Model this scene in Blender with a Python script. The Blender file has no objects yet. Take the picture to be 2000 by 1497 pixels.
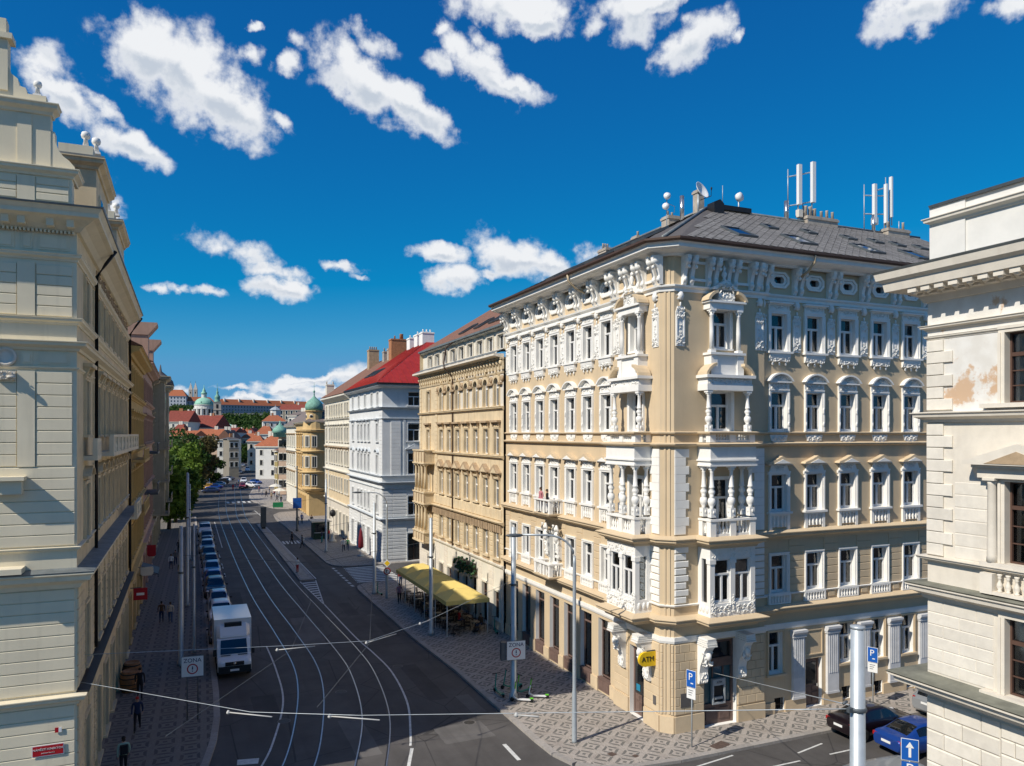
import bpy, math, random
from mathutils import Vector, Matrix
R=math.radians
random.seed(7)
SC=bpy.context.scene; COL=SC.collection; D=bpy.data
# ------------------------------------------------------------------ camera
TH=math.atan(635/1490.0); SN=math.sin(TH); CS=math.cos(TH)
cam=D.objects.new('camera',D.cameras.new('camera')); COL.objects.link(cam); SC.camera=cam
cam.location=(0,0,15); cam.rotation_euler=(R(90),0,-TH)
cam.data.sensor_width=36; cam.data.lens=1490/2000*36; cam.data.shift_y=.0493
cam.data.clip_start=.1; cam.data.clip_end=9000
# ------------------------------------------------------------------ light
SUN_EL=R(42); LH=Vector((.957,.29))
sun=D.objects.new('sun',D.lights.new('sun','SUN')); COL.objects.link(sun)
sun.data.energy=4.8; sun.data.angle=R(.53); sun.data.color=(1,.93,.82)
Ld=Vector((LH.x*math.cos(SUN_EL),LH.y*math.cos(SUN_EL),-math.sin(SUN_EL)))
sun.rotation_euler=Ld.to_track_quat('-Z','Y').to_euler(); sun.location=(-60,-20,80)
CLOUDS=[(-0.0418,0.4225,0.0465,0.0277,-0.0),(0.0028,0.4068,0.0683,0.0443,-0.436),(0.0463,0.3783,0.0501,0.0299,-0.524),(-0.0715,0.4145,0.0223,0.0225,-0.0),(-0.1479,0.394,0.0268,0.0205,-0.0),(-0.1306,0.3629,0.0398,0.0162,-0.611),(-0.0899,0.355,0.0313,0.0094,-0.524),(-0.0608,0.3238,0.0376,0.014,-0.262),(-0.082,0.2594,0.0137,0.0222,-0.0),(0.1658,0.4455,0.0292,0.0266,-0.0),(0.2074,0.4248,0.0614,0.0246,-0.524),(0.2694,0.3997,0.056,0.0192,-0.489),(0.3025,0.3851,0.0299,0.0092,-0.262),(0.0821,0.4389,0.0181,0.0104,-0.0),(0.1263,0.4624,0.0137,0.0103,-0.0),(0.1194,0.4381,0.0124,0.0116,-0.0),(0.2184,0.4685,0.0311,0.0126,-0.524),(0.1096,0.3746,0.0172,0.0078,-0.436),(0.3145,0.4854,0.0147,0.0063,-0.0),(0.0761,0.4689,0.0084,0.0046,-0.0),(0.3158,0.4551,0.0253,0.014,-0.0),(0.3593,0.4492,0.0523,0.0185,-0.611),(0.4029,0.4254,0.0389,0.0122,-0.175),(0.3626,0.474,0.0228,0.0106,-0.349),(0.4096,0.5077,0.0738,0.0195,-0.087),(0.4398,0.4935,0.0416,0.0125,-0.0),(0.5085,0.4878,0.0166,0.0125,-0.0),(0.5613,0.4973,0.036,0.0266,-0.0),(0.5951,0.5079,0.0401,0.0121,0.349),(0.6349,0.4644,0.0407,0.0209,0.436),(0.6048,0.4544,0.0271,0.0085,0.262),(0.6557,0.4665,0.0164,0.0114,-0.0),(0.6851,0.4628,0.0074,0.0062,-0.0),(0.8904,0.4569,0.0471,0.021,0.14),(0.8956,0.4365,0.0146,0.0087,-0.0),(0.987,0.4373,0.0243,0.0147,-0.349),(0.0404,0.2264,0.034,0.0155,-0.175),(0.0761,0.2201,0.0289,0.0121,-0.087),(0.0912,0.2029,0.0334,0.011,-0.175),(0.117,0.2007,0.021,0.0099,-0.0),(0.1065,0.1822,0.0344,0.0137,-0.14),(0.1836,0.2098,0.0288,0.0069,-0.14),(0.2081,0.1976,0.0129,0.0038,-0.262),(0.3105,0.231,0.0386,0.012,-0.087),(0.3252,0.1994,0.036,0.0167,-0.0),(0.4029,0.2288,0.0523,0.0242,-0.349),(0.4552,0.2145,0.0388,0.0166,-0.349),(0.376,0.2076,0.0148,0.0058,-0.0),(-0.0336,0.1728,0.0165,0.0047,-0.0),(-0.0074,0.173,0.0147,0.0048,-0.175),(0.02,0.1702,0.026,0.0054,-0.087),(0.1977,0.078,0.0322,0.0131,0.349),(0.1595,0.0657,0.0379,0.0071,0.175),(0.1157,0.0611,0.037,0.0077,0.087),(0.1532,0.0487,0.063,0.0084,-0.0),(0.0791,0.0413,0.0422,0.0057,-0.0),(0.1157,0.0534,0.037,0.0051,-0.0),(-0.0113,0.0485,0.0158,0.0049,-0.0),(0.5065,0.2276,0.0252,0.0114,-0.0),(0.0493,0.0547,0.0236,0.0031,-0.0)]
W=D.worlds.new('World'); SC.world=W; W.use_nodes=True
nt=W.node_tree; nt.nodes.clear()
def N(t,nt=nt,**k):
    n=nt.nodes.new(t)
    for a,b in k.items(): setattr(n,a,b)
    return n
def LK(nt,a,b): nt.links.new(a,b)
def mth(nt,op,a,b=None,c=None,clamp=False):
    n=nt.nodes.new('ShaderNodeMath'); n.operation=op; n.use_clamp=clamp
    for i,x in enumerate((a,b,c)):
        if x is None: continue
        if isinstance(x,(int,float)): n.inputs[i].default_value=x
        else: nt.links.new(x,n.inputs[i])
    return n.outputs[0]
def mixc(nt,f,a,b,typ='MIX'):
    n=nt.nodes.new('ShaderNodeMix'); n.data_type='RGBA'; n.blend_type=typ; n.clamp_factor=True
    for i,x in ((0,f),(6,a),(7,b)):
        if isinstance(x,(int,float)): n.inputs[i].default_value=x
        elif isinstance(x,tuple): n.inputs[i].default_value=(x+(1,))[:4]
        else: nt.links.new(x,n.inputs[i])
    return n.outputs[2]
def sstep(nt,x,a,b):
    n=nt.nodes.new('ShaderNodeMapRange'); n.interpolation_type='SMOOTHSTEP'; n.inputs[1].default_value=a; n.inputs[2].default_value=b
    nt.links.new(x,n.inputs[0]); return n.outputs[0]
SKY_STRENGTH=.085
sky=N('ShaderNodeTexSky',sky_type='NISHITA',sun_disc=False,sun_elevation=SUN_EL,sun_rotation=R(255),altitude=300,air_density=1.0,dust_density=0.0,ozone_density=2.2)
# grade of the sky: deep saturated blue overhead, paler towards the horizon
sc_=N('ShaderNodeVectorMath',operation='SCALE'); LK(nt,sky.outputs[0],sc_.inputs[0]); sc_.inputs['Scale'].default_value=SKY_STRENGTH
ss_=N('ShaderNodeSeparateXYZ'); LK(nt,sc_.outputs[0],ss_.inputs[0]); cc_=N('ShaderNodeCombineXYZ')
LK(nt,mth(nt,'MINIMUM',mth(nt,'MAXIMUM',mth(nt,'MULTIPLY',mth(nt,'SUBTRACT',ss_.outputs[0],.195),.6),.004),.10),cc_.inputs[0])
LK(nt,mth(nt,'MINIMUM',mth(nt,'MULTIPLY',ss_.outputs[1],.75),.33),cc_.inputs[1]); LK(nt,mth(nt,'MINIMUM',mth(nt,'MULTIPLY',mth(nt,'POWER',ss_.outputs[2],.67),.89),.60),cc_.inputs[2])
hs=N('ShaderNodeVectorMath',operation='SCALE'); LK(nt,cc_.outputs[0],hs.inputs[0]); hs.inputs['Scale'].default_value=1/SKY_STRENGTH
tc=N('ShaderNodeTexCoord'); sp=N('ShaderNodeSeparateXYZ'); LK(nt,tc.outputs['Generated'],sp.inputs[0])
az=mth(nt,'ARCTAN2',sp.outputs[0],sp.outputs[1]); el=mth(nt,'ARCSINE',sp.outputs[2])
cb=N('ShaderNodeCombineXYZ'); LK(nt,az,cb.inputs[0]); LK(nt,el,cb.inputs[1])
# warp the direction a little so that cloud edges billow
nw=N('ShaderNodeTexNoise'); nw.inputs['Scale'].default_value=20; nw.inputs['Detail'].default_value=6; nw.inputs['Roughness'].default_value=.62
LK(nt,cb.outputs[0],nw.inputs['Vector'])
vm=N('ShaderNodeVectorMath',operation='MULTIPLY_ADD'); LK(nt,nw.outputs['Color'],vm.inputs[0]); vm.inputs[1].default_value=(.050,.036,0)
vo=N('ShaderNodeVectorMath',operation='SUBTRACT'); LK(nt,cb.outputs[0],vo.inputs[0]); vo.inputs[1].default_value=(.025,.018,0)
LK(nt,vo.outputs[0],vm.inputs[2])
fld=None; up=None
for (a,e,ra,re,ro) in CLOUDS:
    mp=N('ShaderNodeMapping',vector_type='TEXTURE'); LK(nt,vm.outputs[0],mp.inputs[0])
    mp.inputs[1].default_value=(a,e,0); mp.inputs[2].default_value=(0,0,ro); mp.inputs[3].default_value=(ra*1.6,re*1.6,1)
    g=N('ShaderNodeTexGradient',gradient_type='SPHERICAL'); LK(nt,mp.outputs[0],g.inputs[0])
    fac=g.outputs['Fac'] if ra>.034 else mth(nt,'MULTIPLY',g.outputs['Fac'],.66)
    fld=fac if fld is None else mth(nt,'MAXIMUM',fld,fac)
    if ra>.034:     # how far below the middle of its cloud this direction looks
        dp=N('ShaderNodeVectorMath',operation='DOT_PRODUCT'); LK(nt,mp.outputs[0],dp.inputs[0]); dp.inputs[1].default_value=(-math.sin(ro)*ra/re if ra/re<1.2 else -math.sin(ro),-math.cos(ro),0)
        up=mth(nt,'MULTIPLY',fac,dp.outputs['Value']) if up is None else mth(nt,'MULTIPLY_ADD',fac,dp.outputs['Value'],up)
# scattered clouds over the rest of the sky, like the ones in view
n2=N('ShaderNodeTexNoise'); n2.inputs['Scale'].default_value=5.5; n2.inputs['Detail'].default_value=3; LK(nt,cb.outputs[0],n2.inputs['Vector'])
far=mth(nt,'ABSOLUTE',mth(nt,'SUBTRACT',az,.40)); outm=sstep(nt,far,.66,.80)
fld=mth(nt,'MAXIMUM',fld,mth(nt,'MULTIPLY',outm,sstep(nt,n2.outputs[0],.56,.78)))
n3=N('ShaderNodeTexNoise'); n3.inputs['Scale'].default_value=30; n3.inputs['Detail'].default_value=10; n3.inputs['Roughness'].default_value=.57; LK(nt,cb.outputs[0],n3.inputs['Vector'])
n5=N('ShaderNodeTexNoise'); n5.inputs['Scale'].default_value=17; n5.inputs['Detail'].default_value=4; n5.inputs['Roughness'].default_value=.5; LK(nt,vm.outputs[0],n5.inputs['Vector'])
dens=mth(nt,'ADD',fld,mth(nt,'MULTIPLY',mth(nt,'SUBTRACT',n3.outputs[0],.5),1.5))
cov=mth(nt,'MULTIPLY',mth(nt,'MULTIPLY',sstep(nt,dens,.13,.66),sstep(nt,fld,.0,.2)),sstep(nt,el,-.01,.02))
thick=sstep(nt,dens,.35,.95)
ccol=mixc(nt,mth(nt,'MULTIPLY',thick,mth(nt,'MULTIPLY',sstep(nt,mth(nt,'ADD',mth(nt,'SUBTRACT',n5.outputs[0],.5),mth(nt,'MULTIPLY',up,1.3)),-.12,.19),.95)),(.93,.95,.98),(.57,.64,.74))
cs=N('ShaderNodeVectorMath',operation='SCALE'); LK(nt,ccol,cs.inputs[0]); cs.inputs['Scale'].default_value=.93/SKY_STRENGTH
skc=mixc(nt,cov,hs.outputs[0],cs.outputs[0])
bg=N('ShaderNodeBackground'); bg.inputs[1].default_value=SKY_STRENGTH; LK(nt,skc,bg.inputs[0])
wo=N('ShaderNodeOutputWorld'); LK(nt,bg.outputs[0],wo.inputs[0])
W.cycles.sampling_method='MANUAL'; W.cycles.sample_map_resolution=512
SC.view_settings.view_transform='Standard'; SC.view_settings.look='None'; SC.view_settings.exposure=0; SC.view_settings.gamma=1
SC.view_settings.use_curve_mapping=False
SC.cycles.max_bounces=6; SC.cycles.diffuse_bounces=3; SC.cycles.glossy_bounces=3; SC.cycles.transparent_max_bounces=12; SC.cycles.transmission_bounces=4
SC.cycles.caustics_reflective=False; SC.cycles.caustics_refractive=False; SC.cycles.sample_clamp_indirect=6
# ------------------------------------------------------------------ materials
MATS={}
def mat(name,col,rough=.85,var=.10,scale=1.2,bump=0,metal=0,streak=0,dirt=(.16,.13,.10),obvar=0,spec=.35,fine=0,coat=0):
    if name in MATS: return MATS[name]
    m=D.materials.new(name); m.use_nodes=True; t=m.node_tree; b=t.nodes['Principled BSDF']
    g=t.nodes.new('ShaderNodeNewGeometry')
    base=tuple(col)+(1,)
    c=base
    if var:
        n=t.nodes.new('ShaderNodeTexNoise'); n.inputs['Scale'].default_value=scale; n.inputs['Detail'].default_value=6; n.inputs['Roughness'].default_value=.6
        LK(t,g.outputs['Position'],n.inputs['Vector'])
        f=sstep(t,n.outputs[0],.3,.72)
        lo=tuple(x*(1-var) for x in col); hi=tuple(min(1,x*(1+var*.8)) for x in col)
        c=mixc(t,f,lo,hi)
    if fine:
        n=t.nodes.new('ShaderNodeTexNoise'); n.inputs['Scale'].default_value=38; n.inputs['Detail'].default_value=3
        LK(t,g.outputs['Position'],n.inputs['Vector'])
        c=mixc(t,mth(t,'MULTIPLY',sstep(t,n.outputs[0],.4,.7),fine),c,tuple(x*.55 for x in col))
    if streak:
        mp=t.nodes.new('ShaderNodeMapping'); mp.inputs[3].default_value=(2.2,2.2,.16); LK(t,g.outputs['Position'],mp.inputs[0])
        n=t.nodes.new('ShaderNodeTexNoise'); n.inputs['Scale'].default_value=1.5; n.inputs['Detail'].default_value=5; LK(t,mp.outputs[0],n.inputs['Vector'])
        c=mixc(t,mth(t,'MULTIPLY',sstep(t,n.outputs[0],.52,.78),streak),c,dirt)
    if obvar:
        oi=t.nodes.new('ShaderNodeObjectInfo')
        v=mth(t,'ADD',mth(t,'MULTIPLY',oi.outputs['Random'],2*obvar),1-obvar)
        s=t.nodes.new('ShaderNodeVectorMath'); s.operation='SCALE'
        if isinstance(c,tuple): s.inputs[0].default_value=c[:3]
        else: LK(t,c,s.inputs[0])
        LK(t,v,s.inputs['Scale']); c=s.outputs[0]
    if isinstance(c,tuple): b.inputs['Base Color'].default_value=c
    else: LK(t,c,b.inputs['Base Color'])
    b.inputs['Roughness'].default_value=rough; b.inputs['Metallic'].default_value=metal
    b.inputs['Specular IOR Level'].default_value=spec
    if coat: b.inputs['Coat Weight'].default_value=coat; b.inputs['Coat Roughness'].default_value=.04
    if bump:
        n=t.nodes.new('ShaderNodeTexNoise'); n.inputs['Scale'].default_value=30; n.inputs['Detail'].default_value=6; LK(t,g.outputs['Position'],n.inputs['Vector'])
        bp=t.nodes.new('ShaderNodeBump'); bp.inputs['Strength'].default_value=bump; bp.inputs['Distance'].default_value=.02
        LK(t,n.outputs[0],bp.inputs['Height']); LK(t,bp.outputs[0],b.inputs['Normal'])
    MATS[name]=m; return m
TAN=mat('tan_plaster',(.63,.495,.325),.9,.05,.6,.15,streak=.10,dirt=(.30,.21,.12))
TANB=mat('tan_stone',(.64,.505,.335),.9,.06,1.5,.2,obvar=.05,streak=.08,dirt=(.3,.2,.12))
WHT=mat('white_plaster',(.86,.84,.79),.85,.04,1.5,.1,streak=.10,dirt=(.45,.42,.38))
WHO=mat('white_stucco',(.86,.84,.79),.85,.05,6,.25,fine=.10)
CRM=mat('cream_plaster',(.80,.71,.52),.9,.05,.7,.15,streak=.16,dirt=(.30,.26,.19),obvar=.03)
CRMD=mat('weathered_plaster',(.56,.47,.32),.9,.10,1.0,.2,streak=.35,dirt=(.24,.18,.11))
OCH=mat('ochre_plaster',(.62,.43,.17),.9,.08,1.0,.15,streak=.25,dirt=(.28,.17,.07))
PNK=mat('pink_plaster',(.52,.33,.24),.9,.10,1.0,.15,streak=.3,dirt=(.2,.13,.09))
GRN=mat('greygreen_plaster',(.46,.40,.28),.9,.10,1.0,.15,streak=.35,dirt=(.16,.14,.10))
SND=mat('sandstone',(.68,.55,.36),.92,.10,1.3,.25,streak=.38,dirt=(.26,.17,.10))
SNDD=mat('dark_sandstone',(.44,.32,.20),.92,.18,2.5,.3,streak=.3,dirt=(.15,.09,.06))
SNDL=mat('pale_limestone',(.72,.66,.56),.9,.06,2,.2,streak=.18,dirt=(.4,.34,.27),obvar=.05)
BLU=mat('pale_blue_plaster',(.72,.73,.72),.9,.05,1,.1,streak=.14,dirt=(.34,.37,.40))
IVO=mat('ivory_plaster',(.72,.68,.58),.9,.06,1,.15,streak=.2,dirt=(.4,.35,.27))
YEL=mat('yellow_ochre_wall',(.62,.44,.21),.9,.07,1,.1,streak=.2,dirt=(.34,.2,.07))
ROFG=mat('grey_slate',(.36,.345,.325),.75,.16,1.2,.2,fine=.25); ROFJ=mat('slate_joint',(.11,.10,.095),.85,.1,2)
ROFB=mat('brown_tiles',(.23,.115,.075),.85,.2,3,.3,fine=.3)
ROFR=mat('red_sheet_roof',(.36,.03,.022),.5,.14,1.5,.05)
ROFO=mat('orange_tiles',(.40,.13,.06),.88,.22,2,.3,fine=.3)
ROFD=mat('dark_red_tiles',(.25,.06,.04),.88,.22,1,.3,fine=.3)
ROFK=mat('dark_roof',(.10,.09,.09),.8,.2,2,.2)
GUT=mat('brown_gutter',(.085,.05,.035),.5,.1,3)
ZNC=mat('zinc_flashing',(.20,.22,.22),.55,.2,2,metal=.3)
COP=mat('green_copper',(.20,.40,.31),.7,.22,3,.1)
WFR=mat('white_window_frame',(.80,.79,.76),.5,.03,2)
BFR=mat('brown_window_frame',(.10,.055,.04),.5,.1,3)
WOOD=mat('brown_shop_wood',(.175,.115,.095),.6,.15,4,.1)
STEEL=mat('galvanised_steel',(.46,.50,.52),.45,.08,3,metal=.35)
DSTL=mat('dark_steel',(.10,.115,.125),.5,.1,3,metal=.3)
CHR=mat('bright_steel',(.62,.62,.60),.25,.04,3,metal=.9)
BLK=mat('black_plastic',(.018,.018,.02),.5,.05,3)
RUB=mat('rubber',(.02,.02,.02),.85,.05,3)
WPNT=mat('white_enamel',(.80,.80,.78),.4,.03,3)
CURT=mat('curtain_cloth',(.74,.74,.72),.95,.04,5)
CONC=mat('concrete_chimney',(.42,.37,.31),.92,.2,2,.3,streak=.3)
TERR=mat('terracotta_brick',(.42,.19,.09),.92,.2,4,.3)
BLUE=mat('blue_sign',(.01,.10,.42),.4,0)
RED=mat('red_sign',(.42,.012,.02),.4,0)
YSG=mat('yellow_sign',(.85,.55,.02),.4,0)
CYA=mat('cyan_panel',(.02,.22,.36),.4,.05,2)
TEAL=mat('teal_scooter',(.02,.26,.19),.4,.05,2)
LIME=mat('lime_scooter',(.13,.55,.03),.35,.05,2)
AWN=mat('yellow_canvas',(.80,.62,.20),.85,.05,1.5,.05)
KERB=mat('granite_kerb',(.36,.33,.30),.85,.12,6,.2,obvar=.12,fine=.25)
PAINT=mat('road_paint',(.66,.66,.63),.7,.18,5,fine=.35)
RAIL=mat('tram_rail_steel',(.42,.44,.47),.28,.1,4,metal=1)
SKIN=mat('skin',(.46,.27,.19),.6,.05,5)
def glass(name,tint,trans,rough=.03):
    m=D.materials.new(name); m.use_nodes=True; t=m.node_tree; t.nodes.clear()
    gl=t.nodes.new('ShaderNodeBsdfGlossy'); gl.inputs['Roughness'].default_value=rough; gl.inputs['Color'].default_value=(.95,.97,1,1)
    tr=t.nodes.new('ShaderNodeBsdfTransparent'); tr.inputs[0].default_value=tint+(1,)
    df=t.nodes.new('ShaderNodeBsdfDiffuse'); df.inputs[0].default_value=(.012,.014,.016,1)
    mx=t.nodes.new('ShaderNodeMixShader'); mx.inputs[0].default_value=trans; LK(t,df.outputs[0],mx.inputs[1]); LK(t,tr.outputs[0],mx.inputs[2])
    fr=t.nodes.new('ShaderNodeFresnel'); fr.inputs[0].default_value=1.75
    mx2=t.nodes.new('ShaderNodeMixShader'); LK(t,fr.outputs[0],mx2.inputs[0]); LK(t,mx.outputs[0],mx2.inputs[1]); LK(t,gl.outputs[0],mx2.inputs[2])
    o=t.nodes.new('ShaderNodeOutputMaterial'); LK(t,mx2.outputs[0],o.inputs[0]); return m
GLC=glass('window_glass',(.80,.86,.90),.85)
GLD=glass('dark_window_glass',(.5,.5,.5),0,.06)
GLV=glass('vehicle_glass',(.3,.33,.35),.35,.02)
# paving with a mosaic pattern of pale and dark setts
def paving(name,c1,c2,per,rot):
    m=D.materials.new(name); m.use_nodes=True; t=m.node_tree; b=t.nodes['Principled BSDF']
    g=t.nodes.new('ShaderNodeNewGeometry'); mp=t.nodes.new('ShaderNodeMapping'); mp.inputs[2].default_value=(0,0,rot); mp.inputs[3].default_value=(1/per,1/per,0)
    nz=t.nodes.new('ShaderNodeTexNoise'); nz.inputs['Scale'].default_value=1.3; LK(t,g.outputs['Position'],nz.inputs['Vector'])
    va=t.nodes.new('ShaderNodeVectorMath'); va.operation='MULTIPLY_ADD'; LK(t,nz.outputs['Color'],va.inputs[0]); va.inputs[1].default_value=(.12,.12,0); LK(t,g.outputs['Position'],va.inputs[2])
    LK(t,va.outputs[0],mp.inputs[0])
    fr=t.nodes.new('ShaderNodeVectorMath'); fr.operation='FRACTION'; LK(t,mp.outputs[0],fr.inputs[0])
    s=t.nodes.new('ShaderNodeSeparateXYZ'); LK(t,fr.outputs[0],s.inputs[0])
    ax=mth(t,'ABSOLUTE',mth(t,'SUBTRACT',s.outputs[0],.5)); ay=mth(t,'ABSOLUTE',mth(t,'SUBTRACT',s.outputs[1],.5))
    d=mth(t,'MAXIMUM',ax,ay)
    ring=mth(t,'MULTIPLY',mth(t,'GREATER_THAN',d,.24),mth(t,'LESS_THAN',d,.37))
    dot=mth(t,'LESS_THAN',d,.085)
    # break the ring at its corners so that it reads as four bars
    cut=mth(t,'GREATER_THAN',mth(t,'ABSOLUTE',mth(t,'SUBTRACT',ax,ay)),.05)
    pat=mth(t,'MAXIMUM',mth(t,'MULTIPLY',ring,cut),dot)
    vo=t.nodes.new('ShaderNodeTexVoronoi'); vo.inputs['Scale'].default_value=14; LK(t,g.outputs['Position'],vo.inputs['Vector'])
    col=mixc(t,pat,c1,c2)
    col=mixc(t,mth(t,'MULTIPLY',vo.outputs['Color'],.42),col,(.10,.09,.085))
    n=t.nodes.new('ShaderNodeTexNoise'); n.inputs['Scale'].default_value=.7; n.inputs['Detail'].default_value=6; LK(t,g.outputs['Position'],n.inputs['Vector'])
    col=mixc(t,mth(t,'MULTIPLY',sstep(t,n.outputs[0],.45,.75),.35),col,(.20,.17,.14))
    LK(t,col,b.inputs['Base Color']); b.inputs['Roughness'].default_value=.8; b.inputs['Specular IOR Level'].default_value=.25
    bp=t.nodes.new('ShaderNodeBump'); bp.inputs['Strength'].default_value=.25; bp.inputs['Distance'].default_value=.02; LK(t,vo.outputs['Distance'],bp.inputs['Height']); LK(t,bp.outputs[0],b.inputs['Normal'])
    return m
PAVE=paving('mosaic_paving',(.46,.41,.36),(.17,.165,.15),.98,R(45)+.06)
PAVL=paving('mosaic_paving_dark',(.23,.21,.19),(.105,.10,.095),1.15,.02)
def asphalt(name,c,patch):
    m=D.materials.new(name); m.use_nodes=True; t=m.node_tree; b=t.nodes['Principled BSDF']
    g=t.nodes.new('ShaderNodeNewGeometry')
    n=t.nodes.new('ShaderNodeTexNoise'); n.inputs['Scale'].default_value=.35; n.inputs['Detail'].default_value=7; n.inputs['Roughness'].default_value=.65; LK(t,g.outputs['Position'],n.inputs['Vector'])
    mp=t.nodes.new('ShaderNodeMapping'); mp.inputs[3].default_value=(1.6,.06,1); LK(t,g.outputs['Position'],mp.inputs[0])
    n2=t.nodes.new('ShaderNodeTexNoise'); n2.inputs['Scale'].default_value=1; n2.inputs['Detail'].default_value=4; LK(t,mp.outputs[0],n2.inputs['Vector'])
    n3=t.nodes.new('ShaderNodeTexNoise'); n3.inputs['Scale'].default_value=60; n3.inputs['Detail'].default_value=2; LK(t,g.outputs['Position'],n3.inputs['Vector'])
    col=mixc(t,sstep(t,n.outputs[0],.3,.7),tuple(x*.78 for x in c),tuple(x*1.2 for x in c))
    col=mixc(t,mth(t,'MULTIPLY',sstep(t,n2.outputs[0],.45,.7),.4),col,tuple(x*.6 for x in c))
    col=mixc(t,mth(t,'MULTIPLY',sstep(t,n3.outputs[0],.5,.7),.35),col,tuple(x*1.6 for x in c))
    vo=t.nodes.new('ShaderNodeTexVoronoi'); vo.feature='DISTANCE_TO_EDGE'; vo.inputs['Scale'].default_value=.19; vo.inputs['Randomness'].default_value=1; LK(t,g.outputs['Position'],vo.inputs['Vector'])
    crack=mth(t,'LESS_THAN',vo.outputs['Distance'],.005)
    col=mixc(t,mth(t,'MULTIPLY',crack,.55*patch),col,(.02,.02,.02))
    LK(t,col,b.inputs['Base Color']); b.inputs['Roughness'].default_value=.75; b.inputs['Specular IOR Level'].default_value=.3
    return m
ASPH=asphalt('asphalt',(.088,.082,.078),1)
GRND=asphalt('city_ground',(.12,.115,.105),0)
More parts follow.
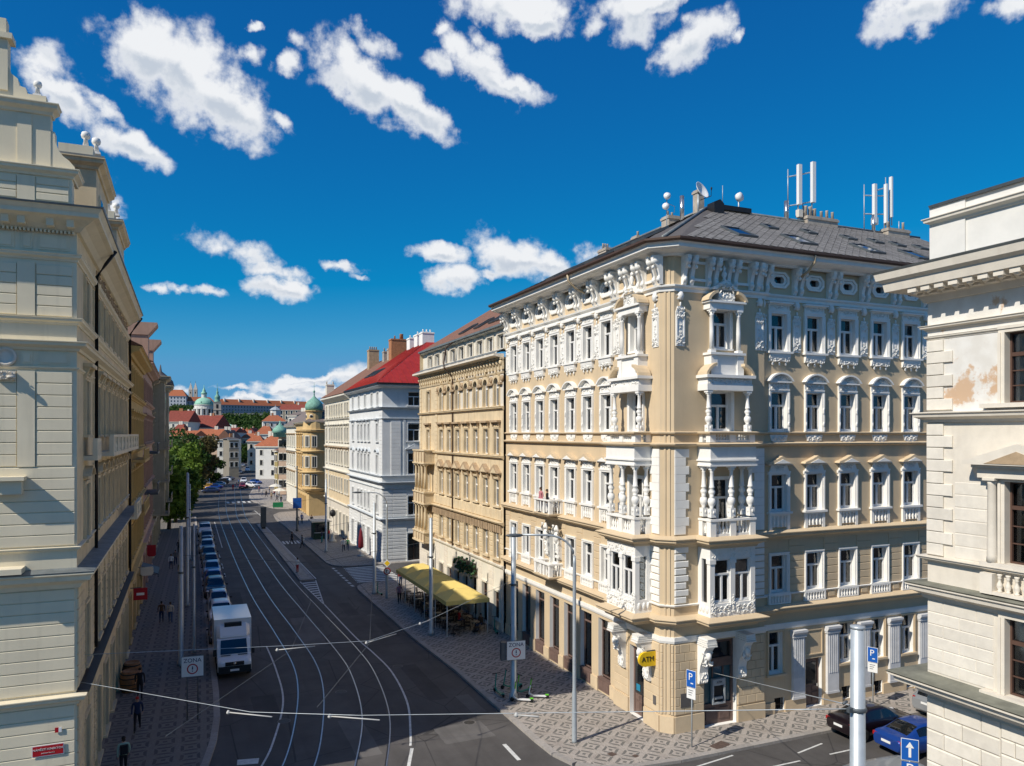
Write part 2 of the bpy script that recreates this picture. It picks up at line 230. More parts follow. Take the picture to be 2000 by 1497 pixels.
# ------------------------------------------------------------------ mesh helpers
class MB:
    def __init__(s): s.v=[];s.f=[];s.m=[];s.s=[]
    def add(s,vs,fs,m=0,smooth=False):
        n=len(s.v); s.v+=[tuple(v) for v in vs]; s.f+=[tuple(i+n for i in f) for f in fs]; s.m+=[m]*len(fs); s.s+=[smooth]*len(fs); return s
    def quad(s,a,b,c,d,m=0): return s.add((a,b,c,d),((0,1,2,3),),m)
    def box(s,x0,x1,y0,y1,z0,z1,m=0,t=None):
        vs=[(x,y,z) for z in (z0,z1) for y in (y0,y1) for x in (x0,x1)]
        if t is not None: vs=[t@Vector(v) for v in vs]
        return s.add(vs,((0,2,3,1),(4,5,7,6),(0,1,5,4),(2,6,7,3),(0,4,6,2),(1,3,7,5)),m)
    def cbox(s,x0,x1,y0,y1,z0,z1,c,m=0):
        # box whose front (y0) edges are chamfered: a rusticated block
        vs=[(x0,y1,z0),(x1,y1,z0),(x1,y1,z1),(x0,y1,z1),(x0,y0+c,z0),(x1,y0+c,z0),(x1,y0+c,z1),(x0,y0+c,z1),(x0+c,y0,z0+c),(x1-c,y0,z0+c),(x1-c,y0,z1-c),(x0+c,y0,z1-c)]
        return s.add(vs,((8,9,10,11),(4,5,9,8),(5,6,10,9),(6,7,11,10),(7,4,8,11),(0,1,5,4),(1,2,6,5),(2,3,7,6),(3,0,4,7)),m)
    def lathe(s,x,y,z,prof,n=10,m=0,smooth=True,ax=None):
        vs=[];fs=[]
        for r,h in prof:
            for k in range(n):
                a=2*math.pi*k/n; p=Vector((r*math.cos(a),r*math.sin(a),h))
                if ax is not None: p=ax@p
                vs.append((x+p.x,y+p.y,z+p.z))
        for i in range(len(prof)-1):
            for k in range(n): fs.append((i*n+k,i*n+(k+1)%n,(i+1)*n+(k+1)%n,(i+1)*n+k))
        if prof[0][0]>1e-4: fs.append(tuple(range(n-1,-1,-1)))
        if prof[-1][0]>1e-4: fs.append(tuple(len(prof)*n-n+k for k in range(n)))
        return s.add(vs,fs,m,smooth)
    def blob(s,x,y,z,rx,ry,rz,m=0,n=6,k=4):
        vs=[(x,y,z-rz)];fs=[]
        for i in range(1,k):
            a=math.pi*i/k
            for j in range(n):
                b=2*math.pi*(j+.5*(i%2))/n; vs.append((x+rx*math.sin(a)*math.cos(b),y+ry*math.sin(a)*math.sin(b),z-rz*math.cos(a)))
        vs.append((x,y,z+rz)); L=len(vs)-1
        for j in range(n):
            fs.append((0,1+(j+1)%n,1+j)); fs.append((L,L-n+j,L-n+(j+1)%n))
            for i in range(k-2): a=1+i*n; fs.append((a+j,a+(j+1)%n,a+n+(j+1)%n,a+n+j))
        return s.add(vs,fs,m,True)
    def tube(s,pts,r,n=6,m=0,r2=None,smooth=True):
        pts=[Vector(p) for p in pts]; vs=[];fs=[];L=len(pts)
        for i,p in enumerate(pts):
            d=(pts[min(i+1,L-1)]-pts[max(i-1,0)]).normalized()
            u=d.cross(Vector((0,0,1)) if abs(d.z)<.95 else Vector((1,0,0))).normalized(); w=d.cross(u)
            rr=r if r2 is None else r+(r2-r)*i/(L-1)
            for k in range(n):
                a=2*math.pi*k/n; vs.append(p+u*(rr*math.cos(a))+w*(rr*math.sin(a)))
        for i in range(L-1):
            for k in range(n): fs.append((i*n+k,i*n+(k+1)%n,(i+1)*n+(k+1)%n,(i+1)*n+k))
        fs.append(tuple(range(n-1,-1,-1))); fs.append(tuple((L-1)*n+k for k in range(n)))
        return s.add(vs,fs,m,smooth)
    def prism(s,poly,a0,a1,axis='y',m=0,smooth=False):
        # polygon extruded along an axis; poly holds the two other coordinates in order
        def P(p,a): return (p[0],a,p[1]) if axis=='y' else ((a,p[0],p[1]) if axis=='x' else (p[0],p[1],a))
        n=len(poly); vs=[P(p,a0) for p in poly]+[P(p,a1) for p in poly]
        s.add(vs,[tuple(range(n)),tuple(range(2*n-1,n-1,-1))],m)
        return s.add(vs,[(i,i+n,(i+1)%n+n,(i+1)%n) for i in range(n)],m,smooth)
    def sweep(s,path,prof,m=0,closed=False):
        # profile [(out,z)] carried along an xy path, outside on the right hand, mitred at its corners
        P=[Vector(p) for p in path]; n=len(P); k=len(prof); vs=[]
        for i in range(n):
            d0=(P[i]-P[i-1]).normalized() if (i>0 or closed) else None
            d1=(P[(i+1)%n]-P[i]).normalized() if (i<n-1 or closed) else None
            if d0 is None: d0=d1
            if d1 is None: d1=d0
            n0=Vector((d0.y,-d0.x)); n1=Vector((d1.y,-d1.x)); q=1+n0.dot(n1); mi=(n0+n1)/(q if q>.2 else .2)
            for o,z in prof: vs.append((P[i].x+mi.x*o,P[i].y+mi.y*o,z))
        fs=[]
        for i in range(n if closed else n-1):
            a=i*k;b=((i+1)%n)*k
            for j in range(k): fs.append((a+j,b+j,b+(j+1)%k,a+(j+1)%k))
        if not closed: fs+= [tuple(range(k)),tuple((n-1)*k+j for j in range(k-1,-1,-1))]
        return s.add(vs,fs,m)
    def mesh(s,name,mats,fix=False):
        me=D.meshes.new(name); me.from_pydata(s.v,[],s.f)
        for x in (mats if isinstance(mats,(list,tuple)) else [mats]): me.materials.append(x)
        me.polygons.foreach_set('material_index',s.m); me.polygons.foreach_set('use_smooth',s.s)
        me.update(); return me
def ob(name,me,par=None,loc=(0,0,0),rz=0,rot=None):
    o=D.objects.new(name,me); COL.objects.link(o); o.location=loc
    o.rotation_euler=rot if rot else (0,0,rz)
    if par is not None: o.parent=par
    return o
def part(mb,name,mats,par=None,loc=(0,0,0),rz=0,rot=None): return ob(name,mb.mesh(name,mats),par,loc,rz,rot)
def tag(o,label=None,cat=None,group=None,kind=None):
    for k,v in (('label',label),('category',cat),('group',group),('kind',kind)):
        if v: o[k]=v
    return o
def thing(name,label,cat,loc=(0,0,0),rz=0,group=None): return tag(ob(name,None,None,loc,rz),label,cat,group)
def struct(mb,name,mats,loc=(0,0,0)): return tag(part(mb,name,mats,None,loc),kind='structure')
def clone(root,loc,rz=0,label=None):
    r=root.copy(); COL.objects.link(r); r.location=loc; r.rotation_euler=(0,0,rz)
    if label: r['label']=label
    for ch in KIDS[root.name]:
        c=ch.copy(); COL.objects.link(c); c.parent=r
        for g in KIDS.get(ch.name,()):
            d=g.copy(); COL.objects.link(d); d.parent=c
    return r
KIDS={}
def remember(root):
    KIDS[root.name]=list(root.children)
    for c in root.children: KIDS[c.name]=list(c.children)
    return root
CACHE={}
def cached(key,fn):
    if key not in CACHE: CACHE[key]=fn()
    return CACHE[key]
def text_mesh(s,size,matl,ext=.004,align='CENTER'):
    cu=D.curves.new('lettering','FONT'); cu.body=s; cu.size=size; cu.extrude=ext; cu.align_x=align; cu.align_y='CENTER'; cu.resolution_u=3
    o=D.objects.new('lettering_tmp',cu); COL.objects.link(o)
    me=D.meshes.new_from_object(o.evaluated_get(bpy.context.evaluated_depsgraph_get())); D.objects.remove(o); me.materials.clear(); me.materials.append(matl); return me
def ground_at(u,d): # world x, y of the place seen at image column u (2000 wide) and at distance d along the view axis
    a=(u-1000)/1490.0; return (d*(SN+a*CS),d*(CS-a*SN))
def height_at(v,d): return 15+(847-v)/1490.0*d
# ================================================================== the setting
def spline(pts,step=1.0):
    P=[Vector(p) for p in pts]; out=[]
    for i in range(len(P)-1):
        a=P[max(i-1,0)];b=P[i];c=P[i+1];d=P[min(i+2,len(P)-1)]; n=max(2,int((c-b).length/step))
        for k in range(n):
            t=k/n; out.append(.5*((2*b)+(c-a)*t+(2*a-5*b+4*c-d)*t*t+(3*b-a-3*c+d)*t**3))
    out.append(P[-1]); return out
def ribbon(mb,pts,off,w,z,m=0):
    n=len(pts); vs=[]
    for i,p in enumerate(pts):
        d=(pts[min(i+1,n-1)]-pts[max(i-1,0)]).normalized(); q=Vector((d.y,-d.x))
        for o in (off-w/2,off+w/2): vs.append((p.x+q.x*o,p.y+q.y*o,z))
    mb.add(vs,[(2*i,2*i+1,2*i+3,2*i+2) for i in range(n-1)],m)
m=MB()   # terrain: flat town, rising to the castle hill far off
import itertools
HILL=lambda x,y:(lambda f: 0 if f<620 else 52*(lambda t:t*t*(3-2*t))(min(1,(f-620)/780)))(x*SN+y*CS)*(1 if x<900 else max(0,1-(x-900)/600))
xs=[-4000,-1500,-700,-300,0,200,400,600,800,1000,1400,2200,4500]; ys=[-3000,-800,-100,0,300,500,600,700,800,900,1000,1100,1200,1300,1400,1600,2000,3000,5500]
vs=[(x,y,-.16+HILL(x,y)) for y in ys for x in xs]; k=len(xs)
m.add(vs,[(j*k+i,j*k+i+1,(j+1)*k+i+1,(j+1)*k+i) for j in range(len(ys)-1) for i in range(k-1)])
struct(m,'ground',GRND)
m=MB(); m.add([(-60,-40,-.12),(90,-40,-.12),(90,30,-.12),(60,95,-.12),(24,160,-.12),(40,420,-.12),(60,640,-.12),(30,640,-.12),(4,300,-.12),(-12,170,-.12),(-10,60,-.12),(-60,30,-.12)],[tuple(range(12))])
road=struct(m,'road',ASPH)
TC1=spline([(-4,22.5),(-.6,26),(1.3,28.4),(3.0,31.4),(4.5,35.2),(5.6,39.5),(6.7,45.9),(7.1,51.8),(6.85,60.4),(6.2,78),(5.95,113),(6.35,158),(9,220)])
TC2=spline([(.2,21),(3.4,25.6),(5.2,28.6),(6.5,31.3),(7.55,34),(9.3,40.4),(10.2,47.8),(10.28,54),(9.8,66.8),(9.25,86),(9.0,136),(9.6,160),(12.6,220)])
for c in (TC1,TC2):
    for o in (-.7175,.7175):
        m=MB(); ribbon(m,c,o,.06,-.113,0); ribbon(m,c,o+.065*(1 if o<0 else -1),.05,-.116,1)
        struct(m,'tram_rail',[RAIL,BLK])
def marking(mb): return part(mb,'marking',PAINT,road)
Zm=-.115
def mline(pts,w=.13,dash=None):
    P=spline(pts,.5)
    if not dash: m=MB(); ribbon(m,P,0,w,Zm); marking(m); return
    i=0;n=int(dash[0]/.5);g=int(dash[1]/.5)
    while i+n<len(P): m=MB(); ribbon(m,P[i:i+n+1],0,w,Zm); marking(m); i+=n+g
mline([(9.95,35.9),(10.35,37.3),(11.4,41.8),(11.95,47.5),(11.82,52.1),(11.5,57),(11.18,68.6)],.11)
mline([(9.0,33.0),(9.95,35.6)],.16)
mline([(3.0,36.0),(3.85,38.8),(5.0,44.7),(5.25,50.7),(5.2,56.7)],.10)
mline([(3.75,86),(3.7,105)],.1,(3,3)); mline([(4.3,108),(4.35,140)],.1)
for k in range(10):   # zebra over the side street
    y=77.3+.93*k; m=MB(); m.quad((15.9+.03*k,y,Zm),(20.6,y,Zm),(20.6,y+.5,Zm),(15.9+.03*k,y+.5,Zm)); marking(m)
for k in range(8): m=MB(); y=75.5+1.5*k; m.quad((15.0,y,Zm),(15.28,y,Zm),(15.22,y+.8,Zm),(14.94,y+.8,Zm)); marking(m)
for k in range(9):    # hatching before the island
    y=70.2+1.08*k; f=(y-68.7)/11.4; x0=11.16-.5*f; x1=11.16+1.0*f; m=MB(); m.quad((x0,y,Zm),(x1,y+.1,Zm),(x1,y+.55,Zm),(x0,y+.45,Zm)); marking(m)
mline([(11.16,68.7),(10.62,80)],.1); mline([(11.16,68.7),(12.2,80.2)],.1)
mline([(12.35,81),(12.1,100),(11.9,120),(11.75,132)],.12)
for k in range(6): m=MB(); x=12.2+.48*k; m.quad((x,108,Zm),(x+.28,108,Zm),(x+.28,111,Zm),(x,111,Zm)); marking(m)
for k in range(7): m=MB(); x=8+1.1*k; m.quad((x,176,Zm),(x+.55,176,Zm),(x+.55,180,Zm),(x,180,Zm)); marking(m)
mline([(12.6,142),(12.2,158)],.12); m=MB(); m.quad((5,151.5,Zm),(13.6,150.6,Zm),(13.6,151.1,Zm),(5,152,Zm)); marking(m)
m=MB(); m.quad((2.1,36.9,Zm),(3.0,36.7,Zm),(3.1,37.3,Zm),(2.15,37.5,Zm)); marking(m)
m=MB(); m.quad((14.05,32.35,Zm),(14.25,32.35,Zm),(14.3,34.3,Zm),(14.1,34.3,Zm)); marking(m)
m=MB(); m.quad((17.9,26.4,Zm),(20.8,27.9,Zm),(20.6,28.3,Zm),(17.7,26.8,Zm)); marking(m)
mline([(21.2,28.55),(23.6,28.9)],.1); mline([(26.6,27.9),(28.5,28.3)],.1); mline([(21.5,27.2),(30,27.2)],.1,(1.5,1.5))
# mended patches and iron covers in the asphalt
PATCH=asphalt('asphalt_mended',(.062,.058,.056),0); PATCL=asphalt('asphalt_worn',(.125,.118,.112),0)
r_=random.Random(21)
for x,y,w,l,k in ((13.2,45,1.1,7,0),(14.2,58,.9,4.5,0),(4.0,44.5,1.3,3.2,0),(12.9,36.5,2.6,2.2,1),(8.5,60,1.6,9,1),(13.6,92,1.2,11,0),(4.2,70,.9,14,0),(14.6,40.2,.8,3,1),(22,26.5,4,1.1,0),(18.5,24,1.4,2.2,1),(7.9,38,1.2,5,1),(12.8,66,1.0,5,0)):
    m=MB(); n=10; P=[(x+w*.5*math.cos(a)*(1+.0)+0,y) for a in (0,)]; Q=[]
    for i in range(n*4):
        s=i/(n*4)*4; e=int(s); f=s-e; q=[(-.5+f,-.5),(.5,-.5+f),(.5-f,.5),(-.5,.5-f)][e]; Q.append((x+q[0]*w+r_.uniform(-.03,.03),y+q[1]*l+r_.uniform(-.03,.03),-.117))
    m.add(Q,[tuple(range(len(Q)))]); part(m,'asphalt_patch',PATCH if k==0 else PATCL,road)
for x,y in ((13.6,37.6),(12.6,48.5),(4.7,41.6),(14.1,63),(8.3,45),(4.4,64),(13.3,82),(8.2,96),(20.2,25.2),(26,24.2)):
    m=MB(); m.lathe(0,0,-.125,[(.34,0),(.34,.011),(0,.011)],18,0,False); m.lathe(0,0,-.115,[(.30,0),(.27,.004),(0,.004)],18,1,False); part(m,'manhole_cover',[mat('cover_ring',(.16,.15,.14),.8,.2,5),mat('cast_iron',(.05,.048,.046),.5,.2,9,.4,metal=.3)],road,(x,y,0))
def slab(name,poly,matl,z=-.004):
    m=MB(); n=len(poly); m.add([(x,y,z) for x,y in poly]+[(x,y,-.3) for x,y in poly],[tuple(range(n))]+[(i,i+n,(i+1)%n+n,(i+1)%n) for i in range(n)]); return struct(m,name,matl)
KR=[(60,29.5),(24,29.47),(20.9,29.46),(18.6,29.7),(17.2,30.1),(16.4,30.9),(16.03,32.2),(15.95,34),(15.95,45.8),(15.6,54.3),(15.5,66),(15.45,73.5),(15.7,75),(16.6,76.0),(18.5,76.4),(60,76.4)]
pr=slab('pavement',KR+[(60,50)],PAVE)
K3=[(60,86.9),(18,86.9),(16.4,87.2),(15.5,88.1),(15.2,90),(15.1,105),(14.92,129),(14.6,139),(15,147),(16.5,151),(20,152.5),(60,152.5)]
p3=slab('pavement',K3,PAVE)
KL=[(1.25,150),(1.33,90),(1.4,57),(1.42,47.5),(1.33,43.3),(1.05,40),(.62,37.3),(-.4,34.2),(-2.2,31.8),(-5,30.5),(-40,30)]
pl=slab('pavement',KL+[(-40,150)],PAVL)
K1=[(60,20.8),(26,20.8),(24,20.5),(22.3,19.6),(21.4,18),(21.2,14),(21.2,-20)]
p1=slab('pavement',K1+[(60,-20)],PAVE)
K5=[(60,158),(19,158),(16.3,160),(14.6,168),(13.4,182),(14.2,196),(17.5,225),(27,300),(60,300)]
p5=slab('plaza_pavement',K5,PAVE)
isl=[(10.67,133),(10.64,106),(10.66,80.4),(12.05,80.4),(11.95,100),(11.6,133)]
pi=slab('traffic_island',isl,CONC)
def kerbs(par,poly,a,b,cut=400):
    P=[Vector(p) for p in poly[a:b+1]]; rest=MB()
    for i in range(len(P)-1):
        d=P[i+1]-P[i]; L=d.length; n=max(1,round(L/1.05)); d=d/L; ang=math.atan2(d.y,d.x)
        for k in range(n):
            p=P[i]+d*(L*k/n)
            if cut>p.y and p.x<44:
                l=round(L/n,2); me=cached(('kerb',l),lambda:MB().box(.006,l-.006,-.30,.03,-.25,.012).mesh('kerb_stone',KERB))
                ob('kerb_stone',me,par,(p.x,p.y,random.uniform(-.004,.004)),ang)
            else:
                rest.box(.006,L/n-.006,-.30,.03,-.25,.012,0,Matrix.Translation((p.x,p.y,0))@Matrix.Rotation(ang,4,'Z'))
    if rest.v: tag(part(rest,'kerb_row',KERB,par),kind='stuff')
kerbs(pr,KR[::-1],0,len(KR)-1,77); kerbs(p3,K3[::-1],0,len(K3)-1,100)
kerbs(pl,KL[::-1],0,len(KL)-1,84); kerbs(p1,K1[::-1],0,len(K1)-1); kerbs(pi,isl[::-1]+isl[-1:],0,len(isl),100); kerbs(p5,K5[::-1],0,len(K5)-1,0)
# lids in the pavement and road
for i,(x,y,w,d,matl,z) in enumerate([(23.6,29.85,1.0,.55,'iron_lid',-.002),(18.3,31.0,.35,.35,'iron_lid',-.002),(19.2,30.4,.25,.25,'iron_lid',-.002)]):
    m=MB().box(-w/2,w/2,-d/2,d/2,-.05,.008); part(m,'iron_lid',mat('rusty_iron',(.11,.075,.06),.8,.2,6,.2),pr,(x,y,z),.3)
# ================================================================== facades
class Fac:
    """One facade: s runs to the right as seen from outside, z up; y of a part's mesh points into the wall."""
    def __init__(f,root,ox,oy,phi,name='wall'):
        f.root=root; f.ox=ox; f.oy=oy; f.phi=phi; f.c=math.cos(phi); f.s=math.sin(phi); f.holes=[]; f.name=name
    def loc(f,s,z,out=0): return (f.ox+f.c*s+f.s*out, f.oy+f.s*s-f.c*out, z)
    def put(f,me,name,s=0,z=0,out=0,par=None): return ob(name,me,f.root,f.loc(s,z,out),f.phi)
    def mb(f,mb,name,mats,s=0,z=0,out=0): return f.put(mb.mesh(name,mats),name,s,z,out)
    def sub(f,me,name,par,off=(0,0,0)): return ob(name,me,par,off)
    def wall(f,s0,s1,z0,z1,mats,depth=.3,holes=None,name=None):
        H=[h for h in (f.holes if holes is None else holes)]
        xs=sorted({round(v,4) for v in [s0,s1]+[a for h in H for a in h[:2]] if s0<=v<=s1}); zs=sorted({round(v,4) for v in [z0,z1]+[a for h in H for a in h[2:4]] if z0<=v<=z1})
        m=MB()
        for i in range(len(xs)-1):
            run=None
            for j in range(len(zs)-1):
                cx=(xs[i]+xs[i+1])/2; cz=(zs[j]+zs[j+1])/2
                inside=any(h[0]<cx<h[1] and h[2]<cz<h[3] for h in H)
                if not inside and run is None: run=zs[j]
                if inside and run is not None: m.quad((xs[i],0,run),(xs[i+1],0,run),(xs[i+1],0,zs[j]),(xs[i],0,zs[j])); run=None
            if run is not None: m.quad((xs[i],0,run),(xs[i+1],0,run),(xs[i+1],0,zs[-1]),(xs[i],0,zs[-1]))
        for h in H:
            a,b,c,d=h[:4]
            if a>=s0-1e-3 and b<=s1+1e-3 and c>=z0-1e-3 and d<=z1+1e-3:
                for q in (((a,0,c),(a,depth,c),(a,depth,d),(a,0,d)),((b,0,c),(b,0,d),(b,depth,d),(b,depth,c)),((a,0,d),(a,depth,d),(b,depth,d),(b,0,d)),((a,0,c),(b,0,c),(b,depth,c),(a,depth,c))): m.quad(*q,1)
        if not isinstance(mats,(list,tuple)): mats=[mats,mats]
        return f.mb(m,name or f.name,mats)
    def window(f,s,z,w,h,style,depth=.22,frame=None,surround=None,sname='window',pane=None,curtain=True,zoff=0):
        """hole, surround (the part), and under it frame, pane and curtain"""
        f.holes.append((s-w/2,s+w/2,z,z+h))
        fm=frame or WFR
        sm=surround or cached(('plain',w,h),lambda:plain_surround(w,h))
        o=f.put(sm,sname,s,z)
        f.sub(cached(('frame',style,round(w,3),round(h,3),fm.name),lambda:frame_mesh(style,w,h,fm)),'frame',o,(0,depth-.06,0))
        f.sub(cached(('pane',round(w,3),round(h,3),(pane or GLC).name),lambda:MB().box(-w/2+.02,w/2-.02,0,.012,.02,h-.02).mesh('pane',pane or GLC)),'pane',o,(0,depth,0)).rotation_euler=(random.uniform(-.012,.012),0,random.uniform(-.03,.03))
        if curtain: f.sub(cached(('curtain',round(w,3),round(h,3),int(curtain)),lambda:curtain_mesh(w,h,int(curtain))),'curtain',o,(0,depth+.10,0))
        return o
def plain_surround(w,h):
    return MB().box(-w/2-.05,w/2+.05,-.09,.05,-.08,-.002).mesh('window',WHT)
def frame_mesh(style,w,h,fm):
    m=MB(); t=.06; a=w/2; y0,y1=-.03,.05
    m.box(-a,-a+t,y0,y1,0,h); m.box(a-t,a,y0,y1,0,h); m.box(-a+t,a-t,y0,y1,0,t); m.box(-a+t,a-t,y0,y1,h-t,h)
    if style=='cas':       # two casements under a transom
        zt=h*.64; m.box(-a+t,a-t,y0-.02,y1,zt,zt+.085); m.box(-.045,.045,y0-.012,y1,t,zt)
        for x0,x1 in ((-a+t,-.045),(.045,a-t)):
            m.box(x0,x0+.03,y0+.02,y1,t,zt); m.box(x1-.03,x1,y0+.02,y1,t,zt); m.box(x0+.03,x1-.03,y0+.02,y1,t,t+.07); m.box(x0+.03,x1-.03,y0+.02,y1,zt-.035,zt)
        m.box(-a+t,-a+t+.04,y0+.02,y1,zt+.085,h-t); m.box(a-t-.04,a-t,y0+.02,y1,zt+.085,h-t)
    elif style=='grid':
        zt=h*.66; m.box(-a+t,a-t,y0-.02,y1,zt,zt+.12); m.box(-.05,.05,y0,y1,t,zt)
        for z in (zt*.36,zt*.68): m.box(-a+t,a-t,y0+.02,y1,z,z+.035)
    elif style=='shop':
        m.box(-a+t,a-t,y0,y1,h*.80,h*.80+.08)
    elif style=='shop2':
        m.box(-a+t,a-t,y0,y1,h*.74,h*.74+.08); m.box(-.04,.04,y0,y1,t,h*.74)
    elif style=='two':
        m.box(-.04,.04,y0,y1,t,h-t)
    elif style=='far':
        m.box(-a+t,a-t,y0,y1,h*.62,h*.62+.12); m.box(-.05,.05,y0,y1,t,h*.62)
    return m.mesh('frame',fm)
def curtain_mesh(w,h,k):
    m=MB(); rnd=random.Random(k*7+int(w*100))
    def pl(x0,x1,z0,z1):
        n=max(4,int((x1-x0)/.05)); vs=[]
        for i in range(n+1):
            x=x0+(x1-x0)*i/n; y=.03*math.sin(i*1.9)+rnd.uniform(-.008,.008); vs+=[(x,y,z0),(x,y,z1)]
        m.add(vs,[(2*i,2*i+2,2*i+3,2*i+1) for i in range(n)],0,True)
    if k==1: pl(-w/2,-w*.13,.02,h); pl(w*.22,w/2,.02,h)
    elif k==2: pl(-w/2,w/2,h*.66,h); pl(-w/2,-w*.28,.02,h*.66); pl(w*.30,w/2,.02,h*.66)
    elif k==3: pl(-w/2,w*.1,.02,h)
    elif k==4: pl(-w/2,w/2,.02,h*.5)
    else: pl(-w/2,w/2,.02,h)
    return m.mesh('curtain',CURT)
def baluster(m,x,y,z,h,r=.07,mi=0,n=6):
    m.lathe(x,y,z,[(r*.75,0),(r*.75,h*.08),(r*.45,h*.12),(r*.95,h*.32),(r*.8,h*.45),(r*.4,h*.62),(r*.4,h*.72),(r*.7,h*.78),(r*.45,h*.84),(r*.75,h*.92),(r*.75,h)],n,mi)
def stucco(m,x0,x1,z0,z1,y,n,seed=0,mi=0,sz=.07,proud=.05):
    """carved relief: scrolls and leaves as small lumps standing proud of the face, mirrored about the middle"""
    r=random.Random(seed); cx=(x0+x1)/2
    for k in range(int(n*1.7)):
        x=r.uniform(x0,cx); z=r.uniform(z0,z1); a=r.uniform(.22,.5)*sz; b=r.uniform(.7,1.5)*sz; t=r.uniform(-1.3,1.3); p=proud*r.uniform(.55,1.1)
        for s in (1,-1):    # a curled leaf: a keeled lozenge, tip bent over
            ct,st=math.cos(t*s),math.sin(t*s); o=(x if s>0 else 2*cx-x)
            P=[(0,-b,0),(a,-b*.2,.25),(a*.8,b*.5,.35),(0,b,.2),(-a*.8,b*.5,.35),(-a,-b*.2,.25),(0,b*.1,1.0),(0,b*.65,.9)]
            m.add([(o+u*ct-w*st,y-h*p,z+u*st+w*ct) for u,w,h in P],[(0,1,6),(1,2,7,6),(2,3,7),(3,4,7),(4,5,6,7),(5,0,6)],mi)
        if k%5==0:
            for s in (1,-1): m.blob(x if s>0 else 2*cx-x,y-p*.3,z,sz*.5,p*.8,sz*.5,mi,6,4)
def seg_arch(w,rise,n=10):
    rad=(w*w/4+rise*rise)/(2*rise); a0=math.asin(w/2/rad); return [(rad*math.sin(-a0+2*a0*i/n),rad*math.cos(-a0+2*a0*i/n)-rad*math.cos(a0)) for i in range(n+1)]
# ================================================================== the ornate tan corner building
MB0=(21.9,31.9,0)
B1=thing('apartment_building','tan corner apartment building with white stucco ornament, oriel loggias and grey slate roof','building',MB0)
FW=Fac(B1,.2,21.1,R(-90)); FR=Fac(B1,0,4.9,R(-90)); FC=Fac(B1,0,.5,R(-45)); FS=Fac(B1,.5,0,0); FT=Fac(B1,6.2,.2,0)
def cornice_top(m,w,z,o1=.15,o2=.28,hh=.15,mi=0):
    m.box(-w/2-.06,w/2+.06,-o1,0,z,z+hh*.45,mi); m.box(-w/2-.12,w/2+.12,-o2,0,z+hh*.45,z+hh,mi)
def architrave(m,w,h,t=.17,o=.09,mi=0,ear=0):
    a=w/2
    for s in (-1,1):
        x0,x1=sorted((s*a,s*(a+t))); m.box(x0,x1,-o,0,0,h,mi)
        x0,x1=sorted((s*(a+t*.55),s*(a+t))); m.box(x0,x1,-o-.035,-o,0,h,mi)
    m.box(-a-t-ear,a+t+ear,-o,0,h,h+t,mi); m.box(-a-t-ear,a+t+ear,-o-.035,-o,h+t*.55,h+t,mi)
def sill(m,w,o=.2,mi=0): m.box(-w/2-.26,w/2+.26,-o,.05,-.11,-.003,mi)
def s4(w,h,sd=1):
    m=MB(); architrave(m,w,h,.2); m.box(-w/2-.16,w/2+.16,-.07,0,h+.2,h+.46,0); stucco(m,-w/2-.1,w/2+.1,h+.25,h+.42,-.07,9,sd,1,.07,.06)
    cornice_top(m,w+.34,h+.46,.16,.3,.16); sill(m,w+.05,.24)
    m.prism([(-.0,-.11),(-.19,-.11),(-.16,-.3),(-.1,-.52),(0,-.55)],-w/2-.16,w/2+.16,'x',0)
    stucco(m,-w/2-.1,w/2+.1,-.55,-.25,-.13,9,sd+5,1,.075,.06)
    for x in (-w*.42,0,w*.42): m.blob(x,-.06,-.66,.07,.06,.11,1)
    return m.mesh('window',[WHT,WHO])
def arch_ring(m,w,rise,z,o0,o1,t=.12,mi=0):
    P=seg_arch(w,rise,10); Q=seg_arch(w-2*t,rise-t*.75,10); n=len(P)
    for i in range(n-1):
        a,b,c,d=P[i],P[i+1],Q[i+1],Q[i]
        for y in (-o1,-o0): m.quad((a[0],y,z+a[1]),(b[0],y,z+b[1]),(c[0],y,z+c[1]),(d[0],y,z+d[1]),mi)
        m.quad((a[0],-o0,z+a[1]),(b[0],-o0,z+b[1]),(b[0],-o1,z+b[1]),(a[0],-o1,z+a[1]),mi); m.quad((d[0],-o0,z+d[1]),(c[0],-o0,z+c[1]),(c[0],-o1,z+c[1]),(d[0],-o1,z+d[1]),mi)
    for p,q in ((P[0],Q[0]),(P[-1],Q[-1])): m.quad((p[0],-o0,z+p[1]),(p[0],-o1,z+p[1]),(q[0],-o1,z+q[1]),(q[0],-o0,z+q[1]),mi)
def s3(w,h,sd=2):
    m=MB(); architrave(m,w,h,.16); a=w/2+.16
    m.box(-a,a,-.07,0,h+.16,h+.5,0); stucco(m,-w/2,w/2,h+.2,h+.46,-.07,10,sd,1,.075,.07)
    m.box(-a-.06,a+.06,-.22,0,h+.5,h+.58,0); W2=w+.62
    arch_ring(m,W2,.46,h+.58,-.02,.30,.11,0)
    P=seg_arch(W2-.2,.38,8); m.add([(p[0],-.08,h+.58+p[1]) for p in P],[tuple(range(len(P)))],0)
    stucco(m,-.3,.3,h+.62,h+.85,-.08,6,sd+3,1,.08,.07)
    for s in (-1,1):
        for z in (h*.18,h*.5,h*.55): m.blob(s*(w/2+.09),-.11,z,.07,.05,.14,1)
    m.box(-w/2-.2,w/2+.2,-.1,.05,-.07,-.003,0); return m.mesh('window',[WHT,WHO])
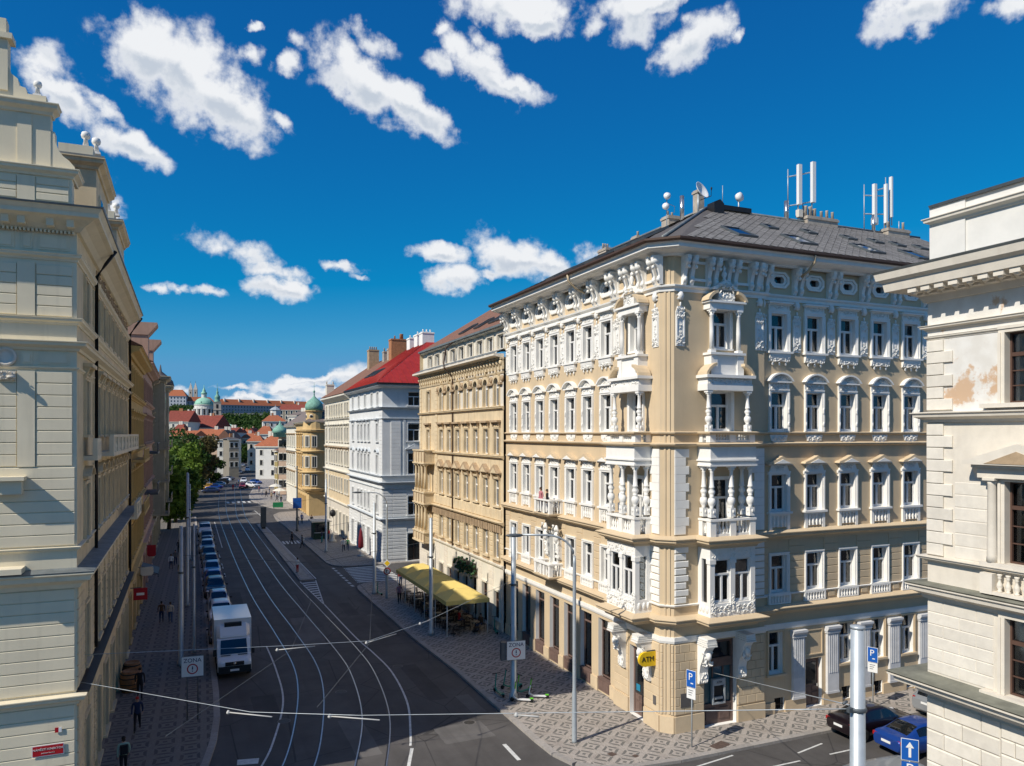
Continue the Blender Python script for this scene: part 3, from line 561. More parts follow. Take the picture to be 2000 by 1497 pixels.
def s2(w,h,sd=3):
    m=MB(); architrave(m,w,h,.17,.09,0,.05); a=w/2+.17
    m.prism([(-a+.05,h+.17),(a-.05,h+.17),(a-.18,h+.5),(-a+.18,h+.5)],-.09,0,'y',0); stucco(m,-w*.32,w*.32,h+.22,h+.46,-.09,8,sd,1,.07,.06)
    m.box(-a-.1,a+.1,-.2,0,h+.5,h+.57,0)
    # flared pediment
    b=a+.22; m.prism([(-b,h+.57),(b,h+.57),(b*.92,h+.66),(b*.45,h+.80),(0,h+1.0),(-b*.45,h+.80),(-b*.92,h+.66)],-.34,0,'y',2)
    m.prism([(-b*.6,h+.60),(b*.6,h+.60),(0,h+.82)],-.37,-.34,'y',0)
    sill(m,w,.22)
    for s in (-1,1): x0,x1=sorted((s*(w/2-.02),s*(w/2+.17))); m.box(x0,x1,-.12,0,-.95,-.11,0)
    m.box(-w/2+.02,w/2-.02,-.03,0,-.82,-.11,0); m.box(-w/2+.02,w/2-.02,-.12,0,-.22,-.11,0)
    for k in range(4): baluster(m,-w*.36+w*.24*k,-.08,-.82,.6,.075,0)
    return m.mesh('window',[WHT,WHO,TANB])
def s1(w,h):
    m=MB(); architrave(m,w,h,.15,.08); m.box(-w/2-.2,w/2+.2,-.12,.05,-.09,-.003,0); return m.mesh('window',[WHT])
def s0(w,h):
    m=MB(); architrave(m,w,h,.12,.05); m.box(-w/2-.18,w/2+.18,-.16,.05,-.12,-.003,0); return m.mesh('window',[TANB])
SW=[1.6,3.85,6.1,8.3,10.6,12.8,15.0]; SS=[1.14,3.62,6.07,8.55,11.02,13.5,15.98]
w=1.08
for F,S,sd in ((FW,SW,10),(FT,SS,20)):
    for i,s in enumerate(S):
        cu=1+(i*3+sd)%4
        F.window(s,19.4,w,2.02,'cas',.26,surround=cached(('s4',sd),lambda:s4(w,2.02,sd)),curtain=cu)
        F.window(s,15.12,w,2.1,'cas',.26,surround=cached(('s3',sd),lambda:s3(w,2.1,sd+1)),curtain=2 if F is FT else cu)
        F.window(s,10.8,w,2.0,'cas',.26,surround=cached(('s2',sd),lambda:s2(w,2.0,sd+2)),curtain=2)
        F.window(s,6.46,w,2.0,'cas',.24,surround=cached(('s1',1),lambda:s1(w,2.0)),curtain=1+(i+1)%3)
        # attic oval
        F.holes.append((s-.34,s+.34,23.03,23.43))
        def oval():
            m=MB(); O=lambda a,b,c:[(-a+c,-b),(a-c,-b),(a,-b+c),(a,b-c),(a-c,b),(-a+c,b),(-a,b-c),(-a,-b+c)]
            for (a,b,c),(a2,b2,c2),o in (((.66,.43,.26),(.52,.32,.2),.12),((.50,.30,.19),(.34,.18,.12),.07)):
                A=O(a,b,c);B=O(a2,b2,c2)
                for k in range(8):
                    p,q,r,t=A[k],A[(k+1)%8],B[(k+1)%8],B[k]
                    m.quad((p[0],-o,p[1]),(q[0],-o,q[1]),(r[0],-o,r[1]),(t[0],-o,t[1])); m.quad((p[0],0,p[1]),(q[0],0,q[1]),(q[0],-o,q[1]),(p[0],-o,p[1])); m.quad((t[0],0,t[1]),(r[0],0,r[1]),(r[0],-o,r[1]),(t[0],-o,t[1]))
            return m.mesh('oval_window',WHT)
        o=F.put(cached('oval',oval),'oval_window',s,23.23)
        F.sub(cached('ovpane',lambda:MB().box(-.34,.34,0,.01,-.2,.2).mesh('pane',GLD)),'pane',o,(0,.2,0))
        # carved panel below the third-floor window, balusters below the first-floor one
        def garl():
            m=MB(); m.prism([(-.62,.40),(.62,.40),(.5,.08),(.3,0),(-.3,0),(-.5,.08)],-.05,0,'y',0); stucco(m,-.5,.5,.08,.34,-.05,14,sd,1,.075,.07); return m.mesh('garland_panel',[WHT,WHO])
        F.put(cached(('garl',sd),garl),'garland_panel',s,14.53)
        def bpan():
            m=MB(); m.box(-.74,.74,-.06,0,0,.52,0); m.box(-.74,.74,-.14,-.06,.44,.52,0); m.box(-.74,.74,-.14,-.06,0,.07,0)
            for x in (-.7,.7): m.box(x-.06,x+.06,-.14,-.06,.07,.44,0)
            for k in range(6): baluster(m,-.5+.2*k,-.10,.07,.37,.07,0)
            return m.mesh('baluster_panel',[WHT])
        F.put(cached('bpan',bpan),'baluster_panel',s,5.86)
    mids=[S[0]-1.12]+[(a+b)/2 for a,b in zip(S,S[1:])]+([S[-1]+1.1] if F is FW else [])
    for s in mids:
        def volute():
            m=MB(); P=[(0,22.47),(-.13,22.47),(-.24,22.66),(-.2,22.92),(-.3,23.25),(-.5,23.5),(-.6,23.75),(-.58,23.88),(0,23.88)]
            for x in (-.22,.22):
                m.prism(P,x-.11,x+.11,'x',0); m.blob(x,-.40,23.60,.17,.26,.20,1,8,5); m.blob(x,-.2,22.72,.13,.12,.14,1)
                m.blob(x,-.52,23.30,.09,.09,.10,1)
            return m.mesh('cornice_bracket',[WHT,WHO])
        F.put(cached('volute',volute),'cornice_bracket',s,0)
        def pend(wd):
            m=MB(); m.prism([(-wd,0),(wd,0),(wd,1.7),(wd*.6,2.0),(-wd*.6,2.0),(-wd,1.7)],-.04,0,'y',0)
            for x in (-1,1): a,b=sorted((x*wd*.92,x*wd*.68)); m.box(a,b,-.08,-.04,.3,1.5,0)
            stucco(m,-wd*.8,wd*.8,.05,.5,-.06,9,31,1,.075,.06); stucco(m,-wd*.8,wd*.8,1.4,1.9,-.06,9,32,1,.075,.06); stucco(m,-wd*.3,wd*.3,.5,1.4,-.04,5,33,1,.06,.05)
            m.blob(0,-.08,2.52,.17,.13,.24,1,8,5); stucco(m,-.2,.2,2.25,2.75,-.03,8,34,1,.08,.06); m.blob(0,-.05,2.1,.06,.06,.12,1)
            return m.mesh('carved_panel',[WHT,WHO])
        wd=.27 if F is FT else .36
        F.put(cached(('pend',wd),lambda:pend(wd)),'carved_panel',s,19.38)
        if F is FT or s>0:
            def plainp():
                m=MB(); m.box(-.30,.30,-.05,0,0,.5,0); m.box(-.22,.22,-.09,-.05,.14,.38,0); return m.mesh('wall_panel',[TANB])
            if s>.4: F.put(cached('plainp',plainp),'wall_panel',s,5.86)
    # banded courses between the first-floor windows
    edges=[0]+[x for s in S for x in (s-w/2-.16,s+w/2+.16)]+[16.2 if F is FW else 21]
    for a,b in zip(edges[::2],edges[1::2]):
        if b-a<.25: continue
        L=round(b-a-.02,2); me=cached(('course',L),lambda:MB().cbox(0,L,-.035,0,.015,.40,.02).mesh('stone_course',TAN))
        for k in range(7): F.put(me,'stone_course',a+.01,6.42+.415*k)
# corner bays ------------------------------------------------------
def column(h,r=1,base=.30):
    m=MB(); m.box(-base/2*r,base/2*r,-base/2*r,base/2*r,0,.42*h/2.55,0)
    k=h/2.55
    m.lathe(0,0,0,[(.15*r,.42*k),(.09*r,.5*k),(.17*r,.62*k),(.205*r,.78*k),(.17*r,.92*k),(.09*r,1.0*k),(.12*r,1.02*k),(.12*r,1.06*k),(.09*r,1.08*k),(.16*r,1.18*k),(.17*r,1.28*k),(.09*r,1.42*k),(.14*r,1.45*k),(.14*r,1.5*k),(.115*r,1.54*k),(.085*r,2.2*k),(.11*r,2.24*k),(.09*r,2.28*k),(.16*r,2.42*k)],12,0)
    m.box(-.17*r,.17*r,-.17*r,.17*r,2.42*k,h,0)
    for s in range(8): a=s*math.pi/4; m.blob(.16*r*math.cos(a),.16*r*math.sin(a),.25*k,.05,.05,.09,1,5,3); m.blob(.13*r*math.cos(a),.13*r*math.sin(a),2.36*k,.04,.04,.06,1,5,3)
    return m.mesh('column',[WHT,WHO])
def bay(F,c,sd):
    H=1.4
    # glazed oriel of the first floor
    m=MB(); m.box(c-H,c+H,-1.0,0,5.86,6.52,0)
    for x in (c-.72,c+.72): stucco(m,x-.5,x+.5,5.95,6.45,-1.0,16,sd,1,.08,.08)
    for x in (-1.27,0,1.27): stucco(m,c+x-.1,c+x+.1,5.95,6.9,-1.0,8,sd+1,1,.07,.07)
    for x in (-H,H): 
        for y in (-.75,-.45,-.2): m.blob(c+x,y,6.2,.06,.12,.2,1)
    for x0,x1 in ((-1.4,-1.12),(-.14,.14),(1.12,1.4)): m.box(c+x0,c+x1,-.98,-.72,6.52,8.72,0); m.box(c+x0-.04,c+x1+.04,-1.02,-.70,8.5,8.72,0)
    for x in (-1.4,1.14): m.box(c+x,c+x+.26,-.3,0,6.52,8.72,0)
    m.box(c-H,c+H,-.98,0,8.72,9.3,0); stucco(m,c-1.3,c+1.3,8.8,9.2,-.98,16,sd+2,1,.08,.05)
    b=F.mb(m,'oriel_window',[WHT,WHO])
    for x in (-.63,.63):
        F.sub(cached(('frame','cas',.98,2.16,'bay'),lambda:frame_mesh('cas',.98,2.16,WFR)),'frame',b,(c+x,-.86,6.54))
        F.sub(cached(('baypane',1),lambda:MB().box(-.47,.47,0,.01,0,2.16).mesh('pane',GLC)),'pane',b,(c+x,-.82,6.54))
        F.sub(cached(('curtain',.98,2.16,2),lambda:curtain_mesh(.98,2.16,2)),'curtain',b,(c+x,-.72,6.54))
    for x in (-1.27,1.27): F.sub(cached(('baypane',2),lambda:MB().box(-.01,.01,-.42,0,0,2.16).mesh('pane',GLC)),'pane',b,(c+x,-.3,6.54))
    # balustrade of the loggia
    def balus(z0,h,o,Hh,n,mid=True):
        m=MB(); xs=[-Hh,0,Hh] if mid else [-Hh,Hh]
        for x in xs: m.box(c+x-.17,c+x+.17,-o,-o+.34,z0,z0+h,0)
        for x in (-Hh,Hh): m.box(c+x-.13,c+x+.13,-.3,0,z0,z0+h,0)
        m.box(c-Hh-.2,c+Hh+.2,-o-.04,-o+.38,z0+h,z0+h+.1,0); m.box(c-Hh,c+Hh,-o+.06,-o+.28,z0,z0+.12,0)
        for x in (-Hh,Hh): m.box(c+x-.17,c+x+.17,-o+.38,0,z0+h,z0+h+.1,0)
        for i in range(len(xs)-1):
            for k in range(n): baluster(m,c+xs[i]+.17+(xs[i+1]-xs[i]-.34)*(k+.5)/n,-o+.17,z0+.12,h-.12,.085,0,8)
        for x in (-Hh,Hh):
            for k in range(2): baluster(m,c+x,-o+.34+(o-.64)*(k+.5)/2,z0+.12,h-.12,.085,0,8)
        F.mb(m,'balustrade',[WHT])
    balus(9.86,.76,1.02,1.23,4)
    cm=cached('col25',lambda:column(2.58))
    for x,o in ((-1.2,.85),(0,.85),(1.2,.85),(-1.2,.2),(1.2,.2)): F.put(cm,'column',c+x,10.82,o)
    m=MB(); m.box(c-H-.02,c+H+.02,-1.04,0,13.42,14.38,0); m.box(c-H-.1,c+H+.1,-1.12,0,13.62,13.7,0); m.box(c-H-.06,c+H+.06,-1.08,0,13.36,13.44,0)
    F.mb(m,'entablature',[WHT])
    F.window(c,9.9,1.25,2.75,'cas',.3,surround=cached('s1door',lambda:s1(1.25,2.75)),curtain=5,sname='balcony_door')
    balus(14.56,.42,.98,1.23,5)
    cm2=cached('col20',lambda:column(2.06,.92))
    for x in (-1.22,1.22): F.put(cm2,'column',c+x,15.1,.62)
    F.window(c,15.12,1.28,2.0,'cas',.3,surround=cached('s1b',lambda:s1(1.28,2.0)),curtain=2,sname='balcony_door')
    m=MB(); m.box(c-1.42,c+1.42,-.8,0,17.17,17.5,0); m.box(c-1.38,c+1.38,-.76,0,17.5,17.8,0); m.box(c-1.52,c+1.52,-.92,0,17.8,17.95,0); stucco(m,c-1.3,c+1.3,17.52,17.78,-.76,18,sd+4,1,.07,.06)
    for s in (-1,1):    # ends of a broken segmental pediment
        P=[(1.52,17.95),(1.46,18.12),(1.3,18.32),(1.08,18.48),(.86,18.56),(.86,18.42),(1.06,18.34),(1.24,18.2),(1.36,18.04),(1.36,17.95)]
        m.prism([(c+s*p[0],p[1]) for p in P],-.86,-.1,'y',2)
    m.box(c-.98,c+.98,-.5,0,17.95,18.98,0); m.box(c+.62,c+1.02,-.58,0,17.95,18.98,0); m.box(c-1.02,c-.62,-.58,0,17.95,18.98,0); m.box(c-1.1,c+1.1,-.66,0,18.98,19.1,0)
    F.mb(m,'entablature',[WHT,WHO,TANB])
    F.window(c,19.36,1.08,1.95,'cas',.3,surround=cached('s1c',lambda:s1(1.08,1.95)),curtain=2)
    def small_col():
        m=MB(); m.box(-.15,.15,-.15,.15,0,.14); m.lathe(0,0,.14,[(.12,0),(.115,.9),(.095,1.72),(.13,1.76),(.1,1.8),(.15,1.98)],12); m.box(-.17,.17,-.17,.17,2.1,2.2)
        for k in range(6): a=k*math.pi/3; m.blob(.13*math.cos(a),.13*math.sin(a),2.05,.05,.05,.08,0,5,3)
        return m.mesh('column',[WHT])
    for x in (-.84,.84): F.put(cached('scol',small_col),'column',c+x,19.1,.38)
    m=MB(); m.box(c-1.06,c+1.06,-.52,0,21.3,21.62,0); m.box(c-.5,c+.5,-.5,0,21.62,22.12,0); m.box(c-1.16,c+1.16,-.64,0,21.62,21.72,0); stucco(m,c-.5,c+.5,21.7,22.2,-.5,12,sd+6,1,.09,.08)
    for s in (-1,1):
        P=[(1.24,21.72),(1.18,21.88),(1.02,22.06),(.82,22.18),(.62,22.24),(.62,22.1),(.8,22.04),(.96,21.92),(1.06,21.8),(1.06,21.72)]
        m.prism([(c+s*p[0],p[1]) for p in P],-.66,-.05,'y',2)
    m.prism([(c-.82,22.3),(c+.82,22.3),(c+.8,22.38),(c,22.82),(c-.8,22.38)],-.46,0,'y',0); m.prism([(c-.55,22.34),(c+.55,22.34),(c,22.66)],-.5,-.46,'y',2)
    stucco(m,c-.4,c+.4,22.35,22.6,-.5,10,sd+7,1,.08,.08); m.lathe(c,-.3,22.8,[(.12,0),(.06,.12),(.15,.3),(.1,.45),(.05,.5),(.1,.62),(0,.8)],8,1)
    F.mb(m,'pediment',[WHT,WHO,TANB])
    # scrolled consoles carrying the oriel
    for x in (-1.22,1.22):
        m=MB(); P=[(0,2.35),(-.2,2.35),(-.28,2.6),(-.22,2.9),(-.3,3.3),(-.5,3.7),(-.62,4.1),(-.85,4.4),(-.9,4.75),(0,4.75)]
        m.prism(P,c+x-.26,c+x+.26,'x',0); stucco(m,c+x-.24,c+x+.24,3.3,4.4,-.5,16,sd+int(x*3),1,.11,.14); stucco(m,c+x-.2,c+x+.2,2.4,2.9,-.25,8,sd+9,1,.09,.08)
        for k in range(4): m.box(c+x-.3,c+x+.3,-.95+.03*k,0,4.36+.1*k,4.42+.1*k,0)
        m.blob(c+x,-.62,3.82,.15,.17,.22,1,8,5); F.mb(m,'console',[WHT,WHO])
    # attic over the bay
    for x in (-1.35,1.35):
        def rectp():
            m=MB()
            for (a,b,o) in ((.5,.5,.1),):
                m.box(-a,a,-o,0,-b,-b+.13); m.box(-a,a,-o,0,b-.13,b); m.box(-a,-a+.13,-o,0,-b+.13,b-.13); m.box(a-.13,a,-o,0,-b+.13,b-.13)
            return m.mesh('attic_panel',[WHT])
        F.put(cached('rectp',rectp),'attic_panel',c+x,23.2)
    for x in (-2.1,-.62,.62,2.1): F.put(CACHE['volute'],'cornice_bracket',c+x,0)
bay(FR,2.25,40); bay(FS,2.85,60)
for F,s in ((FR,4.05),(FS,.35),(FS,5.35),(FR,.35)): F.put(CACHE[('pend',.27)],'carved_panel',s,19.38)
# ground floor openings
for i,s in enumerate([3.75,6.0,8.2,10.3,12.5,14.7,1.6]):
    def wood():
        m=MB(); m.box(-.69,.69,-.02,.2,0,.66); m.box(-.5,.5,-.05,-.02,.14,.52); m.box(-.72,.72,-.05,.2,.66,.76); return m.mesh('window',WOOD)
    o=FW.put(cached('shopwood',wood),'shop_window',s,.1); FW.holes.append((s-.69,s+.69,.1,4.28))
    FW.sub(cached(('frame','shop',1.38,3.4,1),lambda:frame_mesh('shop',1.38,3.4,WOOD)),'frame',o,(0,.28,.78))
    FW.sub(cached(('shoppane',),lambda:MB().box(-.66,.66,0,.012,.02,3.38).mesh('pane',GLC)),'pane',o,(0,.33,.78))
    if i in (0,1,3,5): FW.sub(cached('shopsign',lambda:MB().box(-.62,.62,0,.03,0,.5).mesh('sign_board',CYA)),'sign_board',o,(0,.40,3.5))
    def lights():
        m=MB(); r=random.Random(4)
        for x in (-.35,.3):
            m.tube([(x,0,.3),(x,0,3.3)],.012,5)
            for k in range(7): m.blob(x+r.uniform(-.05,.05),0,.5+.42*k,.06,.06,.06,0,8,5)
        return m.mesh('hanging_globes',WPNT)
    FW.sub(cached('globes',lights),'hanging_globes',o,(0,.55,.78))
for i,s in enumerate([5.99,8.4,10.8]):
    FT.window(s,2.15,.95,2.2,'cas',.3,surround=cached('s0',lambda:s0(.95,2.2)),curtain=5)
FT.window(.95,2.1,.95,2.25,'cas',.3,surround=cached('s0b',lambda:s0(.95,2.25)),curtain=4)
FT.window(13.3,2.15,.95,2.2,'cas',.3,surround=CACHE['s0'],curtain=5)
def bars():
    m=MB()
    for k in range(5): m.box(-.3+.14*k,-.27+.14*k,0,.03,0,.7)
    m.box(-.33,.33,-.004,.026,.3,.34); return m.mesh('basement_grille',BLK)
for s in (1.2,6.0,8.45,11): FT.holes.append((s-.33,s+.33,.1,.8)); FT.put(cached('bars',bars),'basement_grille',s,.1,-.08)
def door_mesh(w,h):
    m=MB(); m.box(-w/2,-w/2+.12,0,.12,0,h); m.box(w/2-.12,w/2,0,.12,0,h); m.box(-w/2+.12,w/2-.12,0,.12,h-.14,h); m.box(-w/2+.12,w/2-.12,.03,.1,0,h-.14)
    for x in (-.3,.3): m.box(x-.2,x+.2,-.005,.03,.15,.7); m.box(x-.2,x+.2,-.005,.03,.8,1.05)
    return m.mesh('door',WOOD)
FT.holes.append((3.05,4.2,0,2.65)); dd=FT.put(door_mesh(1.15,2.65),'door',3.62,0,-.22); FT.sub(MB().box(-.36,.36,0,.012,1.15,2.35).mesh('pane',GLD),'pane',dd,(0,.01,0))
m=MB(); m.box(-.04,.04,-.06,0,0,.16); FT.sub(m.mesh('handle',CHR),'handle',dd,(.42,.02,1.0))
m=MB(); m.box(-.62,.62,-.05,0,0,.06); m.box(-.62,.62,-.05,0,1.34,1.4); m.box(-.62,-.55,-.05,0,.06,1.34); m.box(.55,.62,-.05,0,.06,1.34); FT.put(m.mesh('wall_panel',TANB),'wall_panel',3.62,2.85)
# west corner door and south shopfront with the cash machine
FR.holes.append((1.55,2.95,0,3.7)); dd=FR.put(door_mesh(1.38,3.6),'door',2.25,0,-.25); FR.sub(MB().box(-.5,.5,0,.012,1.15,3.4).mesh('pane',GLD),'pane',dd,(0,-.012,0)); FR.sub(MB().box(-.18,.18,0,.01,0,.35).mesh('poster',CYA),'poster',dd,(-.2,-.03,1.3))
FS.holes.append((1.83,3.87,0,4.4))
m=MB(); m.box(-1.0,-.86,0,.14,0,4.38); m.box(.86,1.0,0,.14,0,4.38); m.box(-.86,.86,0,.14,4.2,4.38); m.box(-.86,.86,0,.14,2.95,3.4); m.box(-.86,.86,.03,.12,0,.95); m.box(-.86,.86,-.03,.12,.95,1.07)
for x in (-.43,.43): m.box(x-.3,x+.3,-.02,.03,.25,.8)
m.box(-.30,-.24,.02,.1,1.07,2.95); m.box(.36,.42,.02,.1,1.07,2.95)
sf=FS.put(m.mesh('shop_front',WOOD),'shop_front',2.85,0,-.26)
FS.sub(MB().box(-.86,.86,0,.012,1.07,2.95).mesh('pane',mat('teal_pane',(.06,.13,.15),.1,.1,2,spec=.6)),'pane',sf,(0,.09,0)); FS.sub(MB().box(-.86,.86,0,.012,3.4,4.2).mesh('pane',GLD),'pane',sf,(0,.09,0))
# corner rustication, quoins and strips
def blocks(F,s0,s1,z0,z1,rh,bw,proud,matl,name='stone_block',gap=.012,half=True,c=.02):
    nz=round((z1-z0)/rh); rh=(z1-z0)/nz
    for j in range(nz):
        n=max(1,round((s1-s0)/bw)); ws=[(s1-s0)/n]*n
        if half and j%2 and n>1: ws=[ws[0]/2]+ws[1:]+[ws[0]/2]
        x=s0
        for q in ws:
            L=round(q-gap,3); hh=round(rh-gap,3); me=cached((name,L,hh,proud,matl.name),lambda:MB().cbox(0,L,-proud,0,0,hh,c).mesh(name,matl))
            F.put(me,name,x+gap/2,z0+j*rh+gap/2); x+=q
blocks(FS,.02,1.78,.9,4.42,.44,.66,.06,TANB); blocks(FS,3.93,5.68,.9,4.42,.44,.66,.06,TANB)
blocks(FR,3.0,4.38,.9,4.42,.44,1.4,.06,TANB,half=False); blocks(FR,.02,1.5,.9,4.42,.44,1.5,.06,TANB,half=False); blocks(FC,.02,.16,.9,4.42,.44,.2,.05,TANB,half=False); blocks(FC,.55,.69,.9,4.42,.44,.2,.05,TANB,half=False)
for F,a,sg in ((FR,4.38,-1),(FS,.02,1),(FS,5.68,-1)):
    for k in range(10):
        L=.86 if k%2 else .66; me=cached(('quoin',L),lambda:MB().cbox(0,L,-.05,0,.004,.426,.012).mesh('quoin_block',WHT)); F.put(me,'quoin_block',a if sg>0 else a-L,9.92+.43*k)
    for k in range(8):
        L=.82 if k%2 else .68; me=cached(('quoin2',L),lambda:MB().cbox(0,L,-.07,0,.03,.34,.03).mesh('quoin_block',WHT)); F.put(me,'quoin_block',a if sg>0 else a-L,6.45+.36*k)
for x in (.2,.42): m=MB().box(x,x+.1,-.045,0,.95,23.9); FC.mb(m,'pilaster_strip',TAN)
m=MB(); m.box(.35,1.05,-.085,-.06,1.25,1.95); FS.mb(m,'metal_plate',mat('grey_panel',(.12,.11,.105),.6,.1,3)); m=MB(); m.box(3.9,4.15,-.085,-.06,1.25,1.7); FR.mb(m,'metal_plate',mat('grey_panel',(.12,.11,.105)))
# pilasters of the south ground floor
def pil():
    m=MB(); m.box(-.41,.41,-.16,0,.72,3.95)
    for k in range(5): m.box(-.31+.14*k,-.25+.14*k,-.185,-.16,1.75,3.9)
    m.box(-.47,.47,-.22,0,3.95,4.05); m.prism([(0,4.05),(-.2,4.05),(-.3,4.22),(-.3,4.34),(0,4.34)],-.5,.5,'x'); m.box(-.44,.44,-.18,0,.6,.72); return m.mesh('pilaster',[mat('grey_white_plaster',(.66,.66,.66),.85,.08,2,.1,streak=.25,dirt=(.35,.33,.31))])
for s in (2.45,4.9,7.3,9.65,12.1): FT.put(cached('pil',pil),'pilaster',s,0)
for a,b in ((0,3.0),(4.25,18)): m=MB().box(a,b,-.07,0,0,.72); pp=MB()
def plinth(F,segs,h=.82,o=.09):
    for a,b in segs: F.mb(MB().box(a,b,-o,0,0,h),'plinth',TANB)
plinth(FS,((0,1.78),(3.92,5.7))); plinth(FR,((0,1.5),(3.0,4.4))); plinth(FC,((0,.707),))
def gsegs(h,L,S):
    xs=[0]; 
    for a,b in S: xs+=[a,b]
    xs.append(L); return [(xs[i],xs[i+1]) for i in range(0,len(xs),2) if xs[i+1]-xs[i]>.05]
plinth(FT,gsegs(0,21,[(.85,1.55),(3.0,4.25),(5.65,6.35),(8.1,8.8),(10.65,11.35)]),.6,.08)
plinth(FW,gsegs(0,16.2,[(s-.7,s+.7) for s in sorted([3.75,6.0,8.2,10.3,12.5,14.7,1.6])]),.75,.08)
# walls
FW.wall(0,16.2,0,24.3,[TAN,WHT],.3); FR.wall(0,4.4,0,24.3,[TAN,WHT],.32); FC.wall(0,.7072,0,24.3,TAN); FS.wall(0,5.7,0,24.3,[TAN,WHT],.32); FT.wall(0,21,0,24.3,[TAN,WHT],.3)
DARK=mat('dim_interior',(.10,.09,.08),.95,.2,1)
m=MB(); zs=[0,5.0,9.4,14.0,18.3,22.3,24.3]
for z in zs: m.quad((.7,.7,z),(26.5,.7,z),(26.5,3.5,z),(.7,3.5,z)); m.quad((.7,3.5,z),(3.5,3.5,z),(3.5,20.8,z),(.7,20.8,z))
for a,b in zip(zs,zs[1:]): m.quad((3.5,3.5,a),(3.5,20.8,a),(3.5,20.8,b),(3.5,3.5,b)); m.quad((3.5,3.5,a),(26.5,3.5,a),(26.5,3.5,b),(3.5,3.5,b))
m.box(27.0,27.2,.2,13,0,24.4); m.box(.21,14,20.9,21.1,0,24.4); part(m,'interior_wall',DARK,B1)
m=MB(); m.quad((0,4.9,0),(.2,4.9,0),(.2,4.9,24.3),(0,4.9,24.3)); m.quad((6.2,0,0),(6.2,.2,0),(6.2,.2,24.3),(6.2,0,24.3)); part(m,'wall',TAN,B1)
# string courses and cornices, all carried round the corner
PB=[(.2,21.1),(.2,4.9),(0,4.9),(0,4.05),(-1,4.05),(-1,1.25),(0,1.25),(0,.5),(.5,0),(1.95,0),(1.95,-1),(4.75,-1),(4.75,0),(6.2,0),(6.2,.2),(27.2,.2)]
PR=[(.2,21.1),(.2,4.9),(0,4.9),(0,.5),(.5,0),(6.2,0),(6.2,.2),(27.2,.2)]
PE=[(0,21.1),(0,.5),(.5,0),(27.2,0)]
def corn(path,prof,name,matl,root=B1): return part(MB().sweep(path,prof),name,matl,root)
corn(PR,[(-.04,4.48),(.05,4.48),(.09,4.6),(.09,4.8),(-.04,4.8)],'white_band',WHT)
corn(PB,[(-.04,5.3),(.06,5.3),(.12,5.42),(.34,5.5),(.42,5.56),(.42,5.66),(.5,5.7),(.5,5.74),(.06,5.86),(-.04,5.86)],'cornice',TAN)
corn(PR,[(-.04,6.3),(.05,6.3),(.12,6.34),(.14,6.4),(-.04,6.42)],'sill_course',WHT)
corn(PB,[(-.04,9.28),(.06,9.28),(.1,9.4),(.3,9.5),(.38,9.56),(.38,9.66),(.46,9.70),(.46,9.74),(.05,9.86),(-.04,9.86)],'cornice',TAN)
corn(PB,[(-.04,14.34),(.1,14.34),(.24,14.42),(.26,14.48),(.03,14.54),(-.04,14.54)],'string_course',TANB)
corn(PB,[(-.04,14.95),(.08,14.95),(.14,15.0),(.16,15.06),(.03,15.10),(-.04,15.10)],'string_course',TANB)
corn(PR,[(-.04,22.12),(.06,22.12),(.08,22.26),(.2,22.34),(.22,22.42),(.05,22.47),(-.04,22.47)],'string_course',WHT)
corn(PE,[(-.04,23.88),(.2,23.88),(.26,23.98),(.80,24.06),(.86,24.10),(.98,24.14),(.98,24.30),(1.06,24.38),(1.06,24.44),(-.04,24.5)],'eaves',WHT)
corn(PE,[(1.05,24.40),(1.18,24.38),(1.24,24.46),(1.24,24.56),(1.05,24.54)],'gutter',GUT)
for x,y,a in ((-1.15,8.4,0),(8.6,-1.15,1)):
    m=MB(); d=Vector((1,0,0)) if a==0 else Vector((0,1,0)); p=Vector((x,y,24.4)); m.tube([p,p+d*.05+Vector((0,0,-.35)),p+d*.5+Vector((0,0,-.75)),p+d*1.15+Vector((0,0,-1.0))],.07,8); part(m,'downpipe',mat('tan_pipe',(.5,.4,.27),.5,.05,2),B1)
# roof
Kp=(8.3,7.6,29.2); m=MB(); e=24.52
m.quad((-1.12,21.1,e),(-1.12,.036,e),Kp,(8.3,21.1,29.2)); m.add([(-1.12,.036,e),(.036,-1.12,e),Kp],[(0,1,2)]); m.quad((.036,-1.12,e),(27.2,-1.12,e),(27.2,7.6,29.2),Kp)
m.quad((8.3,21.1,29.2),Kp,(14,13.4,25.6),(14,21.1,25.6)); m.quad(Kp,(27.2,7.6,29.2),(27.2,13.4,25.6),(14,13.4,25.6)); m.add([(27.2,-1.12,e),(27.2,13.4,e),(27.2,13.4,25.6),(27.2,7.6,29.2)],[(0,1,2,3)]); m.add([(-1.12,21.1,e),(14,21.1,e),(14,21.1,25.6),(8.3,21.1,29.2)],[(0,1,2,3)])
rf=part(m,'roof',ROFJ,B1)
def slates(O,U,V,Lu,Lv,inside,name='slate_shingles',matl=ROFG,p=.52,par=B1):
    O=Vector(O);U=Vector(U).normalized();V=Vector(V).normalized();Nn=U.cross(V).normalized(); Nn=Nn if Nn.z>0 else -Nn; m=MB(); q=p/2; r=random.Random(3)
    for j in range(int(Lv/q)+1):
        for i in range(int(Lu/p)+1):
            u=i*p+(j%2)*q; v=j*q
            if not inside(u,v): continue
            d=r.uniform(0,.012); P=lambda a,b,h:O+U*(u+a)+V*(v+b)+Nn*h
            m.add([P(0,-q*.955,.045+d),P(q*.93,0,.028+d),P(0,q*.955,.016),P(-q*.93,0,.028+d)],[(0,1,2,3)],0)
    tag(part(m,name,matl,par),kind='stuff')
sl=math.hypot(8.72,4.68); slates((0,-1.12,e),(1,0,0),(0,8.72,4.68),27.2,sl,lambda u,v:u>.5+v*8.3/sl and u<26.8 and .3<v<sl-.25)
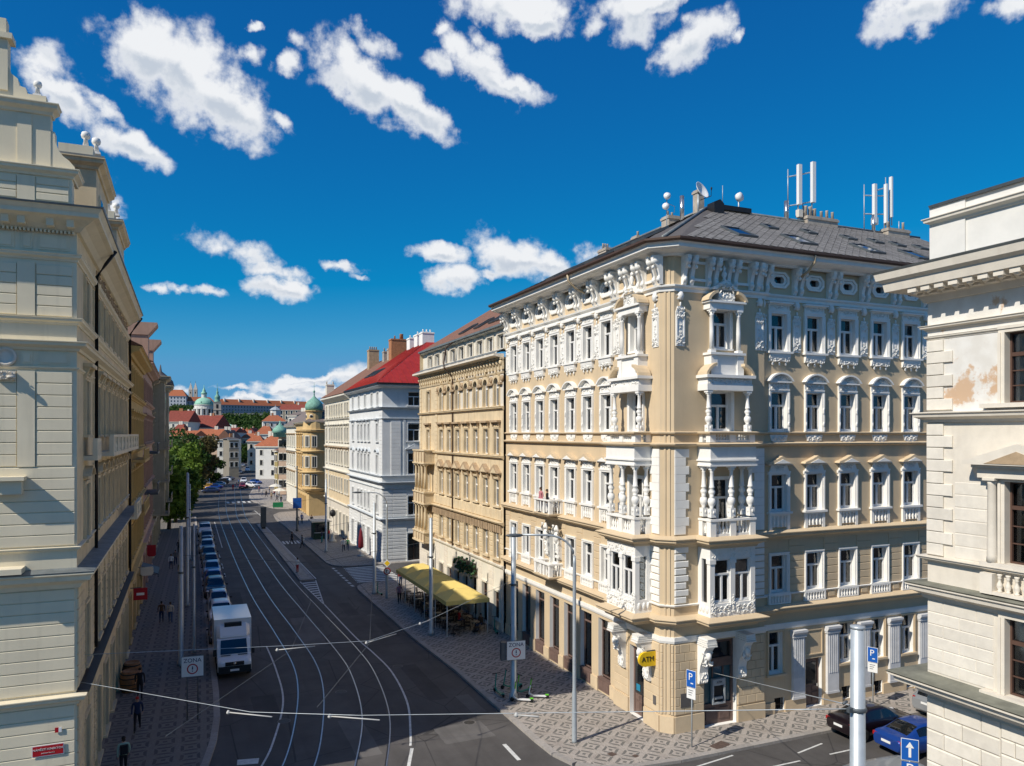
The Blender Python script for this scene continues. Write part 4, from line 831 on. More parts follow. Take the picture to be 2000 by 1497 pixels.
sw=math.hypot(9.42,4.68); slates((-1.12,21.1,e),(0,-1,0),(9.42,0,4.68),21.1,sw,lambda u,v:u>.4 and u<20.6-v*7.5/sw and .3<v<sw-.25)
m=MB(); m.tube([(8.3,21.1,29.24),(8.3,7.6,29.24)],.1,6); m.tube([(8.3,7.6,29.24),(27.2,7.6,29.24)],.1,6); m.tube([(-.55,-.55,24.58),(8.3,7.6,29.26)],.09,6); part(m,'ridge_cap',ZNC,B1)
Vs=Vector((0,8.72,4.68)).normalized(); ang=math.atan2(4.68,8.72)
def skylight(w,l):
    m=MB(); m.box(-w/2,w/2,-l/2,-l/2+.09,0,.13); m.box(-w/2,w/2,l/2-.09,l/2,0,.13); m.box(-w/2,-w/2+.08,-l/2+.09,l/2-.09,0,.13); m.box(w/2-.08,w/2,-l/2+.09,l/2-.09,0,.13); return m.mesh('skylight',DSTL)
SKYBIG=[(5.69,1.4),(9.85,1.35),(15.0,1.3),(18.94,1.26),(23.4,1.26)]; SKYSM=[(10.1,4.0),(13.2,4.05),(16.3,3.9),(18.6,3.9),(20.5,3.85),(22.6,3.85)]
SKY_L=[(x,y,1) for x,y in SKYBIG]+[(x,y,0) for x,y in SKYSM]
for x,y,b in SKY_L:
    w_,l_=(1.3,1.75) if b else (.8,.85)
    o=ob('skylight',cached(('sky',b),lambda:skylight(w_,l_)),B1,(x,y,e+(y+1.12)*4.68/8.72+.03),rot=(ang,0,0))
    ob('pane',cached(('skyp',b),lambda:MB().box(-w_/2+.08,w_/2-.08,-l_/2+.09,l_/2-.09,.05,.09).mesh('pane',GLD)),o)
for y in (3.2,5.0,8.5,11.5,14):
    o=ob('skylight',CACHE[('sky',1)],B1,(1.2,y,e+2.32*4.68/9.42+.03),rot=(math.atan2(4.68,9.42),0,R(-90))); ob('pane',CACHE[('skyp',1)],o)
def chimney(x,y,z,wx,wy,h,pots,matl=CONC,par=B1):
    m=MB(); m.box(-wx/2,wx/2,-wy/2,wy/2,-1.2,h); m.box(-wx/2-.06,wx/2+.06,-wy/2-.06,wy/2+.06,h-.22,h-.08)
    for px_,ph,pr_ in pots: m.lathe(px_,0,h,[(pr_,0),(pr_*.9,ph*.9),(pr_*1.05,ph)],8)
    return part(m,'chimney',matl,par,(x,y,z))
chimney(17.6,7.6,29.15,2.7,.7,.45,[(-1.2,.7,.14),(-.8,.7,.12),(-.4,.6,.12),(.2,.5,.1),(.7,.6,.1),(1.2,.55,.1)])
chimney(24.5,7.4,29.1,2.1,.7,.4,[(-.7,.5,.1),(.8,.6,.09)])
chimney(8.35,8.5,29.0,.5,.5,1.6,[])
chimney(7.4,10.2,28.7,.9,.8,.55,[(-.25,.35,.09),(.1,.3,.08)]); chimney(8.3,20.2,28.9,.7,1.2,.55,[(-.25,.4,.08),(-.05,.4,.08),(.15,.4,.08)]); chimney(8.3,15.6,29,.6,.7,.35,[(0,.35,.09)])
m=MB(); m.box(8.6,11.6,7.3,7.5,29.2,29.5); part(m,'ridge_board',BLK,B1)
# balconies on the west front, with atlas figures
def bal(z,h,sd):
    m=MB(); c=8.35; m.box(c-1.15,c+1.15,-1.0,0,z-.16,z-.02,1); m.box(c-1.22,c+1.22,-1.07,0,z-.08,z+.0,1)
    for x in (-1.03,1.03):
        m.box(c+x-.12,c+x+.12,-.98,-.74,z,z+h); m.box(c+x-.1,c+x+.1,-.2,0,z,z+h); m.box(c+x-.13,c+x+.13,-.74,0,z+h,z+h+.09)
        for k in range(2): baluster(m,c+x,-.6+.25*k,z,h,.075)
    m.box(c-1.2,c+1.2,-1.02,-.70,z+h,z+h+.09); m.box(c-.32,c-.16,-.96,-.76,z,z+h); m.box(c+.16,c+.32,-.96,-.76,z,z+h)
    for x in (-.75,-.5,0,.5,.75): baluster(m,c+x,-.86,z,h,.075)
    FW.mb(m,'balcony',[WHT,TAN])
bal(9.88,.8,1); bal(5.88,.72,2)
for x in (-.8,.8):
    m=MB(); c=8.35+x; m.prism([(0,6.9),(-.15,6.9),(-.3,7.6),(-.28,8.2),(0,8.2)],c-.2,c+.2,'x'); m.blob(c,-.30,8.35,.26,.2,.38,0,8,6); m.blob(c,-.36,8.86,.13,.14,.17,0,8,6); m.tube([(c-.22,-.3,8.55),(c-.4,-.4,8.8),(c-.2,-.45,9.12)],.085,6); m.tube([(c+.22,-.3,8.55),(c+.4,-.4,8.8),(c+.2,-.45,9.12)],.085,6); stucco(m,c-.22,c+.22,7.0,8.1,-.25,14,int(77+x),0,.1,.1)
    FW.mb(m,'atlas_figure',[WHO])
# ================================================================== simple helpers for the other houses
def swp(root,path,prof,name,matl): return part(MB().sweep(path,prof),name,matl,root)
def crn(z,h,o): return [(-.04,z),(o*.2,z),(o*.3,z+h*.25),(o*.8,z+h*.5),(o*.85,z+h*.75),(o,z+h*.85),(o,z+h*.93),(o*.1,z+h),(-.04,z+h)]
def sfar(w,h,matl,kind,sd=0,t=.16):
    m=MB(); architrave(m,w,h,t,.08); sill(m,w,.2)
    if kind=='tri':
        a=w/2+.42; m.box(-a+.1,a-.1,-.16,0,h+t+.18,h+t+.28); m.prism([(-a,h+t+.28),(a,h+t+.28),(a,h+t+.36),(0,h+t+.95),(-a,h+t+.36)],-.34,0,'y',1); m.prism([(-a*.6,h+t+.32),(a*.6,h+t+.32),(0,h+t+.72)],-.36,-.34,'y',0)
        for s in (-1,1): m.prism([(0,h+t-.25),(-.12,h+t-.2),(-.24,h+t+.28),(0,h+t+.28)],s*(w/2+.1)-.09,s*(w/2+.1)+.09,'x',1)
    elif kind=='arc':
        m.box(-w/2-.25,w/2+.25,-.18,0,h+t+.1,h+t+.18); arch_ring(m,w+.6,.4,h+t+.18,-.02,.3,.1,1)
    elif kind=='flat':
        m.box(-w/2-.12,w/2+.12,-.06,0,h+t,h+t+.35); stucco(m,-w/2,w/2,h+t+.05,h+t+.3,-.06,5,sd,0,.08,.06); m.box(-w/2-.3,w/2+.3,-.34,0,h+t+.35,h+t+.50,1)
        for s in (-1,1): m.prism([(0,h+t-.1),(-.1,h+t),(-.26,h+t+.35),(0,h+t+.35)],s*(w/2+.14)-.08,s*(w/2+.14)+.08,'x',1)
    elif kind=='round':
        P=[(w/2*math.cos(math.pi*i/10),h-w/2+w/2*math.sin(math.pi*i/10)) for i in range(11)]
        for i in range(10): a,b=P[i],P[i+1]; m.add([(a[0],-.02,a[1]),(b[0],-.02,b[1]),(b[0],-.02,h+.02),(a[0],-.02,h+.02)],[(0,1,2,3)],0)
        arch_ring(m,w+.36,w/2+.18,h-w/2,-.02,.14,.17,0); m.blob(0,-.1,h+.42,.1,.1,.22,0)
        for s in (-1,1): m.box(s*(w/2+.35)-.28,s*(w/2+.35)+.28,-.22,0,h-w/2-.1,h-w/2+.08,1); m.blob(s*(w/2+.62),-.06,h-w/2+.35,.3,.12,.25,1,8,5)
    elif kind=='none': pass
    return m.mesh('window',matl if isinstance(matl,list) else [matl,matl])
def row(F,S,z,w,h,matl,kind,style='far',depth=.24,frame=None,pane=None,cu=0,sd=0,name='window'):
    mm=matl if isinstance(matl,list) else [matl,matl]
    for i,s in enumerate(S):
        F.window(s,z,w,h,style,depth,frame=frame,surround=cached(('sf',w,h,kind,mm[0].name,mm[1].name),lambda:sfar(w,h,mm,kind,sd)),pane=pane or GLD,curtain=cu,sname=name)
def back_walls(root,pts,z,matl):
    m=MB()
    for a,b in zip(pts,pts[1:]): m.quad((a[0],a[1],0),(b[0],b[1],0),(b[0],b[1],z),(a[0],a[1],z))
    part(m,'wall',matl,root)
def roof_faces(root,faces,matl,name='roof'):
    m=MB()
    for f in faces: m.add(f,[tuple(range(len(f)))])
    return part(m,name,matl,root)
def pots(n,r=.11,h=.5): return [(-.5+1.0*k/max(1,n-1),h,r) for k in range(n)]
# ------------------------------------------------------------------ sandstone block next door
B2=thing('apartment_building','sandstone tenement with triangular window pediments behind the yellow awning','building',(21.9,53,0))
F=Fac(B2,0,22.4,R(-90)); S=[7.3+2.3*k for k in range(7)]
SD=[SND,SNDD]
row(F,S+[3.1],13.4,1.02,1.95,SD,'flat',cu=1,pane=GLC); row(F,S,9.45,1.02,2.05,SD,'tri',cu=2,pane=GLC); row(F,S,17.12,1.0,2.2,[SND,SNDD],'round',cu=1,pane=GLC)
row(F,[3.1],17.12,1.0,2.0,SD,'none'); row(F,S,5.42,1.0,2.05,SD,'none',cu=1,pane=GLC); row(F,[3.1],9.45,1.02,2.3,SD,'none'); row(F,[3.1],5.42,1.0,2.1,SD,'none')
GS=[4.6,7.3,9.7,11.9,14.1,21.1]
row(F,GS,.8,1.1,2.1,[IVO,IVO],'none',frame=BFR,cu=2,pane=GLC); row(F,[16.2,18.6],.05,1.2,3.1,[IVO,IVO],'none',style='shop2',frame=BFR)
F.wall(0,22.4,0,4.75,[IVO,IVO]); F.wall(0,22.4,4.75,16.95,[SND,SND]); F.wall(0,10.75,16.95,21,[SND,SND]); F.wall(10.75,22.4,16.95,21,[SNDL,SND])
P2=[(0,22.4),(0,0)]
for z,h,o in ((4.72,.3,.22),(8.02,.28,.42),(13.02,.3,.28),(16.78,.3,.26)): swp(B2,P2,crn(z,h,o),'cornice',SND if z>5 else IVO)
swp(B2,P2,[(-.04,19.55),(.06,19.55),(.1,19.68),(-.04,19.72)],'string_course',SND); swp(B2,P2,[(-.04,20.7),(.3,20.75),(.7,20.82),(.8,20.85),(.8,21.0),(-.04,21.02)],'eaves',SNDL)
roof_faces(B2,[[(-.82,22.4,21.02),(-.82,0,21.02),(.15,0,21.45),(.15,22.4,21.45)]],ZNC,'cornice_flashing')
m=MB()
for k in range(34): x=.35+.66*k; m.box(x,x+.36,-.16,0,19.85,20.6); m.blob(x+.18,-.2,20.35,.16,.16,.22); m.box(x-.05,x+.41,-.3,0,20.6,20.7)
F.mb(m,'bracket_frieze',SND)
m=MB()
for k in range(60): m.box(.1+.37*k,.32+.37*k,-.22,0,7.45,8.0)
F.mb(m,'dentil_band',SNDD)
for k in range(20):
    me=cached('b2pan',lambda:MB().cbox(-.5,.5,-.09,0,0,.85,.05).mesh('parapet_panel',SND)); F.put(me,'parapet_panel',.7+1.1*k,8.36)
    if k%2==0 and k<20: F.put(cached('b2pan2',lambda:MB().cbox(-.7,.7,-.06,0,0,.5,.04).mesh('parapet_panel',SNDD)),'parapet_panel',1.2+1.1*k,4.85)
edges=[0]+[x for s in S for x in (s-.68,s+.68)]+[22.4]; edges[0]=4.2
for a,b in zip(edges[::2],edges[1::2]):
    L=round(b-a-.02,2); me=cached(('b2c',L),lambda:MB().cbox(0,L,-.05,0,.015,.37,.03).mesh('stone_course',SND))
    for k in range(5): F.put(me,'stone_course',a+.01,5.45+.39*k)
blocks(F,.05,.75,8.4,19.4,.42,.7,.06,SND,'quoin_block'); blocks(F,5.3,6.0,9.3,19.4,.42,.7,.06,SND,'quoin_block')
gs=sorted([(s-.72,s+.72) for s in GS]+[(15.5,16.9),(17.9,19.3)]); xs=[0]+[v for g in gs for v in g]+[22.4]
for a,b in zip(xs[::2],xs[1::2]):
    if b-a<.2: continue
    L=round(b-a-.02,2); me=cached(('b2g',L),lambda:MB().cbox(0,L,-.04,0,.01,.5,.02).mesh('stone_course',SNDL))
    for k in range(9): F.put(me,'stone_course',a+.01,.1+.51*k)
m=MB(); m.tube([(10.8,-.12,23.1),(10.8,-.75,22.6),(10.8,-.95,21.2),(10.8,-.9,20.8),(10.8,-.14,20.0),(10.8,-.14,4.9)],.07,6); F.mb(m,'downpipe',GUT)
for z,h in ((4.55,.85),(8.25,1.0),(12.15,1.15)):     # stacked corner oriel
    m=MB(); m.box(1.2,5.0,-1.0,0,z,z+h); m.box(1.1,5.1,-1.1,0,z+h,z+h+.12); m.box(1.1,5.1,-1.1,0,z-.1,z+.05)
    for x in (1.3,2.2,3.1,4.0,4.9): m.box(x-.12,x+.12,-1.04,-1.0,z+.1,z+h-.05,1)
    F.mb(m,'oriel_balcony',SD)
for z,h in ((5.5,2.6),(9.4,2.6)):
    for x in (1.5,2.6,3.6,4.7): m=MB(); m.box(-.16,.16,-.16,.16,0,.25); m.lathe(0,0,.25,[(.15,0),(.14,h*.5),(.12,h-.5),(.2,h-.3)],8); m.box(-.22,.22,-.2,.2,h-.1,h); F.mb(m,'column',SND,x,z,.8)
FA=Fac(B2,.35,22.4,R(-90)); row(FA,[2.6,4.9]+[7.3+2.3*k for k in range(7)],21.5,1.3,1.15,[SNDL,SNDL],'none',style='two',cu=5,pane=GLC); FA.wall(0,22.4,21.3,23.1,[IVO,IVO])
swp(B2,[(.35,22.4),(.35,0)],[(-.04,22.95),(.2,23.0),(.4,23.06),(.42,23.2),(-.04,23.25)],'eaves',IVO); swp(B2,[(.35,22.4),(.35,0)],[(.42,23.14),(.54,23.14),(.54,23.3),(.42,23.26)],'gutter',ZNC)
roof_faces(B2,[[(-.1,22.4,23.28),(-.1,0,23.28),(8,0,28.3),(8,22.4,28.3)],[(8,22.4,28.3),(8,0,28.3),(14,0,24),(14,22.4,24)],[(-.1,22.4,23.28),(8,22.4,28.3),(14,22.4,24)]],ROFB)
back_walls(B2,[(0,22.4),(14,22.4),(14,0)],23.2,SND)
for y in (4,5.5,9,13): o=ob('skylight',CACHE[('sky',1)],B2,(1.9,y,24.55),rot=(math.atan2(5,8.1),0,R(-90))); ob('pane',CACHE[('skyp',1)],o)
m=MB(); m.tube([(0,-.5,0),(0,-.62,.1),(0,-.7,.7),(0,-.6,.75)],.03,6); m.box(-2.2,2.0,-.22,-.05,-.1,.75); F.mb(m,'restaurant_sign',mat('dark_wood_sign',(.06,.05,.04),.6,.1,3),14.6,3.55)
m=MB(); r=random.Random(8)
for k in range(60): m.blob(r.uniform(-2.4,2.4),-.35+r.uniform(-.15,.15),.3+r.gauss(0,.3),.16,.14,.12,0,5,3)
F.mb(m,'hanging_ivy',mat('ivy_green',(.035,.09,.035),.8,.4,6),14.6,3.5)
# ------------------------------------------------------------------ pale blue corner house with the red roof
B3=thing('apartment_building','pale blue corner house with bright red hipped metal roof','building',(20.9,87.5,0))
F=Fac(B3,0,19.4,R(-90)); FB=Fac(B3,0,0,0); BL=[BLU,BLU]
BC=[BLU,mat('blue_grey_trim',(.54,.58,.61),.85,.06,2)]
row(F,[2.6,6.5,10.3,14.1,17.2],18.3,.95,1.6,BL,'none'); row(F,[2.6,6.1,8.15,10.3,12.4,16.9],14.05,1.0,2.1,BC,'flat'); row(F,[2.6,6.1,8.15,10.3,12.4,16.9],10.2,1.0,2.2,BC,'arc'); row(F,[2.6,6.1,8.15,10.3,12.4,16.9],5.55,1.0,2.1,BC,'none')
row(F,[2.6,6.5,9.5,12.4,16.5],.1,1.4,3.2,BC,'none',style='shop2')
row(FB,[3.8,7.2],18.3,1.4,1.6,BC,'none'); row(FB,[3.8,7.2],14.1,1.4,2.05,BC,'none'); row(FB,[3.8,7.2],10.2,1.4,2.5,BC,'tri'); row(FB,[3.8,7.2],5.4,1.4,2.2,BC,'none'); row(FB,[3.8],.05,1.5,3.15,BC,'none',style='shop2',frame=BFR); row(FB,[7.2],.6,1.4,2.5,BC,'none')
F.wall(0,19.4,0,20.5,BL); FB.wall(0,14,0,20.5,BL); back_walls(B3,[(0,19.4),(14,19.4),(14,0)],20.5,BLU)
P3=[(0,19.4),(0,0),(14,0)]
for z,h,o in ((4.75,.35,.4),(9.05,.3,.5),(9.85,.25,.3),(17.85,.25,.4),(16.6,.2,.15),(8.4,.2,.15)): swp(B3,P3,crn(z,h,o),'cornice',BC[1])
swp(B3,P3,[(-.04,20.3),(.2,20.35),(.6,20.5),(.7,20.55),(.7,20.75),(-.04,20.85)],'eaves',BLU); swp(B3,P3,[(.7,20.7),(.84,20.7),(.84,20.9),(.7,20.85)],'gutter',BLK)
e3=20.86
roof_faces(B3,[[(-.8,19.4,e3),(-.8,-.8,e3),(8.1,9.1,27),(8.1,19.4,27)]],mat('maroon_sheet_roof',(.16,.045,.045),.4,.15,1.5,.05)); roof_faces(B3,[[(-.8,-.8,e3),(14,-.8,e3),(14,9.1,27),(8.1,9.1,27)],[(8.1,19.4,27),(8.1,9.1,27),(14,9.1,27),(14,19.4,23)],[(-.8,19.4,e3),(8.1,19.4,27),(14,19.4,23)]],ROFR)
m=MB()   # standing seams of the sheet roof
for k in range(20): t=k/20; x=-.8+14.8*t; m.tube([(x,-.8,e3+.03),(max(x,-.8+8.9) if False else x+0,-.8+min(9.9,max(0,(x+.8)*9.9/8.9)),e3+.03+min(9.9,max(0,(x+.8)*9.9/8.9))*.62)],.035,4) if x>-.5 else None
for k in range(30): y=-.3+.66*k; f=min(1,(y+.8)/9.9); m.tube([(-.8,y,e3+.03),(-.8+8.9*f,y,e3+.03+6.14*f)],.035,4)
part(m,'roof_seams',ROFR,B3)
for y in (11,12.5,14.5,16): o=ob('skylight',CACHE[('sky',1)],B3,(2.2,y,23.0),rot=(math.atan2(6.14,8.9),0,R(-90))); ob('pane',CACHE[('skyp',1)],o)
blocks(F,17.9,19.35,4.9,17.5,.42,.7,.05,BLU,'quoin_block'); blocks(FB,1.0,2.2,9.9,16.4,.42,1.2,.09,BLU,'quoin_block',half=False)
FB.mb(MB().box(2.5,2.75,-.1,0,9.9,16.6),'pilaster_strip',BC[1])
for a,b in ((.05,1.2),(1.2,2.95),(4.7,6.4)):
    L=round(b-a,2); me=cached(('b3g',L),lambda:MB().cbox(0,L-.03,-.06,0,.03,.37,.03).mesh('stone_course',BLU))
    for k in range(11): FB.put(me,'stone_course',a,.3+.4*k)
    for k in range(8): FB.put(me,'stone_course',a,5.2+.4*k)
for a,b in ((0,1.8),(3.4,5.7),(7.3,8.7),(10.3,11.6),(13.2,15.7),(17.3,19.35)):
    L=round(b-a,2); me=cached(('b3g',L),lambda:MB().cbox(0,L-.03,-.06,0,.03,.37,.03).mesh('stone_course',BLU))
    for k in range(11): F.put(me,'stone_course',a,.3+.4*k)
me=cached(('b3l',1),lambda:MB().cbox(0,3.3,-.05,0,.03,.37,.03).mesh('stone_course',BLU))
for k in range(9): F.put(cached(('b3g',1.25),lambda:MB().cbox(0,1.22,-.06,0,.03,.37,.03).mesh('stone_course',BLU)),'stone_course',18.1,5.2+.4*k); F.put(CACHE[('b3g',1.25)],'stone_course',14.2,5.2+.4*k)
# ------------------------------------------------------------------ ivory house beyond it
B4=thing('apartment_building','ivory tenement with long brown tiled roof beyond the pale blue house','building',(20.9,106.9,0))
F=Fac(B4,0,20.4,R(-90)); S=[1.6]+[4.6+2.05*k for k in range(6)]+[17.4,19.2]; IV=[IVO,SNDD]; IV2=[IVO,IVO]
row(F,S,17.55,1.0,1.8,IV2,'none'); row(F,S,13.8,1.0,2.0,IV2,'flat'); row(F,S,10.4,1.0,2.0,IV,'flat'); row(F,S,6.4,1.0,2.0,IV,'none'); row(F,[1.6,4.6,7.6,10.6,13.6,16.6,19.0],.1,1.2,3.2,IV2,'none',style='shop2')
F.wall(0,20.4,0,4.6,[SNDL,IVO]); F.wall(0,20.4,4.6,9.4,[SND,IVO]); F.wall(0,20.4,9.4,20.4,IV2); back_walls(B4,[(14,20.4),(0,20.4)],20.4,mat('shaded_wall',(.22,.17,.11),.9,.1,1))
P4=[(0,20.4),(0,0)]
for z,h,o in ((4.5,.4,.3),(9.2,.35,.4),(12.9,.3,.25),(17.0,.3,.3)): swp(B4,P4,crn(z,h,o),'cornice',IVO)
swp(B4,P4,[(-.04,19.8),(.2,19.9),(.7,20.3),(.8,20.4),(.8,20.6),(-.04,20.7)],'eaves',IVO)
roof_faces(B4,[[(-.85,20.4,20.7),(-.85,0,20.7),(8.1,0,26.8),(8.1,20.4,26.8)],[(8.1,20.4,26.8),(8.1,0,26.8),(14,0,22.5),(14,20.4,22.5)],[(-.85,20.4,20.7),(8.1,20.4,26.8),(14,20.4,22.5)],[(-.85,0,20.7),(8.1,0,26.8),(14,0,22.5)]],ROFB)
blocks(F,.05,.7,4.9,19.6,.45,.65,.06,IVO,'quoin_block'); blocks(F,3.0,3.6,4.9,19.6,.45,.6,.06,IVO,'quoin_block')
chimney(6.6,14.5,25.8,1.6,1.4,2.6,pots(4),SNDD,B4); chimney(7.6,2.6,26.6,2.4,1.6,2.2,[(-.5,.5,.12),(.5,.8,.3)],TERR,B4); chimney(7.8,6.4,26.6,1.6,1.0,1.2,pots(3),CONC,B4); chimney(7.7,9.4,26.6,1.4,1.0,1.1,pots(3),CONC,B4); chimney(.6,19.5,21,1.2,1.2,2.0,pots(2),IVO,B4)
for x,y,h in ((8.4,10.2,1.5),(8.6,13.4,1.6),(8.5,16.8,1.5)): chimney(x,y,26.9,1.6,1.6,h,pots(3,.1,.4),WHT,B3)
# ------------------------------------------------------------------ yellow corner house with the onion-domed turret
B5=thing('corner_house','yellow ochre corner house with green onion dome turret','building',(20.4,142.0,0))
F=Fac(B5,0,17.5,R(-90)); FB=Fac(B5,0,0,0); YL=[YEL,YEL]
for z,h in ((12.4,2.0),(8.6,2.1),(4.9,2.0)): row(F,[2,4.8,7.6,10.4],z,1.1,h,YL,'flat'); row(FB,[4.5,7.5],z,1.1,h,YL,'none')
row(F,[2,4.8,7.6,10.4,13],.3,1.3,3.0,YL,'none',style='shop2'); F.wall(0,17.5,0,17,YL); FB.wall(0,12,0,17,YL); back_walls(B5,[(0,17.5),(12,17.5),(12,0)],17,YEL)
P5=[(0,17.5),(0,0),(12,0)]
for z,h,o in ((4.0,.35,.35),(7.8,.3,.3),(11.6,.3,.3),(15.3,.3,.4)): swp(B5,P5,crn(z,h,o),'cornice',YEL)
swp(B5,P5,crn(16.7,.5,.8),'eaves',IVO)
roof_faces(B5,[[(-.8,17.5,17.2),(-.8,-.8,17.2),(6,6,21.5),(6,17.5,21.5)],[(-.8,-.8,17.2),(12,-.8,17.2),(12,6,21.5),(6,6,21.5)],[(6,17.5,21.5),(6,6,21.5),(12,6,21.5),(12,17.5,17.2)],[(-.8,17.5,17.2),(6,17.5,21.5),(12,17.5,17.2)]],mat('grey_brown_roof',(.20,.16,.14),.85,.15,2,.2))
TX,TY=1.1,1.1
m=MB(); m.lathe(TX,TY,0,[(.2,3.6),(1.2,4.2),(2.1,4.7),(2.25,5.0),(2.05,5.1),(2.05,15.2),(2.4,15.4),(2.5,15.7),(2.1,15.8),(1.9,17.2),(1.5,17.3),(1.45,18.9),(1.7,19.05),(1.7,19.2)],16,0,False); tr=part(m,'turret',YEL,B5)
for z in (7.7,11.5): part(MB().lathe(TX,TY,z,[(2.0,0),(2.4,.15),(2.5,.4),(2.0,.5)],16),'turret_balcony',YEL,tr)
for z,h in ((5.6,1.9),(8.9,1.9),(12.6,1.9)):
    for a in (R(180),R(225),R(262)):
        o=ob('turret_window',cached('tw',lambda:(lambda m:(m.box(-.5,.5,-.1,.2,-.1,2.05,0),m.box(-.34,.34,-.12,-.1,.05,1.9,1),m.box(-.03,.03,-.14,-.12,.05,1.9,0),m)[3].mesh('turret_window',[IVO,GLD]))(MB())),tr,(TX+2.0*math.cos(a),TY+2.0*math.sin(a),z),a+R(90))
for a in (R(190),R(240)):
    m=MB(); m.lathe(0,0,0,[(.34,-.06),(.34,.06)],12,0); m.lathe(0,0,0,[(.24,.06),(.24,.08)],12,1); o=part(m,'round_window',[IVO,BLK],tr,(TX+1.42*math.cos(a),TY+1.42*math.sin(a),18.15)); o.rotation_euler=(R(90),0,a+R(90))
m=MB(); m.lathe(TX,TY,19.15,[(1.3,0),(1.62,.4),(1.66,.8),(1.5,1.3),(1.1,1.8),(.5,2.3),(.15,2.7),(.08,3.3),(.2,3.45),(.2,3.6),(.04,3.8),(.03,5.2)],18); part(m,'onion_dome',COP,B5)
B6=thing('town_house','narrow white house with dark roof beyond the yellow turret house','building',(20.5,159.6,0))
F=Fac(B6,0,17.4,R(-90)); 
for z in (12.3,8.4,4.6): row(F,[2,5,8,11,14],z,1.1,2.1,[IVO,SNDD],'flat')
F.wall(0,17.4,0,16.6,[IVO,IVO]); swp(B6,[(0,17.4),(0,0)],crn(16.2,.5,.7),'eaves',IVO); swp(B6,[(0,17.4),(0,0)],crn(11.2,.3,.3),'cornice',IVO); swp(B6,[(0,17.4),(0,0)],crn(3.9,.3,.3),'cornice',IVO)
roof_faces(B6,[[(-.7,17.4,16.7),(-.7,0,16.7),(6,0,21.3),(6,17.4,21.3)],[(6,17.4,21.3),(6,0,21.3),(12,0,17),(12,17.4,17)],[(-.7,17.4,16.7),(6,17.4,21.3),(12,17.4,17)]],mat('grey_brown_roof',(.2,.16,.14))); back_walls(B6,[(0,17.4),(12,17.4)],16.7,WHT)
# ------------------------------------------------------------------ cream corner building on the left
L1=thing('corner_building','cream rusticated corner building with scrolled gable and ball finials','building',(-3.8,32.74,0))
FS=Fac(L1,-8.2,0,0); FE=Fac(L1,0,0,R(90)); CR=[CRM,CRM]; LE=27.0
SE=[2.7]+[7.0+2.45*k for k in range(8)]
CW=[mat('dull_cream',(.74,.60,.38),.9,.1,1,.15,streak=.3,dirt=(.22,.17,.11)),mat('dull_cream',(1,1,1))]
for z,h,kd in ((19.45,1.75,'none'),(14.95,2.2,'flat'),(10.75,2.2,'arc'),(5.75,2.3,'none')): row(FE,SE,z,1.1,h,CW,kd,frame=BFR if z<10 else WFR)
row(FE,[2.7,7,10.7,14.4,18.1,21.8,25],.1,1.5,3.4,CW,'none',style='shop2',frame=BFR)
FE.wall(0,LE,0,22.8,CW); FS.wall(0,8.2,0,22.8,CR); back_walls(L1,[(0,LE),(-12,LE),(-12,0),(-8.2,0)],22.8,CRM)
PL=[(-8.2,0),(0,0),(0,LE)]
for z,h,o,n in ((4.88,.4,.35,0),(9.24,.66,.62,1),(10.6,.18,.14,0),(17.35,.12,.1,0),(18.08,.36,.4,0),(19.06,.26,.22,0),(21.42,.28,.2,0)): swp(L1,PL,crn(z,h,o),'cornice',CRM)
swp(L1,PL,[(-.04,22.5),(.12,22.52),(.3,22.7),(.62,22.9),(.8,22.96),(.8,23.1),(.92,23.28),(-.04,23.3)],'eaves',CRM); swp(L1,PL,[(-.5,23.3),(.96,23.28),(.98,23.34),(-.5,23.5)],'cornice_flashing',ZNC); swp(L1,PL,[(-.02,9.9),(.62,9.86),(.64,9.9),(-.02,9.98)],'cornice_flashing',ZNC); swp(L1,[(0,0),(0,LE)],[(-.02,5.28),(.40,5.26),(.42,5.3),(-.02,5.36)],'cornice_flashing',BLK)
def course(F,a,b,z0,z1,hh,matl,proud=.05):
    L=round(b-a,3); n=round((z1-z0)/hh); hh=(z1-z0)/n; me=cached(('lc',L,round(hh,3),matl.name),lambda:MB().cbox(0,L,-proud,0,.012,hh-.012,.018).mesh('stone_course',matl))
    for k in range(n): F.put(me,'stone_course',a,z0+hh*k)
for a,b in ((0,2.2),(2.9,8.12)): 
    pass
course(FS,2.0,8.14,.4,4.86,.45,CRM); course(FS,2.0,8.14,5.35,9.2,.45,CRM); course(FS,2.0,8.14,10.82,13.75,.42,CRM); course(FS,6.9,8.06,13.78,17.3,.42,CRM); course(FS,4.4,6.28,13.78,17.3,.42,CRM); course(FS,6.9,8.06,19.34,21.25,.38,CRM); course(FS,4.4,6.28,19.34,21.25,.38,CRM)
for a,b in ((6.95,7.95),(6.42,6.78),(5.2,6.2)):
    for z0,z1 in ((17.55,18.0),(21.8,22.35)): m=MB(); m.box(a,b,-.03,0,z0,z1); m.box(a+.07,b-.07,-.06,-.03,z0+.07,z1-.07); FS.mb(m,'wall_panel',CRM)
for x0 in (2.2,): FS.mb(MB().box(6.3,6.86,-.07,0,13.78,17.3),'pilaster_strip',CRM)
FS.mb(MB().box(6.3,6.86,-.07,0,19.34,21.3),'pilaster_strip',CRM)
m=MB()
for k in range(40): m.box(3.0+.13*k,3.07+.13*k,-.2,0,22.42,22.52)
for x in (5.0,6.0,6.5,7.4,8.05): m.box(x-.12,x+.12,-.55,-.1,22.6,22.86)
FS.mb(m,'dentil_band',CRM)
m=MB(); m.lathe(0,0,0,[(.10,-.05),(.34,-.05),(.36,.05),(.26,.08),(.24,.02),(.1,.02)],14,0); FS.put(m.mesh('round_medallion',SNDL),'round_medallion',5.95,17.8,.06).rotation_euler=(R(90),0,0)
